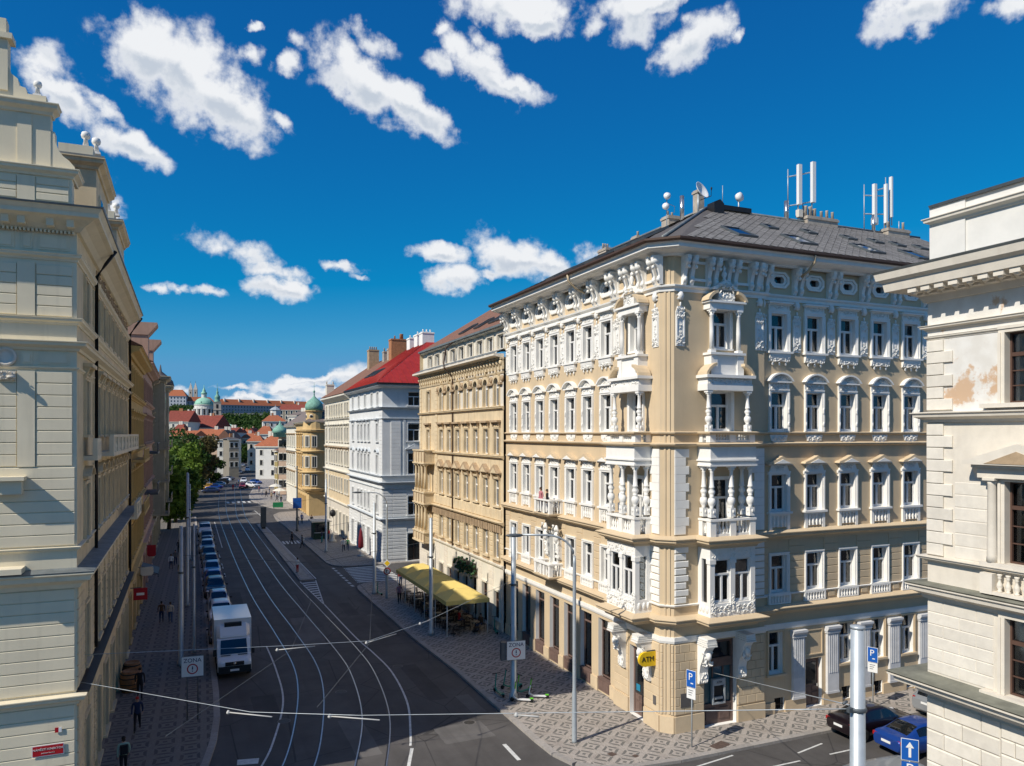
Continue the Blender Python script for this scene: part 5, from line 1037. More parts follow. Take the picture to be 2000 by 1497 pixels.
m=MB(); m.box(-.3,.3,-.2,0,0,.3); m.lathe(.2,-.24,.1,[(.14,-.04),(.14,.04)],10,0); stucco(m,-.3,.3,0,.28,-.2,8,3,0,.06,.06); FS.mb(m,'capital',SNDL,5.95,16.95)
m=MB(); m.box(-1.2,0,-.6,0,0,.14); m.box(-1.1,-.1,-.42,0,-.5,0); FS.mb(m,'window_hood',CRM,6.6,13.3); m=MB(); m.box(-1.0,0,-.75,0,0,.2); FS.mb(m,'balcony',CRM,6.55,9.95)
# gable and attic of the south front
m=MB(); m.box(2,8.05,-.05,.5,23.5,24.5); part(m,'attic_wall',CRM,L1,(-8.2,0,0)); FSA=Fac(L1,-8.2,-.05,0)
course(FSA,6.9,7.95,23.6,24.45,.28,CRM,.04); course(FSA,4.4,6.28,23.6,24.45,.28,CRM,.04); FSA.mb(MB().box(6.3,6.86,-.05,0,23.55,24.45),'pilaster_strip',CRM)
swp(L1,[(-8.2,-.05),(-.15,-.05),(-.15,1.2)],crn(24.5,.34,.28),'cornice',CRM)
m=MB(); m.box(2,7.35,0,.5,24.84,26.8); m.box(6.3,6.75,-.04,0,24.9,26.7)
Q=[(7.35,24.84),(8.15,24.84),(8.12,25.0),(7.95,25.2),(7.75,25.35),(7.6,25.55),(7.5,25.85),(7.48,26.2),(7.35,26.25)]
m.prism(Q,.02,.45,'y',0); part(m,'gable',CRM,L1,(-8.2,0,0)); swp(L1,[(-8.2,0),(-.85,0),(-.85,.5)],crn(26.78,.42,.3),'cornice',CRM)
m=MB(); m.box(2,7.2,.05,.45,27.2,27.5); m.prism([(5.7,27.5),(6.6,27.5),(6.55,27.7),(6.35,27.75),(6.3,28.0),(6.1,28.15),(6.0,28.4),(5.7,28.5)],.05,.45,'y',0); m.box(2,6.0,0,.5,27.5,29.4); m.box(2,6.15,-.12,.6,29.35,29.55); m.box(2,5.95,0,.5,29.55,30.1); part(m,'gable_top',CRM,L1,(-8.2,0,0))
def finial(x,y,z,s,root):
    m=MB(); m.box(-.22,.22,-.22,.22,0,.12); m.lathe(0,0,.12,[(.17,0),(.1,.35),(.12,.36),(.08,.4),(.2,.48),(.24,.62),(.2,.78),(.0,.88)],12); o=part(m,'ball_finial',WHT,root,(x,y,z)); o.scale=(s,s,s)
finial(-1.3,.25,27.5,.62,L1)
for y0 in (7.3,18.5):
    m=MB(); m.box(-2.6,-.06,y0,y0+5.6,22.9,27.4); d=part(m,'wall_dormer',CW,L1)
    FD=Fac(L1,-.06,y0,R(90)); 
    for s in (1.5,2.8,4.1): FD.put(cached('dw',lambda:(lambda m:(m.box(-.55,.55,-.08,0,-.12,2.2,0),m.box(-.4,.4,-.1,-.08,0,2.05,1),m)[2].mesh('dormer_window',[CRM,GLD]))(MB())),'dormer_window',s,24.1)
    m=MB().sweep([(-2.6,y0),(-.06,y0),(-.06,y0+5.6)],crn(27.2,.5,.4)); part(m,'cornice',CW[0],L1)
    part(MB().box(-2.7,.3,y0-.3,y0+5.9,27.7,27.78),'cornice_flashing',ZNC,L1); part(MB().box(-1.6,-.2,y0+.1,y0+1.5,27.78,28.3),'parapet_block',CRM,L1); part(MB().box(-1.5,-.1,y0+4.1,y0+5.5,27.78,28.3),'parapet_block',CRM,L1)
    for yy,xx in ((y0+.6,-.55),(y0+1.25,-.18),(y0+4.8,-.4)): finial(xx,yy,28.3,.85,L1)
    part(MB().box(-2.55,-.9,y0-.05,y0,23.4,25.3),'dormer_painted_shade',BLK,L1)  # black sheet standing in for the shade on the dormer's south cheek
rf=roof_faces(L1,[[(.1,LE,23.4),(.1,.4,23.4),(-6,.4,29),(-6,LE,29)],[(-6,LE,29),(-6,.4,29),(-12,.4,23.4),(-12,LE,23.4)],[(.1,LE,23.4),(-6,LE,29),(-12,LE,23.4)]],ROFO)
m=MB(); r=random.Random(5)
for j in range(22):
    for i in range(60): 
        t=(j+.5)/22; x=.1-6.1*t; z=23.4+5.6*t; y=.6+i*.44; m.box(-.15,.17,y,y+.4,0,.05,0,Matrix.Translation((x,0,z+.02))@Matrix.Rotation(math.atan2(5.6,6.1),4,'Y'))
tag(part(m,'roof_tiles',ROFO,L1),kind='stuff')
for y in (5.4,26.8): m=MB(); m.tube([(.9,y,23.1),(.5,y,22.5),(.14,y,21.9),(.12,y,5.6)],.075,6); part(m,'downpipe',BLK,L1)
for s0,s1,z,h,o in ((6.2,25.5,14.15,.8,.75),(19.5,24.0,9.9,.85,1.0),(2.0,3.5,14.1,.7,.5)):
    m=MB(); m.box(s0,s1,-o,0,z-.18,z,0); m.box(s0,s1,-o,-o+.16,z+h-.12,z+h,0)
    n=max(2,int((s1-s0)/2.4))
    for k in range(n+1): x=s0+.2+(s1-s0-.4)*k/n; m.box(x-.2,x+.2,-o,-o+.18,z,z+h-.12,0)
    for k in range(int((s1-s0)/.3)): baluster(m,s0+.3+.3*k,-o+.09,z,h-.12,.08,0)
    FE.mb(m,'balcony',CRM)
for a,b in ((0,1.9),(3.6,5.2),(5.6,6.2)):
    L=round(b-a,2); me=cached(('l1e',L),lambda:MB().cbox(0,L,-.07,0,.02,.40,.03).mesh('stone_course',CW[0]))
    for k in range(9): FE.put(me,'stone_course',a,5.45+.42*k)
    for k in range(10): FE.put(me,'stone_course',a,.4+.44*k)
for s in [8.2+2.45*k for k in range(8)]:
    me=cached(('l1e',1.1),lambda:MB().cbox(-.5,.5,-.07,0,.02,.40,.03).mesh('stone_course',CW[0]))
    for k in range(8): FE.put(me,'stone_course',s,5.45+.42*k)
for s in (5.5,6.2,26):
    for z0,z1 in ((10.8,13.7),(14.9,17.2),(19.4,21.3)): blocks(FE,s-.3,s+.3,z0,z1,.42,.6,.07,CW[0],'quoin_block')
for s in SE[1:]:
    for z in (21.9,): m=cached('friezeoval',lambda:(lambda m:(m.box(-.5,.5,-.05,0,-.3,.3),stucco(m,-.45,.45,-.25,.25,-.05,10,9,0,.08,.1),m)[2].mesh('frieze_panel',SNDD))(MB())); FE.put(m,'frieze_panel',s,22.1)
# ------------------------------------------------------------------ the rest of the shaded left row
def lrow(name,label,y0,y1,h,matl,trim,levels,ground,roofm,roofh,extra=None,off=0):
    L=thing(name,label,'building',(-3.8+off,y0,0)); F=Fac(L,0,0,R(90)); n=y1-y0; S=[1.6+(n-3.2)*k/max(1,round((n-3.2)/2.5)) for k in range(round((n-3.2)/2.5)+1)]
    for z,hh,kd in levels: row(F,S,z,1.05,hh,[trim,trim],kd,frame=BFR if z<9 else WFR)
    row(F,S[::2],.1,1.5,3.2,[ground,ground],'none',style='shop2',frame=BFR)
    F.wall(0,n,0,4.6,[ground,ground]); F.wall(0,n,4.6,h,[matl,trim]); back_walls(L,[(0,n),(-12,n),(-12,0),(0,0)],h,matl)
    P=[(0,0),(0,n)]
    for z in [4.4]+[l[0]-.5 for l in levels[:-1]]: swp(L,P,crn(z,.34,.34),'cornice',trim)
    swp(L,P,crn(h-.5,.7,.9),'eaves',trim)
    roof_faces(L,[[(.9,n,h+.22),(.9,0,h+.22),(-6,0,h+roofh),(-6,n,h+roofh)],[(-6,n,h+roofh),(-6,0,h+roofh),(-12,0,h),(-12,n,h)],[(.9,n,h+.22),(-6,n,h+roofh),(-12,n,h)],[(.9,0,h+.22),(-6,0,h+roofh),(-12,0,h)]],roofm)
    return L,F,S
L2,F,S=lrow('town_house','ochre yellow house between the cream corner building and the pink one',59.74,79.5,21.0,OCH,OCH,[(18.0,1.9,'none'),(14.0,2.1,'flat'),(10.0,2.1,'arc'),(5.8,2.2,'none')],YEL,ROFB,3.5)
for z in (13.0,9.0): m=MB(); m.box(4,12,-.9,0,z-.2,z); m.box(4,12,-.9,-.8,z+.75,z+.85); [m.box(4+.2*k,4.06+.2*k,-.88,-.82,z,z+.75) for k in range(40)]; F.mb(m,'balcony',[OCH])
m=MB(); m.tube([(.12,.4,20.5),(.12,.4,5)],.08,6); part(m,'downpipe',BLK,L2)
L3,F,S=lrow('town_house','dull pink house with flaring chimney tops on the shaded side',79.5,100,21.6,PNK,PNK,[(18.2,1.9,'none'),(14.2,2.1,'flat'),(10.2,2.1,'flat'),(6,2.2,'none')],PNK,ROFB,3.0)
for y,h in ((1.0,25.6),(12,25.2)): m=MB(); m.box(-2.0,.4,y,y+2.4,21.8,h-1.2); m.prism([(-2.0,h-1.2),(.4,h-1.2),(1.2,h-.2),(1.2,h),(-2.6,h),(-2.6,h-.2)],y-.1,y+2.5,'y'); part(m,'chimney',PNK,L3)
for z in (13.2,9.2): m=MB(); m.box(3,8,-1.2,0,z-.2,z); m.box(3,8,-1.2,-1.1,z+.8,z+.9); [m.box(3+.2*k,3.05+.2*k,-1.18,-1.12,z,z+.8) for k in range(25)]; F.mb(m,'balcony',[DSTL])
L4,F,S=lrow('town_house','grey green house with stacked corner oriels at the end of the left row',100,128,21.2,GRN,GRN,[(17.8,1.9,'none'),(13.8,2.1,'flat'),(9.8,2.1,'flat'),(5.8,2.2,'none')],GRN,ROFK,3.0)
for y0,y1 in ((2,6),(22,27)):
    m=MB(); m.box(y0,y1,-1.3,0,5.2,21.5); FF=F.mb(m,'oriel_tower',[GRN]); m=MB().sweep([(0.0,y0),(1.3,y0),(1.3,y1),(0,y1)],crn(21.2,.8,.7)); part(m,'cornice',GRN,L4)
    for z in (5.2,9.2,13.2): m=MB(); m.box(y0-.4,y1+.4,-1.8,0,z-.2,z); m.box(y0-.4,y1+.4,-1.8,-1.7,z+.8,z+.95); [m.box(y0-.4+.25*k,y0-.28+.25*k,-1.78,-1.7,z,z+.8) for k in range(int((y1-y0+.8)/.25))]; F.mb(m,'balcony',[GRN])
    for z in (6,10,14,18): F.put(cached('ow',lambda:(lambda m:(m.box(-.7,.7,-.06,0,-.1,2.1,0),m.box(-.5,.5,-.08,-.06,0,2.0,1),m)[2].mesh('oriel_window',[GRN,GLD]))(MB())),'oriel_window',(y0+y1)/2,z,1.3)
    m=MB(); m.lathe(0,0,0,[(1.9,0),(1.7,.8),(.9,1.6),(.2,2.2),(.05,3.2)],8); part(m,'turret_roof',ROFK,L4,(.2,(y0+y1)/2,22.0)) if y0>10 else None
# ------------------------------------------------------------------ pale stone building on the right edge
R1=thing('corner_building','pale limestone building with chunky cornice and stained plaster on the near right','building',(23.5,18.58,0))
F=Fac(R1,0,0,R(-90)); SLs=[SNDL,SNDL]; LR=14
STN=D.materials.new('stained_limestone'); STN.use_nodes=True; t=STN.node_tree; b=t.nodes['Principled BSDF']; g=t.nodes.new('ShaderNodeNewGeometry')
n=t.nodes.new('ShaderNodeTexNoise'); n.inputs['Scale'].default_value=.9; n.inputs['Detail'].default_value=9; n.inputs['Roughness'].default_value=.68; LK(t,g.outputs['Position'],n.inputs['Vector'])
s_=t.nodes.new('ShaderNodeSeparateXYZ'); LK(t,g.outputs['Position'],s_.inputs[0]); zz=mth(t,'MULTIPLY',sstep(t,s_.outputs[2],15.6,16.3),mth(t,'SUBTRACT',1,sstep(t,s_.outputs[2],16.6,18.0)))
f=sstep(t,mth(t,'ADD',n.outputs[0],mth(t,'MULTIPLY',zz,.17)),.60,.68)
n2=t.nodes.new('ShaderNodeTexNoise'); n2.inputs['Scale'].default_value=2; n2.inputs['Detail'].default_value=6; LK(t,g.outputs['Position'],n2.inputs['Vector'])
LK(t,mixc(t,f,mixc(t,sstep(t,n2.outputs[0],.35,.7),(.68,.65,.59),(.76,.74,.69)),(.58,.40,.26)),b.inputs['Base Color']); b.inputs['Roughness'].default_value=.9
SR=[3.45,7.2,10.9]
def rwin(w,h,ped):
    m=MB(); architrave(m,w,h,.2,.1); 
    if ped:
        for s in (-1,1):
            m.lathe(s*(w/2+.36),-.14,0,[(.17,0),(.15,.2),(.13,h-.1),(.18,h+.02)],10); m.box(s*(w/2+.36)-.2,s*(w/2+.36)+.2,-.34,0,h+.02,h+.1); 
        a=w/2+.75; m.box(-a,a,-.3,0,h+.1,h+.42); m.box(-a-.1,a+.1,-.45,0,h+.42,h+.52)
        for k in range(2): pass
        m.prism([(-a-.3,h+.52),(a+.3,h+.52),(a+.3,h+.64),(0,h+1.18),(-a-.3,h+.64)],-.6,0,'y'); m.prism([(-a*.7,h+.56),(a*.7,h+.56),(0,h+.95)],-.62,-.6,'y',1)
        for s in (-1,1): m.prism([(0,h+.1),(-.1,h+.1),(-.32,h+.52),(0,h+.52)],s*(a+.1)-.1,s*(a+.1)+.1,'x',0)
    m.box(-w/2-.7,w/2+.7,-.28,.05,-.14,-.003); return m.mesh('window',[SNDL,SNDD])
for z,h,p in ((15.95,2.2,0),(10.95,2.55,1),(6.85,2.4,0)):
    for s in SR: F.window(s,z,1.4,h,'grid',.26,frame=BFR,surround=cached(('rw',h,p),lambda:rwin(1.4,h,p)),curtain=3)
for s in SR[1:]: pass
row(F,SR[:1],1.2,1.3,3.0,SLs,'none',frame=BFR)
F.wall(0,LR,0,15.6,SLs,.3); F.wall(0,LR,15.6,20.0,[STN,SNDL],.3); back_walls(R1,[(12,0),(0,0)],20,SNDL); back_walls(R1,[(0,-LR),(12,-LR),(12,0)],20,SNDL)
PR1=[(12,0),(0,0),(0,-LR)]; PR1=[(0,-LR),(0,0),(12,0)][::-1]
PR1=[(12,0.0),(0,0.0),(0,-LR)]
for z,h,o in ((6.08,.6,.9),(9.35,.5,.5),(10.62,.2,.3),(15.38,.36,.4),(18.2,.14,.1),(18.5,.2,.22)): swp(R1,PR1,crn(z,h,o),'cornice',SNDL)
swp(R1,PR1,[(-.04,19.5),(.1,19.5),(.2,19.7),(.5,19.85),(.95,19.95),(1.0,20.25),(1.15,20.35),(1.2,20.6),(-.04,20.62)],'eaves',SNDL)
swp(R1,PR1,[(-.3,20.62),(1.22,20.6),(1.26,20.66),(-.3,20.8)],'cornice_flashing',ZNC); swp(R1,PR1,[(-.02,6.68),(.9,6.66),(.94,6.7),(-.02,6.80)],'cornice_flashing',mat('lichen_stone',(.20,.20,.16),.9,.2,2,.2)); swp(R1,PR1,[(-.02,9.85),(.5,9.83),(.53,9.87),(-.02,9.92)],'cornice_flashing',mat('lichen_stone',(.2,.2,.16)))
for k in range(30):
    def mod():
        m=MB(); m.box(-.16,.16,-.9,-.2,-.16,0); m.blob(0,-.75,-.16,.12,.14,.08); m.box(-.13,.13,-.5,-.1,-.24,-.16); return m.mesh('cornice_modillion',SNDL)
    F.put(cached('modil',mod),'cornice_modillion',.1+.5*k,19.95)
m=MB(); m.box(.0,LR,-.0,.5,20.7,22.75); F.mb(m,'attic_wall',mat('white_attic',(.74,.72,.67),.9,.06,1,streak=.12,dirt=(.4,.37,.32)),0,0,-.15); m=MB(); m.box(0,1.3,-.06,0,20.7,22.75); F.mb(m,'attic_pier',MATS['white_attic'],0,0,-.15)
swp(R1,[(12,-.15),(.15,-.15),(.15,-LR)],crn(22.1,.3,.3),'cornice',SNDL); swp(R1,[(12,-.15),(.15,-.15),(.15,-LR)],[(-.6,22.75),(.12,22.75),(.14,22.84),(-.6,22.9)],'cornice_flashing',DSTL)
SLQ=mat('limestone_block',(.72,.67,.58),.9,.07,2.5,.25,streak=.12,dirt=(.42,.35,.27),obvar=.06)
def quo(z0,z1,hh,w1,w2,proud=.07):
    n=round((z1-z0)/hh); hh=(z1-z0)/n
    for k in range(n):
        L=w1 if k%2 else w2; me=cached(('rq',L,round(hh,3)),lambda:MB().cbox(0,L,-proud,0,.01,hh-.01,.015).mesh('quoin_block',SLQ)); F.put(me,'quoin_block',-.0,z0+hh*k)
quo(15.78,18.18,.40,.62,.95); quo(10.85,15.34,.41,.95,.62)
for z0,z1,hh,bw,x1 in ((6.85,9.3,.42,1.05,2.35),): blocks(F,.0,x1,z0,z1,hh,bw,.02,SLQ)
blocks(F,2.6+1.95,6.1,6.85,9.3,.42,.8,.02,SLQ); blocks(F,0,2.6,.5,5.95,.52,1.3,.08,SLQ,c=.04); blocks(F,4.4,LR,.5,5.95,.52,1.3,.08,SLQ,c=.04); blocks(F,2.6,4.4,4.5,5.95,.48,.9,.08,SLQ,c=.04)
blocks(F,1.0,2.3,10.85,13.4,.42,1.3,.012,SLQ,half=False)
m=MB(); m.box(2.1,2.5,-.32,0,9.95,10.6); m.box(4.4,4.8,-.32,0,9.95,10.6); m.box(2.5,4.4,-.3,-.04,9.95,10.05)
for k in range(7): baluster(m,2.65+.27*k,-.17,10.05,.56,.1,0,8)
F.mb(m,'balustrade',SNDL)
roof_faces(R1,[[(0.3,-.3,20.8),(12,-.3,20.8),(12,-LR,20.8),(.3,-LR,20.8)]],ZNC)
# ================================================================== vehicles
def paint(name,col,metal=.3): return mat('car_paint_'+name,col,.32,.02,1,metal=metal,spec=.5,coat=.6)
def lerp(a,b,t): return a+(b-a)*t
CARS={'sedan':[(2.28,.66,.40,.54,.56,.3),(2.2,.80,.30,.64,.66,.4),(1.75,.89,.24,.76,.80,.6),(1.0,.91,.22,.88,.94,.7),(.30,.91,.22,.92,1.38,.62),(-.35,.91,.22,.94,1.45,.61),(-1.0,.91,.22,.96,1.40,.60),(-1.72,.90,.24,.99,1.09,.66),(-2.15,.86,.30,.97,1.02,.66),(-2.34,.74,.42,.86,.88,.55)],
 'hatch':[(2.1,.66,.40,.58,.60,.3),(2.02,.80,.30,.70,.72,.4),(1.6,.87,.24,.82,.87,.6),(.95,.89,.22,.92,.98,.7),(.3,.89,.22,.95,1.42,.62),(-.4,.89,.22,.97,1.49,.62),(-1.2,.89,.22,.99,1.45,.61),(-1.75,.88,.24,1.0,1.28,.60),(-2.0,.84,.3,.97,1.03,.62),(-2.1,.76,.42,.80,.82,.55)],
 'suv':[(2.3,.72,.45,.70,.72,.4),(2.2,.86,.34,.84,.87,.5),(1.75,.93,.28,.97,1.02,.65),(1.0,.94,.26,1.06,1.12,.75),(.35,.94,.26,1.08,1.60,.68),(-.4,.94,.26,1.10,1.68,.68),(-1.3,.94,.26,1.12,1.65,.67),(-1.95,.93,.28,1.14,1.52,.66),(-2.2,.90,.34,1.10,1.16,.66),(-2.32,.82,.46,.92,.94,.6)],
 'van':[(2.45,.78,.40,.80,.82,.5),(2.35,.90,.32,.95,.98,.6),(1.9,.95,.28,1.08,1.14,.7),(1.3,.96,.26,1.14,1.5,.74),(.7,.96,.26,1.16,1.92,.76),(-.4,.96,.26,1.18,1.98,.78),(-1.6,.96,.26,1.18,1.97,.78),(-2.35,.95,.28,1.18,1.92,.76),(-2.48,.93,.32,1.15,1.7,.75),(-2.52,.90,.42,1.0,1.1,.74)]}
def car_meshes(kind):
    St=CARS[kind]; X=[]
    for i in range(len(St)-1):
        a=St[max(i-1,0)];b=St[i];c=St[i+1];d=St[min(i+2,len(St)-1)]; n=4
        for k in range(n):
            t=k/n; q=[.5*((2*b[j])+(c[j]-a[j])*t+(2*a[j]-5*b[j]+4*c[j]-d[j])*t*t+(3*b[j]-a[j]-3*c[j]+d[j])*t**3) for j in range(6)]
            q[0]=lerp(b[0],c[0],t); X.append(q)
    X.append(list(St[-1])); xc=St[3][0]; xw=St[4][0]; xr=St[6][0]; xq=St[7][0]; xe=St[-3][0]
    def sec(q):
        x,hw,zb,bl,rf,rw=q; g=rf-bl
        if g<.16: rw=hw*.72
        P=[(0,zb),(hw*.86,zb),(hw*.97,zb+.10),(hw,zb+.26),(hw*1.005,lerp(zb,bl,.62)),(hw*.965,bl-.05),(hw*.93,bl)]
        for t in (.12,.5,.86): P.append((lerp(hw*.93,rw,t),lerp(bl,rf,t*.97)))
        P+= [(rw*.93,rf-.02*min(1,g*3)),(rw*.6,rf+.005),(0,rf+.012)]
        return P
    body=MB(); parts={'windscreen':MB(),'rear_window':MB(),'side_l':MB(),'side_r':MB()}
    secs=[[(q[0],y,z) for y,z in sec(q)] for q in X]; n=len(secs[0])
    bx=St[5][0]+.02; px=lerp(xr,xq,.35 if kind=='sedan' else .5) if kind!='van' else -2.2
    for i in range(len(X)-1):
        xm=(X[i][0]+X[i+1][0])/2; g=min(X[i][4]-X[i][3],X[i+1][4]-X[i+1][3])
        for j in range(n-1):
            tgt='body'
            if 7<=j<=8 and g>.2 and px<xm<xw+.42 and abs(xm-bx)>.05: tgt='side'
            if j>=10 and xw<xm<xc-.02: tgt='windscreen'
            if kind=='sedan' and j>=10 and xq+.05<xm<xr: tgt='rear_window'
            if kind=='hatch' and j>=10 and -1.98<xm<-1.30: tgt='rear_window'
            if kind=='suv' and j>=10 and -2.18<xm<-1.75: tgt='rear_window'
            if kind=='van' and j>=8 and -2.52<xm<-2.44: tgt='rear_window'
            for s in (1,-1):
                a,b,c,d=[Vector((p[0],p[1]*s,p[2])) for p in (secs[i][j],secs[i+1][j],secs[i+1][j+1],secs[i][j+1])]
                f=(0,1,2,3) if s<0 else (3,2,1,0)
                tg=body if tgt=='body' else (parts['side_l' if s>0 else 'side_r'] if tgt=='side' else parts[tgt])
                tg.add((a,b,c,d),(f,),0,True)
    for e in (secs[0],secs[-1]): vs=[(p[0],p[1],p[2]) for p in e]+[(p[0],-p[1],p[2]) for p in e[::-1]]; body.add(vs,[tuple(range(len(vs)))])
    return body,parts,St
def make_car(kind,label,cat,pm,loc,rz,group=None,name='parked_car',plate=True):
    def base():
        b,p,St=car_meshes(kind); out={}
        def weld(mb,nm,mm):
            me=mb.mesh(nm,mm); import bmesh; bm=bmesh.new(); bm.from_mesh(me); bmesh.ops.remove_doubles(bm,verts=bm.verts,dist=.0008); bmesh.ops.recalc_face_normals(bm,faces=bm.faces); bm.to_mesh(me); bm.free(); return me
        out['body']=weld(b,'body',WPNT)
        for k,v in p.items():
            if v.v: out[k]=weld(v,k if k[:4]!='side' else 'side_window',GLV)
        return out,St
    ms,St=cached(('car',kind),base)
    c=thing(name,label,cat,loc,rz,group)
    bm=cached(('carbody',kind,pm.name),lambda:(lambda m:(m.materials.clear(),m.materials.append(pm),m)[2])(ms['body'].copy())); ob('body',bm,c)
    for k in ms:
        if k!='body': ob('side_window' if k[:4]=='side' else k,ms[k],c)
    fx,rx=St[0][0],St[-1][0]; big=kind in('suv','van'); wr=.35 if big else .315; hw=St[4][1]; up=.14 if big else 0
    def wheel():
        m=MB(); A=Matrix.Rotation(R(90),3,'X'); m.lathe(0,0,0,[(wr*.62,-.10),(wr*.95,-.10),(wr,-.06),(wr,.06),(wr*.95,.10),(wr*.62,.10)],18,0,True,A); return m.mesh('wheel',RUB)
    def rim():
        m=MB(); A=Matrix.Rotation(R(90),3,'X'); m.lathe(0,0,0,[(0,-.085),(.07,-.095),(.09,-.07),(wr*.55,-.07),(wr*.64,-.09),(wr*.64,.09),(wr*.5,.07),(0,.07)],16,0,False,A)
        for k in range(5): a=2*math.pi*k/5; m.box(-.035,.035,-.098,-.07,.05,wr*.58,0,Matrix.Rotation(a,4,'Y'))
        return m.mesh('rim',CHR)
    for x in (fx-.82,rx+.80):
        for s in (1,-1):
            w=ob('wheel',cached(('wheel',wr),wheel),c,(x,s*(hw-.085),wr),0 if s<0 else math.pi); ob('rim',cached(('rim',wr),rim),w)
    hl=mat('lamp_glass',(.75,.78,.8),.15,0,spec=.7); tl=mat('tail_lamp',(.35,.01,.012),.2,0,spec=.6)
    zf=St[1][3]-.02; zr=St[-2][3]-.14
    for s in (1,-1):
        ob('headlight',cached(('hl',kind),lambda:MB().blob(0,0,0,.16,.17,.075,0,10,6).mesh('headlight',hl)),c,(fx-.16,s*(hw-.26),zf))
        ob('tail_light',cached(('tl',kind),lambda:(MB().box(-.09,.07,-.19,.13,-.08,.08) if not big else MB().box(-.09,.07,-.08,.08,-.25,.1)).mesh('tail_light',tl)),c,(rx+.14,s*(hw-.20),zr))
        ob('mirror',cached('mirror',lambda:MB().blob(0,0,0,.07,.11,.07,0,8,5).mesh('mirror',BLK)),c,(St[3][0]-.25,s*(hw+.10),St[4][3]+.03))
    m=cached(('bump',kind),lambda:(lambda m:(m.box(fx-.10,fx+.015,-.55,.55,.36+up,.50+up),m)[1].mesh('grille',BLK))(MB())); ob('grille',m,c)
    m=cached('plate',lambda:MB().box(-.012,.012,-.26,.26,-.055,.055).mesh('number_plate',WPNT)); ob('number_plate',m,c,(fx+.03,0,.40+up)); ob('number_plate',m,c,(rx-.02,0,.70+up))
    return c
PC={'white':paint('white',(.72,.73,.74),0),'silver':paint('silver',(.42,.45,.48),.6),'navy':paint('navy',(.02,.035,.09),.3),'black':paint('black',(.012,.013,.016),.2),'grey':paint('grey',(.12,.13,.145),.5),'blue':paint('blue',(.012,.06,.30),.3),'wine':paint('wine',(.009,.004,.007),.2),'red':paint('red',(.32,.02,.02),.1),'sky':paint('sky',(.18,.32,.45),.4),'yellow':paint('yellow',(.7,.38,.02),0),'green':paint('green',(.03,.2,.15),.2)}
rowc=[('hatch','navy'),('suv','white'),('hatch','silver'),('suv','black'),('sedan','blue'),('hatch','sky'),('sedan','grey'),('hatch','black'),('suv','silver'),('sedan','navy'),('hatch','grey'),('van','white')]
nth=['first','second','third','fourth','fifth','sixth','seventh','eighth','ninth','tenth','eleventh','last']
cn={'navy':'dark navy','sky':'pale blue','white':'white','silver':'silver','black':'black','grey':'dark grey','blue':'bright blue'}
kn={'hatch':'hatchback','suv':'crossover','sedan':'saloon','van':'van'}
for i,(k,c) in enumerate(rowc):
    make_car(k,'%s %s, %s car of the kerbside row behind the box truck'%(cn[c],kn[k],nth[i]),'car' if k!='van' else 'van',PC[c],(2.45+random.uniform(-.1,.1),59.9+5.55*i,-.12),R(-90)+random.uniform(-.02,.02),'cars parked along the left kerb')
make_car('sedan','near black liftback with a wine tint parked at the kerb of the side street','car',PC['wine'],(32.0,28.45,-.12),R(1))
make_car('sedan','bright blue saloon with lit tail lamps in the side street','car',PC['blue'],(32.5,25.95,-.12),R(-2))
make_car('suv','silver grey crossover seen from behind beyond the near black liftback','car',PC['silver'],(38.2,28.5,-.12),R(0))
make_car('van','silver van roof at the bottom edge beside the big steel pole','van',PC['silver'],(26.3,21.9,-.12),R(-4),name='parked_van')
# box truck
T=thing('box_truck','white refrigerated box truck parked at the head of the left row','truck',(2.72,50.1,-.12),R(-90))
TW=paint('truck_white',(.78,.79,.80),0)
m=MB(); m.box(-6.3,-2.15,-1.1,1.1,.85,3.15); m.box(-6.32,-2.13,-1.13,-1.1,.85,3.17); m.box(-6.32,-2.13,1.1,1.13,.85,3.17); m.box(-6.32,-2.13,-1.13,1.13,3.15,3.2); part(m,'cargo_box',TW,T)
m=MB(); prof=[(-2.1,.45),(.0,.42),(.06,.62),(.04,.95),(-.12,1.12),(-.62,1.28),(-1.22,2.12),(-1.45,2.22),(-2.1,2.24)]
n=len(prof)
for y0,y1,k0,k1 in ((-.98,-.80,.93,1.0),(-.80,.80,1.0,1.0),(.80,.98,1.0,.93)):
    vs=[(lerp(-1.2,p[0],k0),y0,p[1] if k0==1 else .42+(p[1]-.42)*.975) for p in prof]+[(lerp(-1.2,p[0],k1),y1,p[1] if k1==1 else .42+(p[1]-.42)*.975) for p in prof]
    m.add(vs,[(i,i+1,i+1+n,i+n) for i in range(n-1)],0,False)
for y,k in ((-.98,.93),(.98,.93)): m.add([(lerp(-1.2,p[0],k),y,.42+(p[1]-.42)*.975) for p in prof],[tuple(range(n))])
part(m,'cab',TW,T)
m=MB(); m.quad((-.66,-.80,1.33),(-.66,.80,1.33),(-1.19,.76,2.10),(-1.19,-.76,2.10)); part(m,'windscreen',GLV,T,(.03,0,.02))
for s in (-1,1): m=MB(); m.quad((-.85,s*.995,1.33),(-1.75,s*.995,1.33),(-1.75,s*.985,1.98),(-1.22,s*.985,1.98)); part(m,'side_window',GLV,T)
m=MB(); P=[(-2.15,2.25),(-1.3,2.22),(-1.36,2.34),(-1.75,2.72),(-2.0,2.88),(-2.15,2.9)]; m.prism(P,-.78,.78,'y'); 
for s in (-1,1): m.add([(p[0],s*.78,p[1]) for p in P]+[(lerp(-2.15,p[0],.6),s*1.0,lerp(2.25,p[1],.8)) for p in P],[(i,(i+1)%6,(i+1)%6+6,i+6) for i in range(6)]+[tuple(range(6,12))])
part(m,'roof_fairing',TW,T); m=MB(); m.box(-2.12,-1.82,-.52,.52,2.7,3.0); part(m,'cooling_unit',BLK,T)
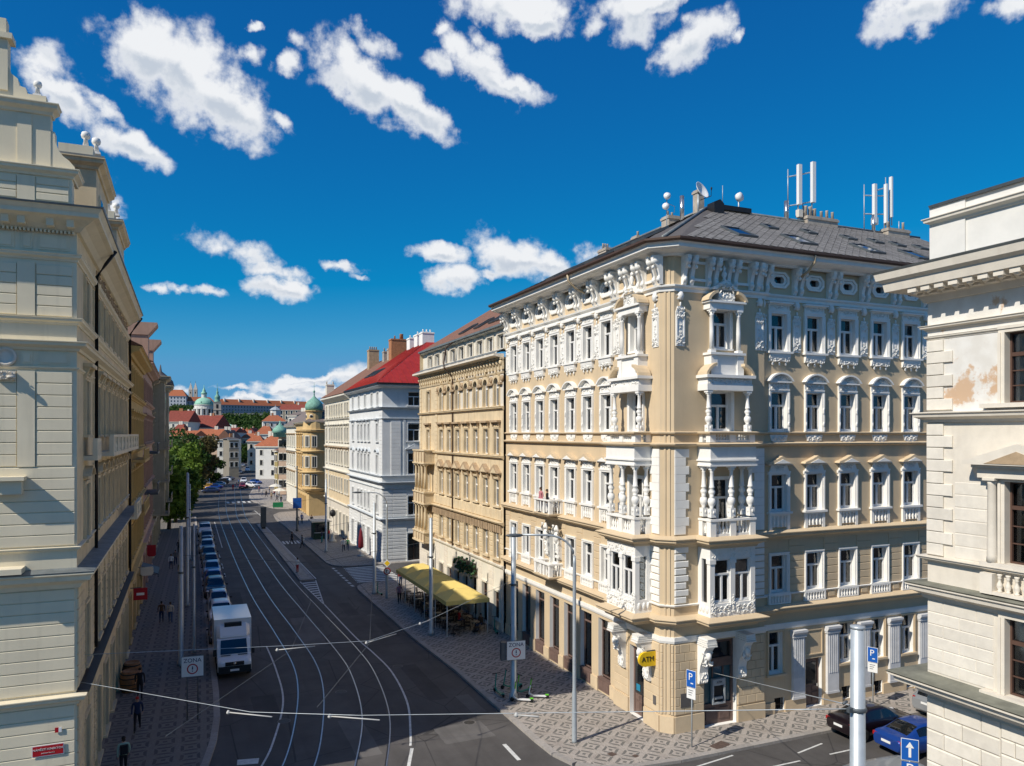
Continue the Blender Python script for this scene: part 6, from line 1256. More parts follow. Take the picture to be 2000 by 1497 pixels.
m=MB(); m.box(-.02,.10,-.95,.95,.35,.78); part(m,'bumper',BLK,T); m=MB(); m.box(-.02,.085,-.55,.55,.80,1.02); part(m,'grille',BLK,T); m=MB(); m.lathe(.1,0,.93,[(.09,0),(.09,.02)],12,ax=Matrix.Rotation(R(90),3,'Y')); part(m,'emblem',CHR,T)
for s in (-1,1):
    part(MB().blob(-.05,s*.78,.93,.08,.14,.12,0,8,5),'headlight',MATS['lamp_glass'],T); part(MB().box(-.85,-.72,s*1.12-.1,s*1.12+.1,1.25,1.65),'mirror',BLK,T)
    for x in (-.95,-5.0):
        m=MB(); m.lathe(0,0,0,[(.22,-.12),(.36,-.12),(.38,-.06),(.38,.06),(.36,.12),(.22,.12)],16,0,True,Matrix.Rotation(R(90),3,'X')); w=part(m,'wheel',RUB,T,(x,s*.9,.38)); part(MB().lathe(0,0,0,[(0,-.09),(.2,-.09),(.22,-.11),(.22,.11),(0,.09)],12,0,False,Matrix.Rotation(R(90),3,'X')),'rim',STEEL,w)
part(MB().box(.10,.115,-.26,.26,.48,.60),'number_plate',WPNT,T); part(MB().box(-6.2,-.4,-.4,.4,.45,.85),'chassis',BLK,T)
for s in (-1,1): part(MB().box(-.58,-.50,s*.5-.28,s*.5+.28,1.29,1.315),'air_intake',BLK,T)
# ================================================================== street furniture
def lamp(x,y,h,L,ang,label,group=None):
    t=thing('street_lamp',label,'street lamp',(x,y,0),ang,group)
    m=MB(); m.lathe(0,0,0,[(.14,0),(.13,.1),(.12,2.4),(.095,2.6),(.085,h-1.6),(.06,h-1.2)],10); part(m,'pole',STEEL,t)
    m=MB(); P=[(0,0,h-1.3)]+[(L*.55*(1-math.cos(a)),0,h-1.3+1.15*math.sin(a)) for a in [R(15*k) for k in range(1,7)]]+[(L,0,h-.10)]; m.tube(P,.05,8); part(m,'arm',STEEL,t)
    m=MB(); m.blob(L+.35,0,h-.12,.46,.15,.085,0,10,6); hd=part(m,'lamp_head',DSTL,t); part(MB().box(L+.05,L+.65,-.1,.1,h-.2,h-.165),'lens',mat('lamp_lens',(.5,.5,.47),.2,0),hd)
    return t
lamp(17.32,32.91,10.25,2.6,R(168),'curved steel street lamp standing in the sun before the tan corner building')
lamp(16.75,68.4,9.8,2.3,R(170),'curved steel street lamp carrying the yellow diamond sign near the zebra crossing')
def pole(x,y,h,r,label,group='tram wire poles',matl=None,name='tram_pole',cat='pole'):
    t=thing(name,label,cat,(x,y,0),0,group); m=MB(); m.lathe(0,0,0,[(r*1.5,0),(r*1.4,.25),(r,.35),(r*.72,h),(0,h+.03)],12); part(m,'pole',matl or STEEL,t)
    m=MB(); m.lathe(0,0,h*.66,[(r*1.02,0),(r*1.08,.02),(r*1.08,.1),(r*1.0,.12)],12); m.box(-r-.12,-r+.02,-.03,.03,h*.66+.03,h*.66+.09); part(m,'collar',DSTL,t); return t
pole(17.0,39.66,9.7,.18,'tram pole carrying the zone sign beside the green scooters')
pole(16.75,54.7,8.7,.17,'tram pole rising in front of the yellow awning')
pole(16.14,70.7,8.5,.17,'tram pole at the kerb corner by the zebra crossing')
pole(16.2,98,9.2,.15,'tram pole on the pavement before the ivory house'); pole(15.6,121,10,.15,'dark tram pole with blue board at the street corner',matl=DSTL)
pole(-.35,53.8,9.0,.16,'tram pole on the left pavement behind the zone sign'); pole(.04,71.9,11.6,.13,'tall slim pole farther along the left pavement'); pole(.45,56.5,8.8,.09,'thin post at the left kerb beside the box truck',group=None,name='thin_post')
pole(.3,98,9,.14,'tram pole beside the far end of the parked cars'); pole(.2,124,9,.14,'tram pole before the park trees')
t=pole(13.35,12.25,10.8,.205,'big pale steel pole close by, cut by the bottom edge'); m=MB(); m.lathe(0,0,9.0,[(.175,0),(.19,.02),(.19,.07),(.175,.09)],14); m.box(-.28,-.17,-.04,.04,9.0,9.1); m.tube([(-.2,.1,9.2),(-.32,.1,9.16)],.03,5); part(m,'clamp',DSTL,t); part(MB().lathe(0,0,10.78,[(.155,0),(.155,.06),(0,.08)],14),'cap',STEEL,t)
def wires(name,label,pts,r=.014,ins=(),sag=0,group=None,matl=None):
    t=thing(name,label,'wire',pts[0],0,group); o=Vector(pts[0]); P=[]
    for a,b in zip(pts,pts[1:]):
        a=Vector(a);b=Vector(b)
        for k in range(12): q=a.lerp(b,k/12); q.z-=sag*4*(k/12)*(1-k/12); P.append(q-o)
    P.append(Vector(pts[-1])-o); m=MB(); m.tube(P,r,5); part(m,'cable',matl or STEEL,t)
    for a,b in ins:
        a=Vector(a)-o;b=Vector(b)-o; m=MB(); m.tube([a,b],.022,6); d=(b-a).normalized(); m.lathe(a.x,a.y,a.z-.05,[(.06,0),(.07,.05),(.03,.12)],6); part(m,'insulator',mat('insulator_grey',(.5,.49,.46),.6,.05,3),t)
    return t
wires('span_wire','long white span wire from the cream corner building across the near tracks',[(-3.75,33.3,5.5),(1.97,27.0,5.65),(5.1,24.6,5.9),(13.2,12.3,9.05)],.011,[((1.3,27.7,5.5),(2.6,26.4,5.6)),((4.3,25.3,5.75),(5.6,23.8,5.95)),((8.4,19.4,7.2),(8.8,18.8,7.3))])
wires('span_wire','span wire over the tracks from the left facade to the zone sign pole',[(-3.75,34.6,6.2),(4.2,34.4,5.75),(7.5,34.0,5.7),(10.5,35.2,6.0),(16.9,39.6,6.7)],.011,[((3.6,34.4,5.62),(5.2,34.35,5.62)),((7.4,34.0,5.62),(8.9,34.5,5.75)),((10.2,35.1,5.95),(10.8,35.35,6.02))])
wires('span_wire','thin span wire from the console of the corner shop to the big pole',[(24.3,31.2,3.0),(13.5,12.5,9.0)],.014)
for k,c in ((0,TC1),(1,TC2)):
    P=[]
    for y in (26.3,34.2,44,56,72,98,124,150): q=min(c,key=lambda p:abs(p.y-y)); P.append((q.x,q.y,5.6))
    wires('contact_wire',('contact wire hanging above the left hand tram track','contact wire hanging above the right hand tram track')[k],P,.012,matl=DSTL,group='tram contact wires')
for y,xa,xb in ((54.7,-.35,16.7),(71.5,.05,16.1),(98,.3,16.2),(122,.2,15.6)): wires('span_wire','span wire between the tram poles %d metres along the street'%round(y) if 0 else 'span wire '+{54.7:'over the street from the awning pole to the left pavement',71.5:'over the street at the zebra crossing',98:'over the street before the ivory house',122:'over the street before the yellow turret house'}[y],[(xa,y,7),((xa+xb)/2,y,5.9),(xb,y,7)],.012,matl=DSTL)
# signs
def plate(m,w,h,matidx,y0=-.012,y1=0,x=0,z=0): m.box(x-w/2,x+w/2,y0,y1,z-h/2,z+h/2,matidx)
def disc(m,r0,r1,y,x,z,mi,n=24):
    for k in range(n):
        a=2*math.pi*k/n;b=2*math.pi*(k+1)/n; m.quad((x+r1*math.cos(a),y,z+r1*math.sin(a)),(x+r1*math.cos(b),y,z+r1*math.sin(b)),(x+r0*math.cos(b),y,z+r0*math.sin(b)),(x+r0*math.cos(a),y,z+r0*math.sin(a)),mi)
NAVY=mat('dark_blue_ink',(.01,.02,.09),.5,0)
def zone(par,loc,rz):
    m=MB(); plate(m,1.06,1.04,0); m.box(-.55,.55,.0,.03,-.54,.54,1); s=part(m,'sign_plate',[WPNT,DSTL],par,loc,rz)
    ob('lettering',text_mesh('ZONA',.30,NAVY),s,(0,-.018,.31),rot=(R(90),0,0))
    m=MB(); disc(m,.21,.27,-.016,0,-.13,0); m.blob(0,-.016,-.03,.035,.006,.04,1); m.box(-.03,.03,-.02,-.014,-.16,-.07,1); m.blob(0,-.016,-.24,.035,.006,.03,1); part(m,'pictogram',[RED,NAVY],s)
t=thing('zone_sign','square white ZONA sign on two posts on the left pavement','road sign',(.27,43.25,0),R(-4))
for x in (-.26,.26): part(MB().lathe(x,.06,0,[(.035,0),(.03,3.3)],8),'post',DSTL,t)
zone(t,(0,0,2.82),0)
t=thing('zone_sign','square white ZONA sign fixed to the tram pole by the scooters','road sign',(17.0,39.45,2.25),R(-8)); zone(t,(.05,-.05,.55),0); part(MB().box(-.78,-.5,.05,.40,0,1.0),'control_box',DSTL,t); part(MB().box(-.3,.3,.0,.2,.5,.58),'bracket',DSTL,t)
def psign(x,y,rz,label,zt=3.66,arrow=False,second='P',lower=True,ph=0,ww=.5):
    t=thing('parking_sign' if not arrow else 'one_way_sign',label,'road sign',(x,y,0),rz)
    part(MB().lathe(0,.05,0,[(.035,0),(.03,zt-.05)],8),'post',STEEL,t)
    m=MB(); plate(m,ww,.78,0,z=zt-.39); m.box(-ww/2-.02,ww/2+.02,0,.012,zt-.80,zt+.02,1); s=part(m,'sign_plate',[BLUE,WPNT],t)
    if arrow:
        m=MB(); m.box(-.045,.045,-.02,-.012,-.28,.1); m.prism([(-.14,.08),(.14,.08),(0,.30)],-.02,-.012,'y'); part(m,'arrow',WPNT,s,(0,0,zt-.39))
        m=MB(); plate(m,ww,.7,0,z=zt-1.2); s2=part(m,'sign_plate',[BLUE],t); ob('lettering',text_mesh('P',.55,WPNT),s2,(0,-.018,zt-1.12),rot=(R(90),0,0))
    else:
        ob('lettering',text_mesh('P',.48,WPNT),s,(-.03,-.018,zt-.30),rot=(R(90),0,0)); m=MB(); m.box(-.02,.12,-.02,-.012,zt-.62,zt-.57); part(m,'symbol',WPNT,s)
        m=MB(); plate(m,ww,.52,0,z=zt-1.08)
        for k in range(3): m.box(-.15,.13-.05*k,-.017,-.012,zt-.95-.11*k,zt-.92-.11*k,1)
        part(m,'sign_plate',[WPNT,DSTL],t)
    return t
psign(22.17,30.18,R(-72),'blue P parking sign on a post before the cash machine'); psign(34.45,30.6,R(-65),'blue P parking sign behind the near black liftback',3.3)
psign(25.1,20.6,R(-48),'blue one way arrow sign above a P sign at the right edge',3.45,arrow=True,ww=.56)
def street_name(loc,rz,label):
    t=thing('street_name_sign',label,'street sign',loc,rz); m=MB(); plate(m,.98,.36,0,-.02,0); m.box(-.52,.52,-.012,0,-.21,.21,1); s=part(m,'sign_plate',[RED,WPNT],t); ob('lettering',text_mesh('NÁMĚSTÍ KINSKÝCH',.105,WPNT),s,(0,-.026,.05),rot=(R(90),0,0)); ob('lettering',text_mesh('SMÍCHOV PRAHA 5',.05,WPNT),s,(0,-.026,-.09),rot=(R(90),0,0))
street_name((-4.72,32.66,3.3),0,'red enamel street name sign on the cream corner building'); street_name((23.40,17.65,3.35),R(-90),'red enamel street name sign on the limestone building')
t=thing('house_number','small red and white number plate above the street sign','number plate',(-4.4,32.66,4.0)); part(MB().box(-.1,.02,-.02,0,-.09,.09),'plate',RED,t); part(MB().box(.02,.12,-.02,0,-.09,.09),'plate',WPNT,t)
t=thing('wall_lamp','small grey wall lamp below the street sign on the cream building','wall lamp',(-5.15,32.69,2.55)); part(MB().box(-.1,.1,-.28,0,-.12,.12),'housing',STEEL,t)
t=thing('atm_sign','rounded yellow ATM sign projecting from the tan corner','sign',(21.84,32.75,3.62)); 
P=[(0,-.36),(-.62,-.36)]+[(-.62+.36*math.cos(a),.36*math.sin(a)) for a in [R(270-15*k) for k in range(1,6)]]+[(-.98,0)]+[(-.62+.36*math.cos(a),.36*math.sin(a)) for a in [R(165-15*k) for k in range(0,5)]]+[(-.62,.36),(0,.36)]
m=MB(); m.prism(P,-.08,.08,'y'); s=part(m,'sign_board',YSG,t); ob('lettering',text_mesh('ATM',.36,BLK,.006),s,(-.47,-.09,0),rot=(R(90),0,0)); part(MB().box(-.5,0,-.03,.03,.36,.42),'bracket',DSTL,t)
t=thing('cash_machine','grey cash machine set in the teal shop window','cash machine',(25.25,32.16,0)); m=MB(); m.box(-.40,-.32,-.16,.02,1.05,2.35); m.box(.32,.40,-.16,.02,1.05,2.35); m.box(-.32,.32,-.16,.02,1.05,1.15); m.box(-.32,.32,-.18,.02,2.02,2.35); m.box(-.32,.32,-.06,.02,1.15,2.02,1); m.box(-.25,.25,-.15,-.06,1.3,1.42,0); part(m,'housing',[STEEL,BLK],t); ob('lettering',text_mesh('ATM',.17,DSTL),t,(0,-.19,2.18),rot=(R(90),0,0))
t=thing('no_entry_board','red square board with a white bar hanging from the ochre facade','sign',(-3.6,60.5,3.55),0); m=MB(); m.box(.1,1.0,-.05,.05,-.42,.42,0); m.box(.3,.8,-.06,-.05,-.09,.09,1); part(m,'board',[RED,WPNT],t); part(MB().box(-.1,.6,-.02,.02,.42,.48),'bracket',DSTL,t)
for i,(y,w_,h_,z,mm,lb) in enumerate([(70.5,1.0,.7,3.5,'IV','cream oval pub sign hanging on the shaded left facade'),(82,.8,1.1,3.6,'RD','red hanging shop sign on the dull pink house')]):
    t=thing('hanging_sign',lb,'sign',(-3.7,y,z)); m=MB(); m.prism([(.15,-h_/2+.15),(.3,-h_/2),(w_,-h_/2),(w_+.12,-h_/2+.15),(w_+.12,h_/2),(.15,h_/2)],-.05,.05,'y'); part(m,'board',IVO if mm=='IV' else RED,t); part(MB().box(-.1,.5,-.02,.02,h_/2,h_/2+.05),'bracket',DSTL,t)
t=thing('shop_awning','black fabric awning over a shop on the left pavement','awning',(-3.8,75.5,3.3)); m=MB(); m.prism([(0,0),(1.5,-.6),(1.5,-.9),(1.45,-.9),(1.45,-.62),(0,-.06)],-1.8,1.8,'y'); part(m,'canvas',BLK,t); part(MB().box(0,1.4,-1.75,-1.7,-.66,-.62),'arm',DSTL,t)
def postsigns(x,y):
    t=thing('priority_sign','yellow priority diamond above a red ringed no turn sign on the lamp','road sign',(x,y-.15,2.6),R(-10)); m=MB(); m.prism([(-.36,.62),(0,.26),(.36,.62),(0,.98)],-.02,0,'y',0); m.prism([(-.26,.62),(0,.36),(.26,.62),(0,.88)],-.026,-.02,'y',1); part(m,'diamond_plate',[WPNT,YSG],t)
    m=MB(); m.lathe(0,0,-.1,[(0,-.0),(.32,0),(.32,.015)],20,0,False,Matrix.Rotation(R(90),3,'X')); disc(m,.23,.33,-.022,0,-.1,1); m.box(-.1,-.03,-.024,-.018,-.25,0,2); m.box(-.1,.12,-.024,-.018,-.03,.04,2); part(m,'round_plate',[WPNT,RED,BLK],t)
postsigns(16.72,68.3)
t=thing('stop_pylon','dark tram stop pylon at the far end of the traffic island','sign',(11.1,126,0)); part(MB().box(-.42,.42,-.12,.12,.25,3.4),'panel',DSTL,t); part(MB().box(-.3,.3,-.2,.2,0,.25),'base',BLK,t)
t=thing('direction_board','blue direction board on the dark tram pole','road sign',(15.6,120.8,3.6)); part(MB().box(-.65,.65,-.06,0,-.1,1.5),'board',BLUE,t)
# tram stop kiosk
t=thing('kiosk','dark green kiosk with a flat pale roof on the right pavement','kiosk',(17.6,111.5,0)); part(MB().box(-1.1,1.1,-1.2,1.2,0,2.45),'body',mat('kiosk_green',(.015,.05,.035),.5,.1,2),t); part(MB().box(-1.45,1.45,-1.6,1.6,2.45,2.62),'roof',SNDL,t); part(MB().box(-.9,.9,-1.24,-1.2,1.0,2.2),'window',GLD,t); part(MB().box(-1.0,1.0,-1.5,-1.2,.9,.98),'counter',STEEL,t)
t=thing('street_lamp','black cast iron street lamp with a round head before the ivory house','street lamp',(18.6,107,0)); part(MB().lathe(0,0,0,[(.5,0),(.5,.2),(.3,.3),(.22,1.0),(.1,1.2),(.08,3.5)],12),'pole',SNDL,t); part(MB().lathe(0,0,3.5,[(.1,0),(.36,.12),(.42,.5),(.3,.85),(0,.95)],14),'lamp_head',BLK,t)
t=thing('closed_parasol','folded dark red parasol at the pale blue house','parasol',(19.6,93.2,0)); part(MB().lathe(0,0,0,[(.45,0),(.45,.12),(.05,.14),(.04,3.4)],10),'pole',STEEL,t); part(MB().lathe(0,0,.95,[(.12,0),(.34,.15),(.3,1.0),(.18,2.0),(.05,2.5)],12),'canopy',mat('wine_canvas',(.16,.01,.02),.8,.1,3),t)
for i,(x,y,lb) in enumerate([(22.4,77.2,'black wheeled waste bin at the mouth of the side street'),(23.5,77.4,'second waste bin, beside the sandstone corner')]):
    t=thing('waste_bin',lb,'bin',(x,y,0)); part(MB().box(-.45,.45,-.4,.4,.12,1.15),'body',BLK,t); part(MB().box(-.5,.5,-.45,.45,1.15,1.27),'lid',DSTL,t); part(MB().lathe(-.35,.3,0,[(.1,0),(.1,.12)],8),'wheel',RUB,t)
for i,(y,lb) in enumerate([(49.6,'nearer wooden barrel by the cream facade'),(51.4,'farther wooden barrel by the cream facade')]):
    t=thing('wooden_barrel',lb,'barrel',(-3.05,y,0),0,'wooden barrels on the left pavement'); part(MB().lathe(0,0,0,[(.42,0),(.52,.3),(.56,.6),(.52,.9),(.42,1.2),(.38,1.16)],14),'staves',mat('barrel_oak',(.26,.13,.055),.7,.25,5,.2),t)
    for z in (.2,.45,.78,1.02): part(MB().lathe(0,0,z,[(.50+.05*(.2<z<1),0),(.505+.05*(.2<z<1),.06)],14),'hoop',BLK,t)
# yellow awning and the pavement cafe
t=thing('cafe_awning','long yellow canvas awning in five bays over the pavement cafe','awning',(19.25,60.8,0))
L=14.6; nb=5
for k in range(nb):
    y0=-L/2+L*k/nb; y1=y0+L/nb-.04; xm=0; m=MB(); e=2.62; pk=3.22; A=[(-1.72,y0,e),(1.72,y0,e),(1.72,y1,e),(-1.72,y1,e)]; B_=[(-.5,(y0+y1)/2-.25,pk),(.5,(y0+y1)/2-.25,pk),(.5,(y0+y1)/2+.25,pk),(-.5,(y0+y1)/2+.25,pk)]
    m.add(A+B_,[(0,1,5,4),(1,2,6,5),(2,3,7,6),(3,0,4,7),(4,5,6,7)])
    m.add(A+[(a,b,e-.30) for a,b,_ in A],[(0,1,5,4),(1,2,6,5),(2,3,7,6),(3,0,4,7)]); part(m,'canopy',AWN,t)
    for x in (-1.6,1.6): part(MB().lathe(x,y0+.12,0,[(.035,0),(.035,e)],6),'pole',WPNT,t)
for x in (-1.6,1.6): part(MB().lathe(x,L/2-.12,0,[(.035,0),(.035,2.62)],6),'pole',WPNT,t)
DKW=mat('dark_rattan',(.035,.025,.02),.6,.2,8)
def chair0():
    c=thing('cafe_chair','dark bentwood cafe chair under the yellow awning','chair'); part(MB().box(-.21,.21,-.21,.21,.43,.47),'seat',DKW,c)
    m=MB(); P=[(-.2,.2,.45)]+[(.2*math.cos(a),.2+.04*math.sin(a),.45+.47*math.sin(a)) for a in [math.pi-math.pi*k/8 for k in range(1,8)]]+[(.2,.2,.45)]; m.tube(P,.018,5); m.tube([(0,.22,.45),(0,.24,.9)],.012,5); m.tube([(-.1,.21,.45),(-.1,.23,.86)],.012,5); m.tube([(.1,.21,.45),(.1,.23,.86)],.012,5); part(m,'backrest',DKW,c)
    for x,y in ((-.19,-.19),(.19,-.19),(-.19,.19),(.19,.19)): part(MB().tube([(x,y,.44),(x*1.15,y*1.15,0)],.018,5),'leg',DKW,c)
    return remember(c)
def table0():
    c=thing('cafe_table','small round cafe table under the yellow awning','table'); part(MB().lathe(0,0,.72,[(.36,0),(.37,.02),(.36,.035)],14),'table_top',mat('table_top_wood',(.30,.22,.15),.35,.15,6),c); part(MB().lathe(0,0,0,[(.24,0),(.22,.03),(.03,.06),(.03,.72)],10),'pedestal',BLK,c); return remember(c)
ch=chair0(); tb=table0(); firstc=firstt=True; seats=[]
tname=['nearest','second','third','fourth','fifth','sixth','seventh','eighth']
for k in range(8):
    for j,x in enumerate((18.35,20.1)):
        y=54.3+1.85*k; lb='%s small round cafe table of the %s row under the awning'%(tname[k],'kerbside' if j==0 else 'wallside')
        if firstt: tb.location=(x,y,0); tb['label']=lb; tb['group']='cafe tables'; firstt=False
        else: clone(tb,(x,y,0),0,lb)
        for a in (20,140,255):
            a2=R(a+random.uniform(-15,15)); p=(x+.62*math.cos(a2),y+.62*math.sin(a2),0); rz=a2-R(90); lb='dark cafe chair at the %s %s table, %s'%(tname[k],'kerbside' if j==0 else 'wallside',{20:'on its wall side',140:'on its far side',255:'on its near side'}[a])
            if firstc: ch.location=p; ch.rotation_euler=(0,0,rz); ch['label']=lb; ch['group']='cafe chairs'; firstc=False
            else: clone(ch,p,rz,lb)
            seats.append((p,rz))
# scooters
def scooter(x,y,rz,label,c1,c2,cat='scooter'):
    t=thing('electric_scooter',label,cat,(x,y,0),rz,'hire scooters on the right pavement')
    m=MB(); m.box(-.48,.28,-.085,.085,.12,.17); m.tube([(.25,0,.14),(.42,0,.22),(.5,0,.30)],.045,6); part(m,'deck',c2,t)
    part(MB().tube([(.52,0,.20),(.42,0,.72)],.04,6),'stem',c2,t); part(MB().tube([(.42,0,.72),(.36,0,1.12)],.036,6),'upper_stem',c1,t); part(MB().tube([(.36,-.26,1.14),(.35,0,1.13),(.36,.26,1.14)],.024,6),'handlebar',BLK,t)
    for xx in (.58,-.52): part(MB().lathe(xx,0,.115,[(.05,-.04),(.11,-.035),(.115,0),(.11,.035),(.05,.04)],12,0,True,Matrix.Rotation(R(90),3,'X')),'wheel',RUB,t)
    part(MB().box(-.62,-.42,-.05,.05,.2,.25),'mudguard',c1,t); return t
scooter(17.25,39.0,R(148),'lime and white scooter, left one of the sunlit pair',LIME,WPNT); scooter(18.3,39.2,R(150),'lime and white scooter, right one of the sunlit pair',LIME,WPNT); scooter(17.9,40.3,R(200),'lime scooter lying back behind the sunlit pair',LIME,TEAL); scooter(16.5,40.6,R(95),'teal scooter on the kerb side of the zone sign pole',TEAL,TEAL); scooter(21.4,53.3,R(80),'teal scooter leaning at the end of the sandstone front',TEAL,TEAL); scooter(16.5,70.2,R(100),'teal scooter at the foot of the tram pole near the zebra',TEAL,TEAL); scooter(17.6,41.3,R(170),'dark teal scooter half hidden behind the lime one',TEAL,TEAL)
# ================================================================== antennas on the tan building's roof
def px(u,v,Y=39.5): a=(u-1000)/1490; d=Y/(CS-a*SN); return (d*(SN+a*CS),Y,height_at(v,d))
t=thing('satellite_dish','large white satellite dish at the hip of the grey slate roof','satellite dish',(29.55,39.5,29.1)); m=MB(); A=(Matrix.Rotation(R(-62),3,'X')@Matrix.Rotation(0,3,'Y')); A=Matrix.Rotation(R(20),3,'Z')@Matrix.Rotation(R(66),3,'X'); m.lathe(0,-.2,1.05,[(0,0),(.25,.03),(.45,.1),(.56,.18),(.58,.18),(.45,.08),(0,-.03)],20,0,True,A); part(m,'reflector',WPNT,t); m=MB(); m.tube([(0,-.2,.5),(.3,-.9,.6),(.28,-.95,1.0)],.025,5); m.blob(.28,-.95,1.05,.06,.06,.1); part(m,'feed_arm',BLK,t); part(MB().lathe(0,0,-.3,[(.06,0),(.06,1.2)],8),'mast',STEEL,t)
t=thing('roof_hatch','black roof hatch box below the satellite dish','hatch',(30.3,38.7,28.9)); m=MB(); m.prism([(-.4,-.3),(.35,-.3),(.35,.35),(.05,.6),(-.4,.4)],-.35,.35,'y'); part(m,'box',BLK,t); part(MB().tube([(.5,0,.5),(.5,0,1.6)],.02,5),'rod',STEEL,t)
t=thing('dish_antenna','small round radio link antenna on a short mast behind the ridge','antenna',(32.8,39.6,29.0)); part(MB().lathe(0,0,0,[(.05,0),(.05,1.3)],8),'mast',STEEL,t); m=MB(); m.lathe(-.2,-.1,1.15,[(0,0),(.26,.02),(.28,.12),(.28,.3),(0,.32)],16,0,True,Matrix.Rotation(R(15),3,'Z')@Matrix.Rotation(R(80),3,'X')); part(m,'drum',WPNT,t)
t=thing('dish_antenna','two small dishes on a thin mast left of the flue pipes','antenna',(27.2,39.5,27.3)); part(MB().lathe(0,0,0,[(.035,0),(.03,2.4)],8),'mast',STEEL,t)
for z,x in ((1.6,-.15),(2.25,-.05)): part(MB().lathe(x,-.1,z,[(0,0),(.2,.02),(.22,.14),(0,.2)],12,0,True,Matrix.Rotation(R(-30),3,'Z')@Matrix.Rotation(R(75),3,'X')),'drum',WPNT,t)
part(MB().tube([(0,0,1.9),(.6,0,1.75),(.6,.1,1.4)],.02,5),'yagi_boom',STEEL,t)
for i,(u,v0,v1,r,lb) in enumerate([(1332,437,383,.13,'tall steel flue pipe left of the satellite dish'),(1536,438,393,.15,'fat steel flue pipe left of the first antenna pair'),(1706,458,420,.12,'steel flue pipe below the right hand antenna rack')]):
    a=px(u,v0);b=px(u,v1); t=thing('flue_pipe',lb,'flue',(a[0],a[1],a[2]-.4),0,'steel flues on the slate roof'); h=b[2]-a[2]+.4; part(MB().lathe(0,0,0,[(r,0),(r,h*.6),(r*1.06,h*.61),(r*1.06,h*.66),(r,h*.67),(r,h)],12),'pipe',CHR,t)
def rack(label,panels,rods,bars,z0):
    t=thing('antenna_rack',label,'antenna',px(panels[0][0],z0),0,'mobile antenna racks on the slate roof'); o=Vector(t.location)
    for u,v0,v1,w_ in panels:
        a=Vector(px(u,v0))-o;b=Vector(px(u,v1))-o; m=MB(); m.box(a.x-w_/2,a.x+w_/2,-.12,.10,a.z,b.z); part(m,'panel_antenna',WPNT,t); part(MB().lathe(a.x+.05,.16,-.8,[(.045,0),(.045,b.z+.6)],8),'mast',STEEL,t)
    for u,v0,v1 in rods: a=Vector(px(u,v0))-o;b=Vector(px(u,v1))-o; part(MB().lathe(a.x,.1,a.z,[(.035,0),(.03,b.z-a.z)],8),'rod',STEEL,t)
    for u0,v0_,u1,v1_ in bars: part(MB().tube([Vector(px(u0,v0_))-o+Vector((0,.14,0)),Vector(px(u1,v1_))-o+Vector((0,.14,0))],.045,6),'crossbar',STEEL,t)
    a=Vector(px(panels[0][0]+3,z0-14))-o; part(MB().box(a.x-.25,a.x+.1,-.1,.2,a.z-.3,a.z+.2),'radio_unit',SNDL,t)
rack('pair of tall white panel antennas above the long chimney',[(1561,400,322,.28),(1588,396,317,.28)],[(1541,398,330),(1570,430,398)],[(1541,345,1590,335),(1541,402,1590,393)],430)
rack('cluster of narrow white panel antennas above the right chimney',[(1708,436,360,.24),(1730,436,360,.16),(1740,425,346,.14)],[(1690,452,360),(1732,440,346),(1744,440,355),(1758,455,432)],[(1690,381,1735,382),(1690,417,1735,418),(1712,372,1735,365)],445)
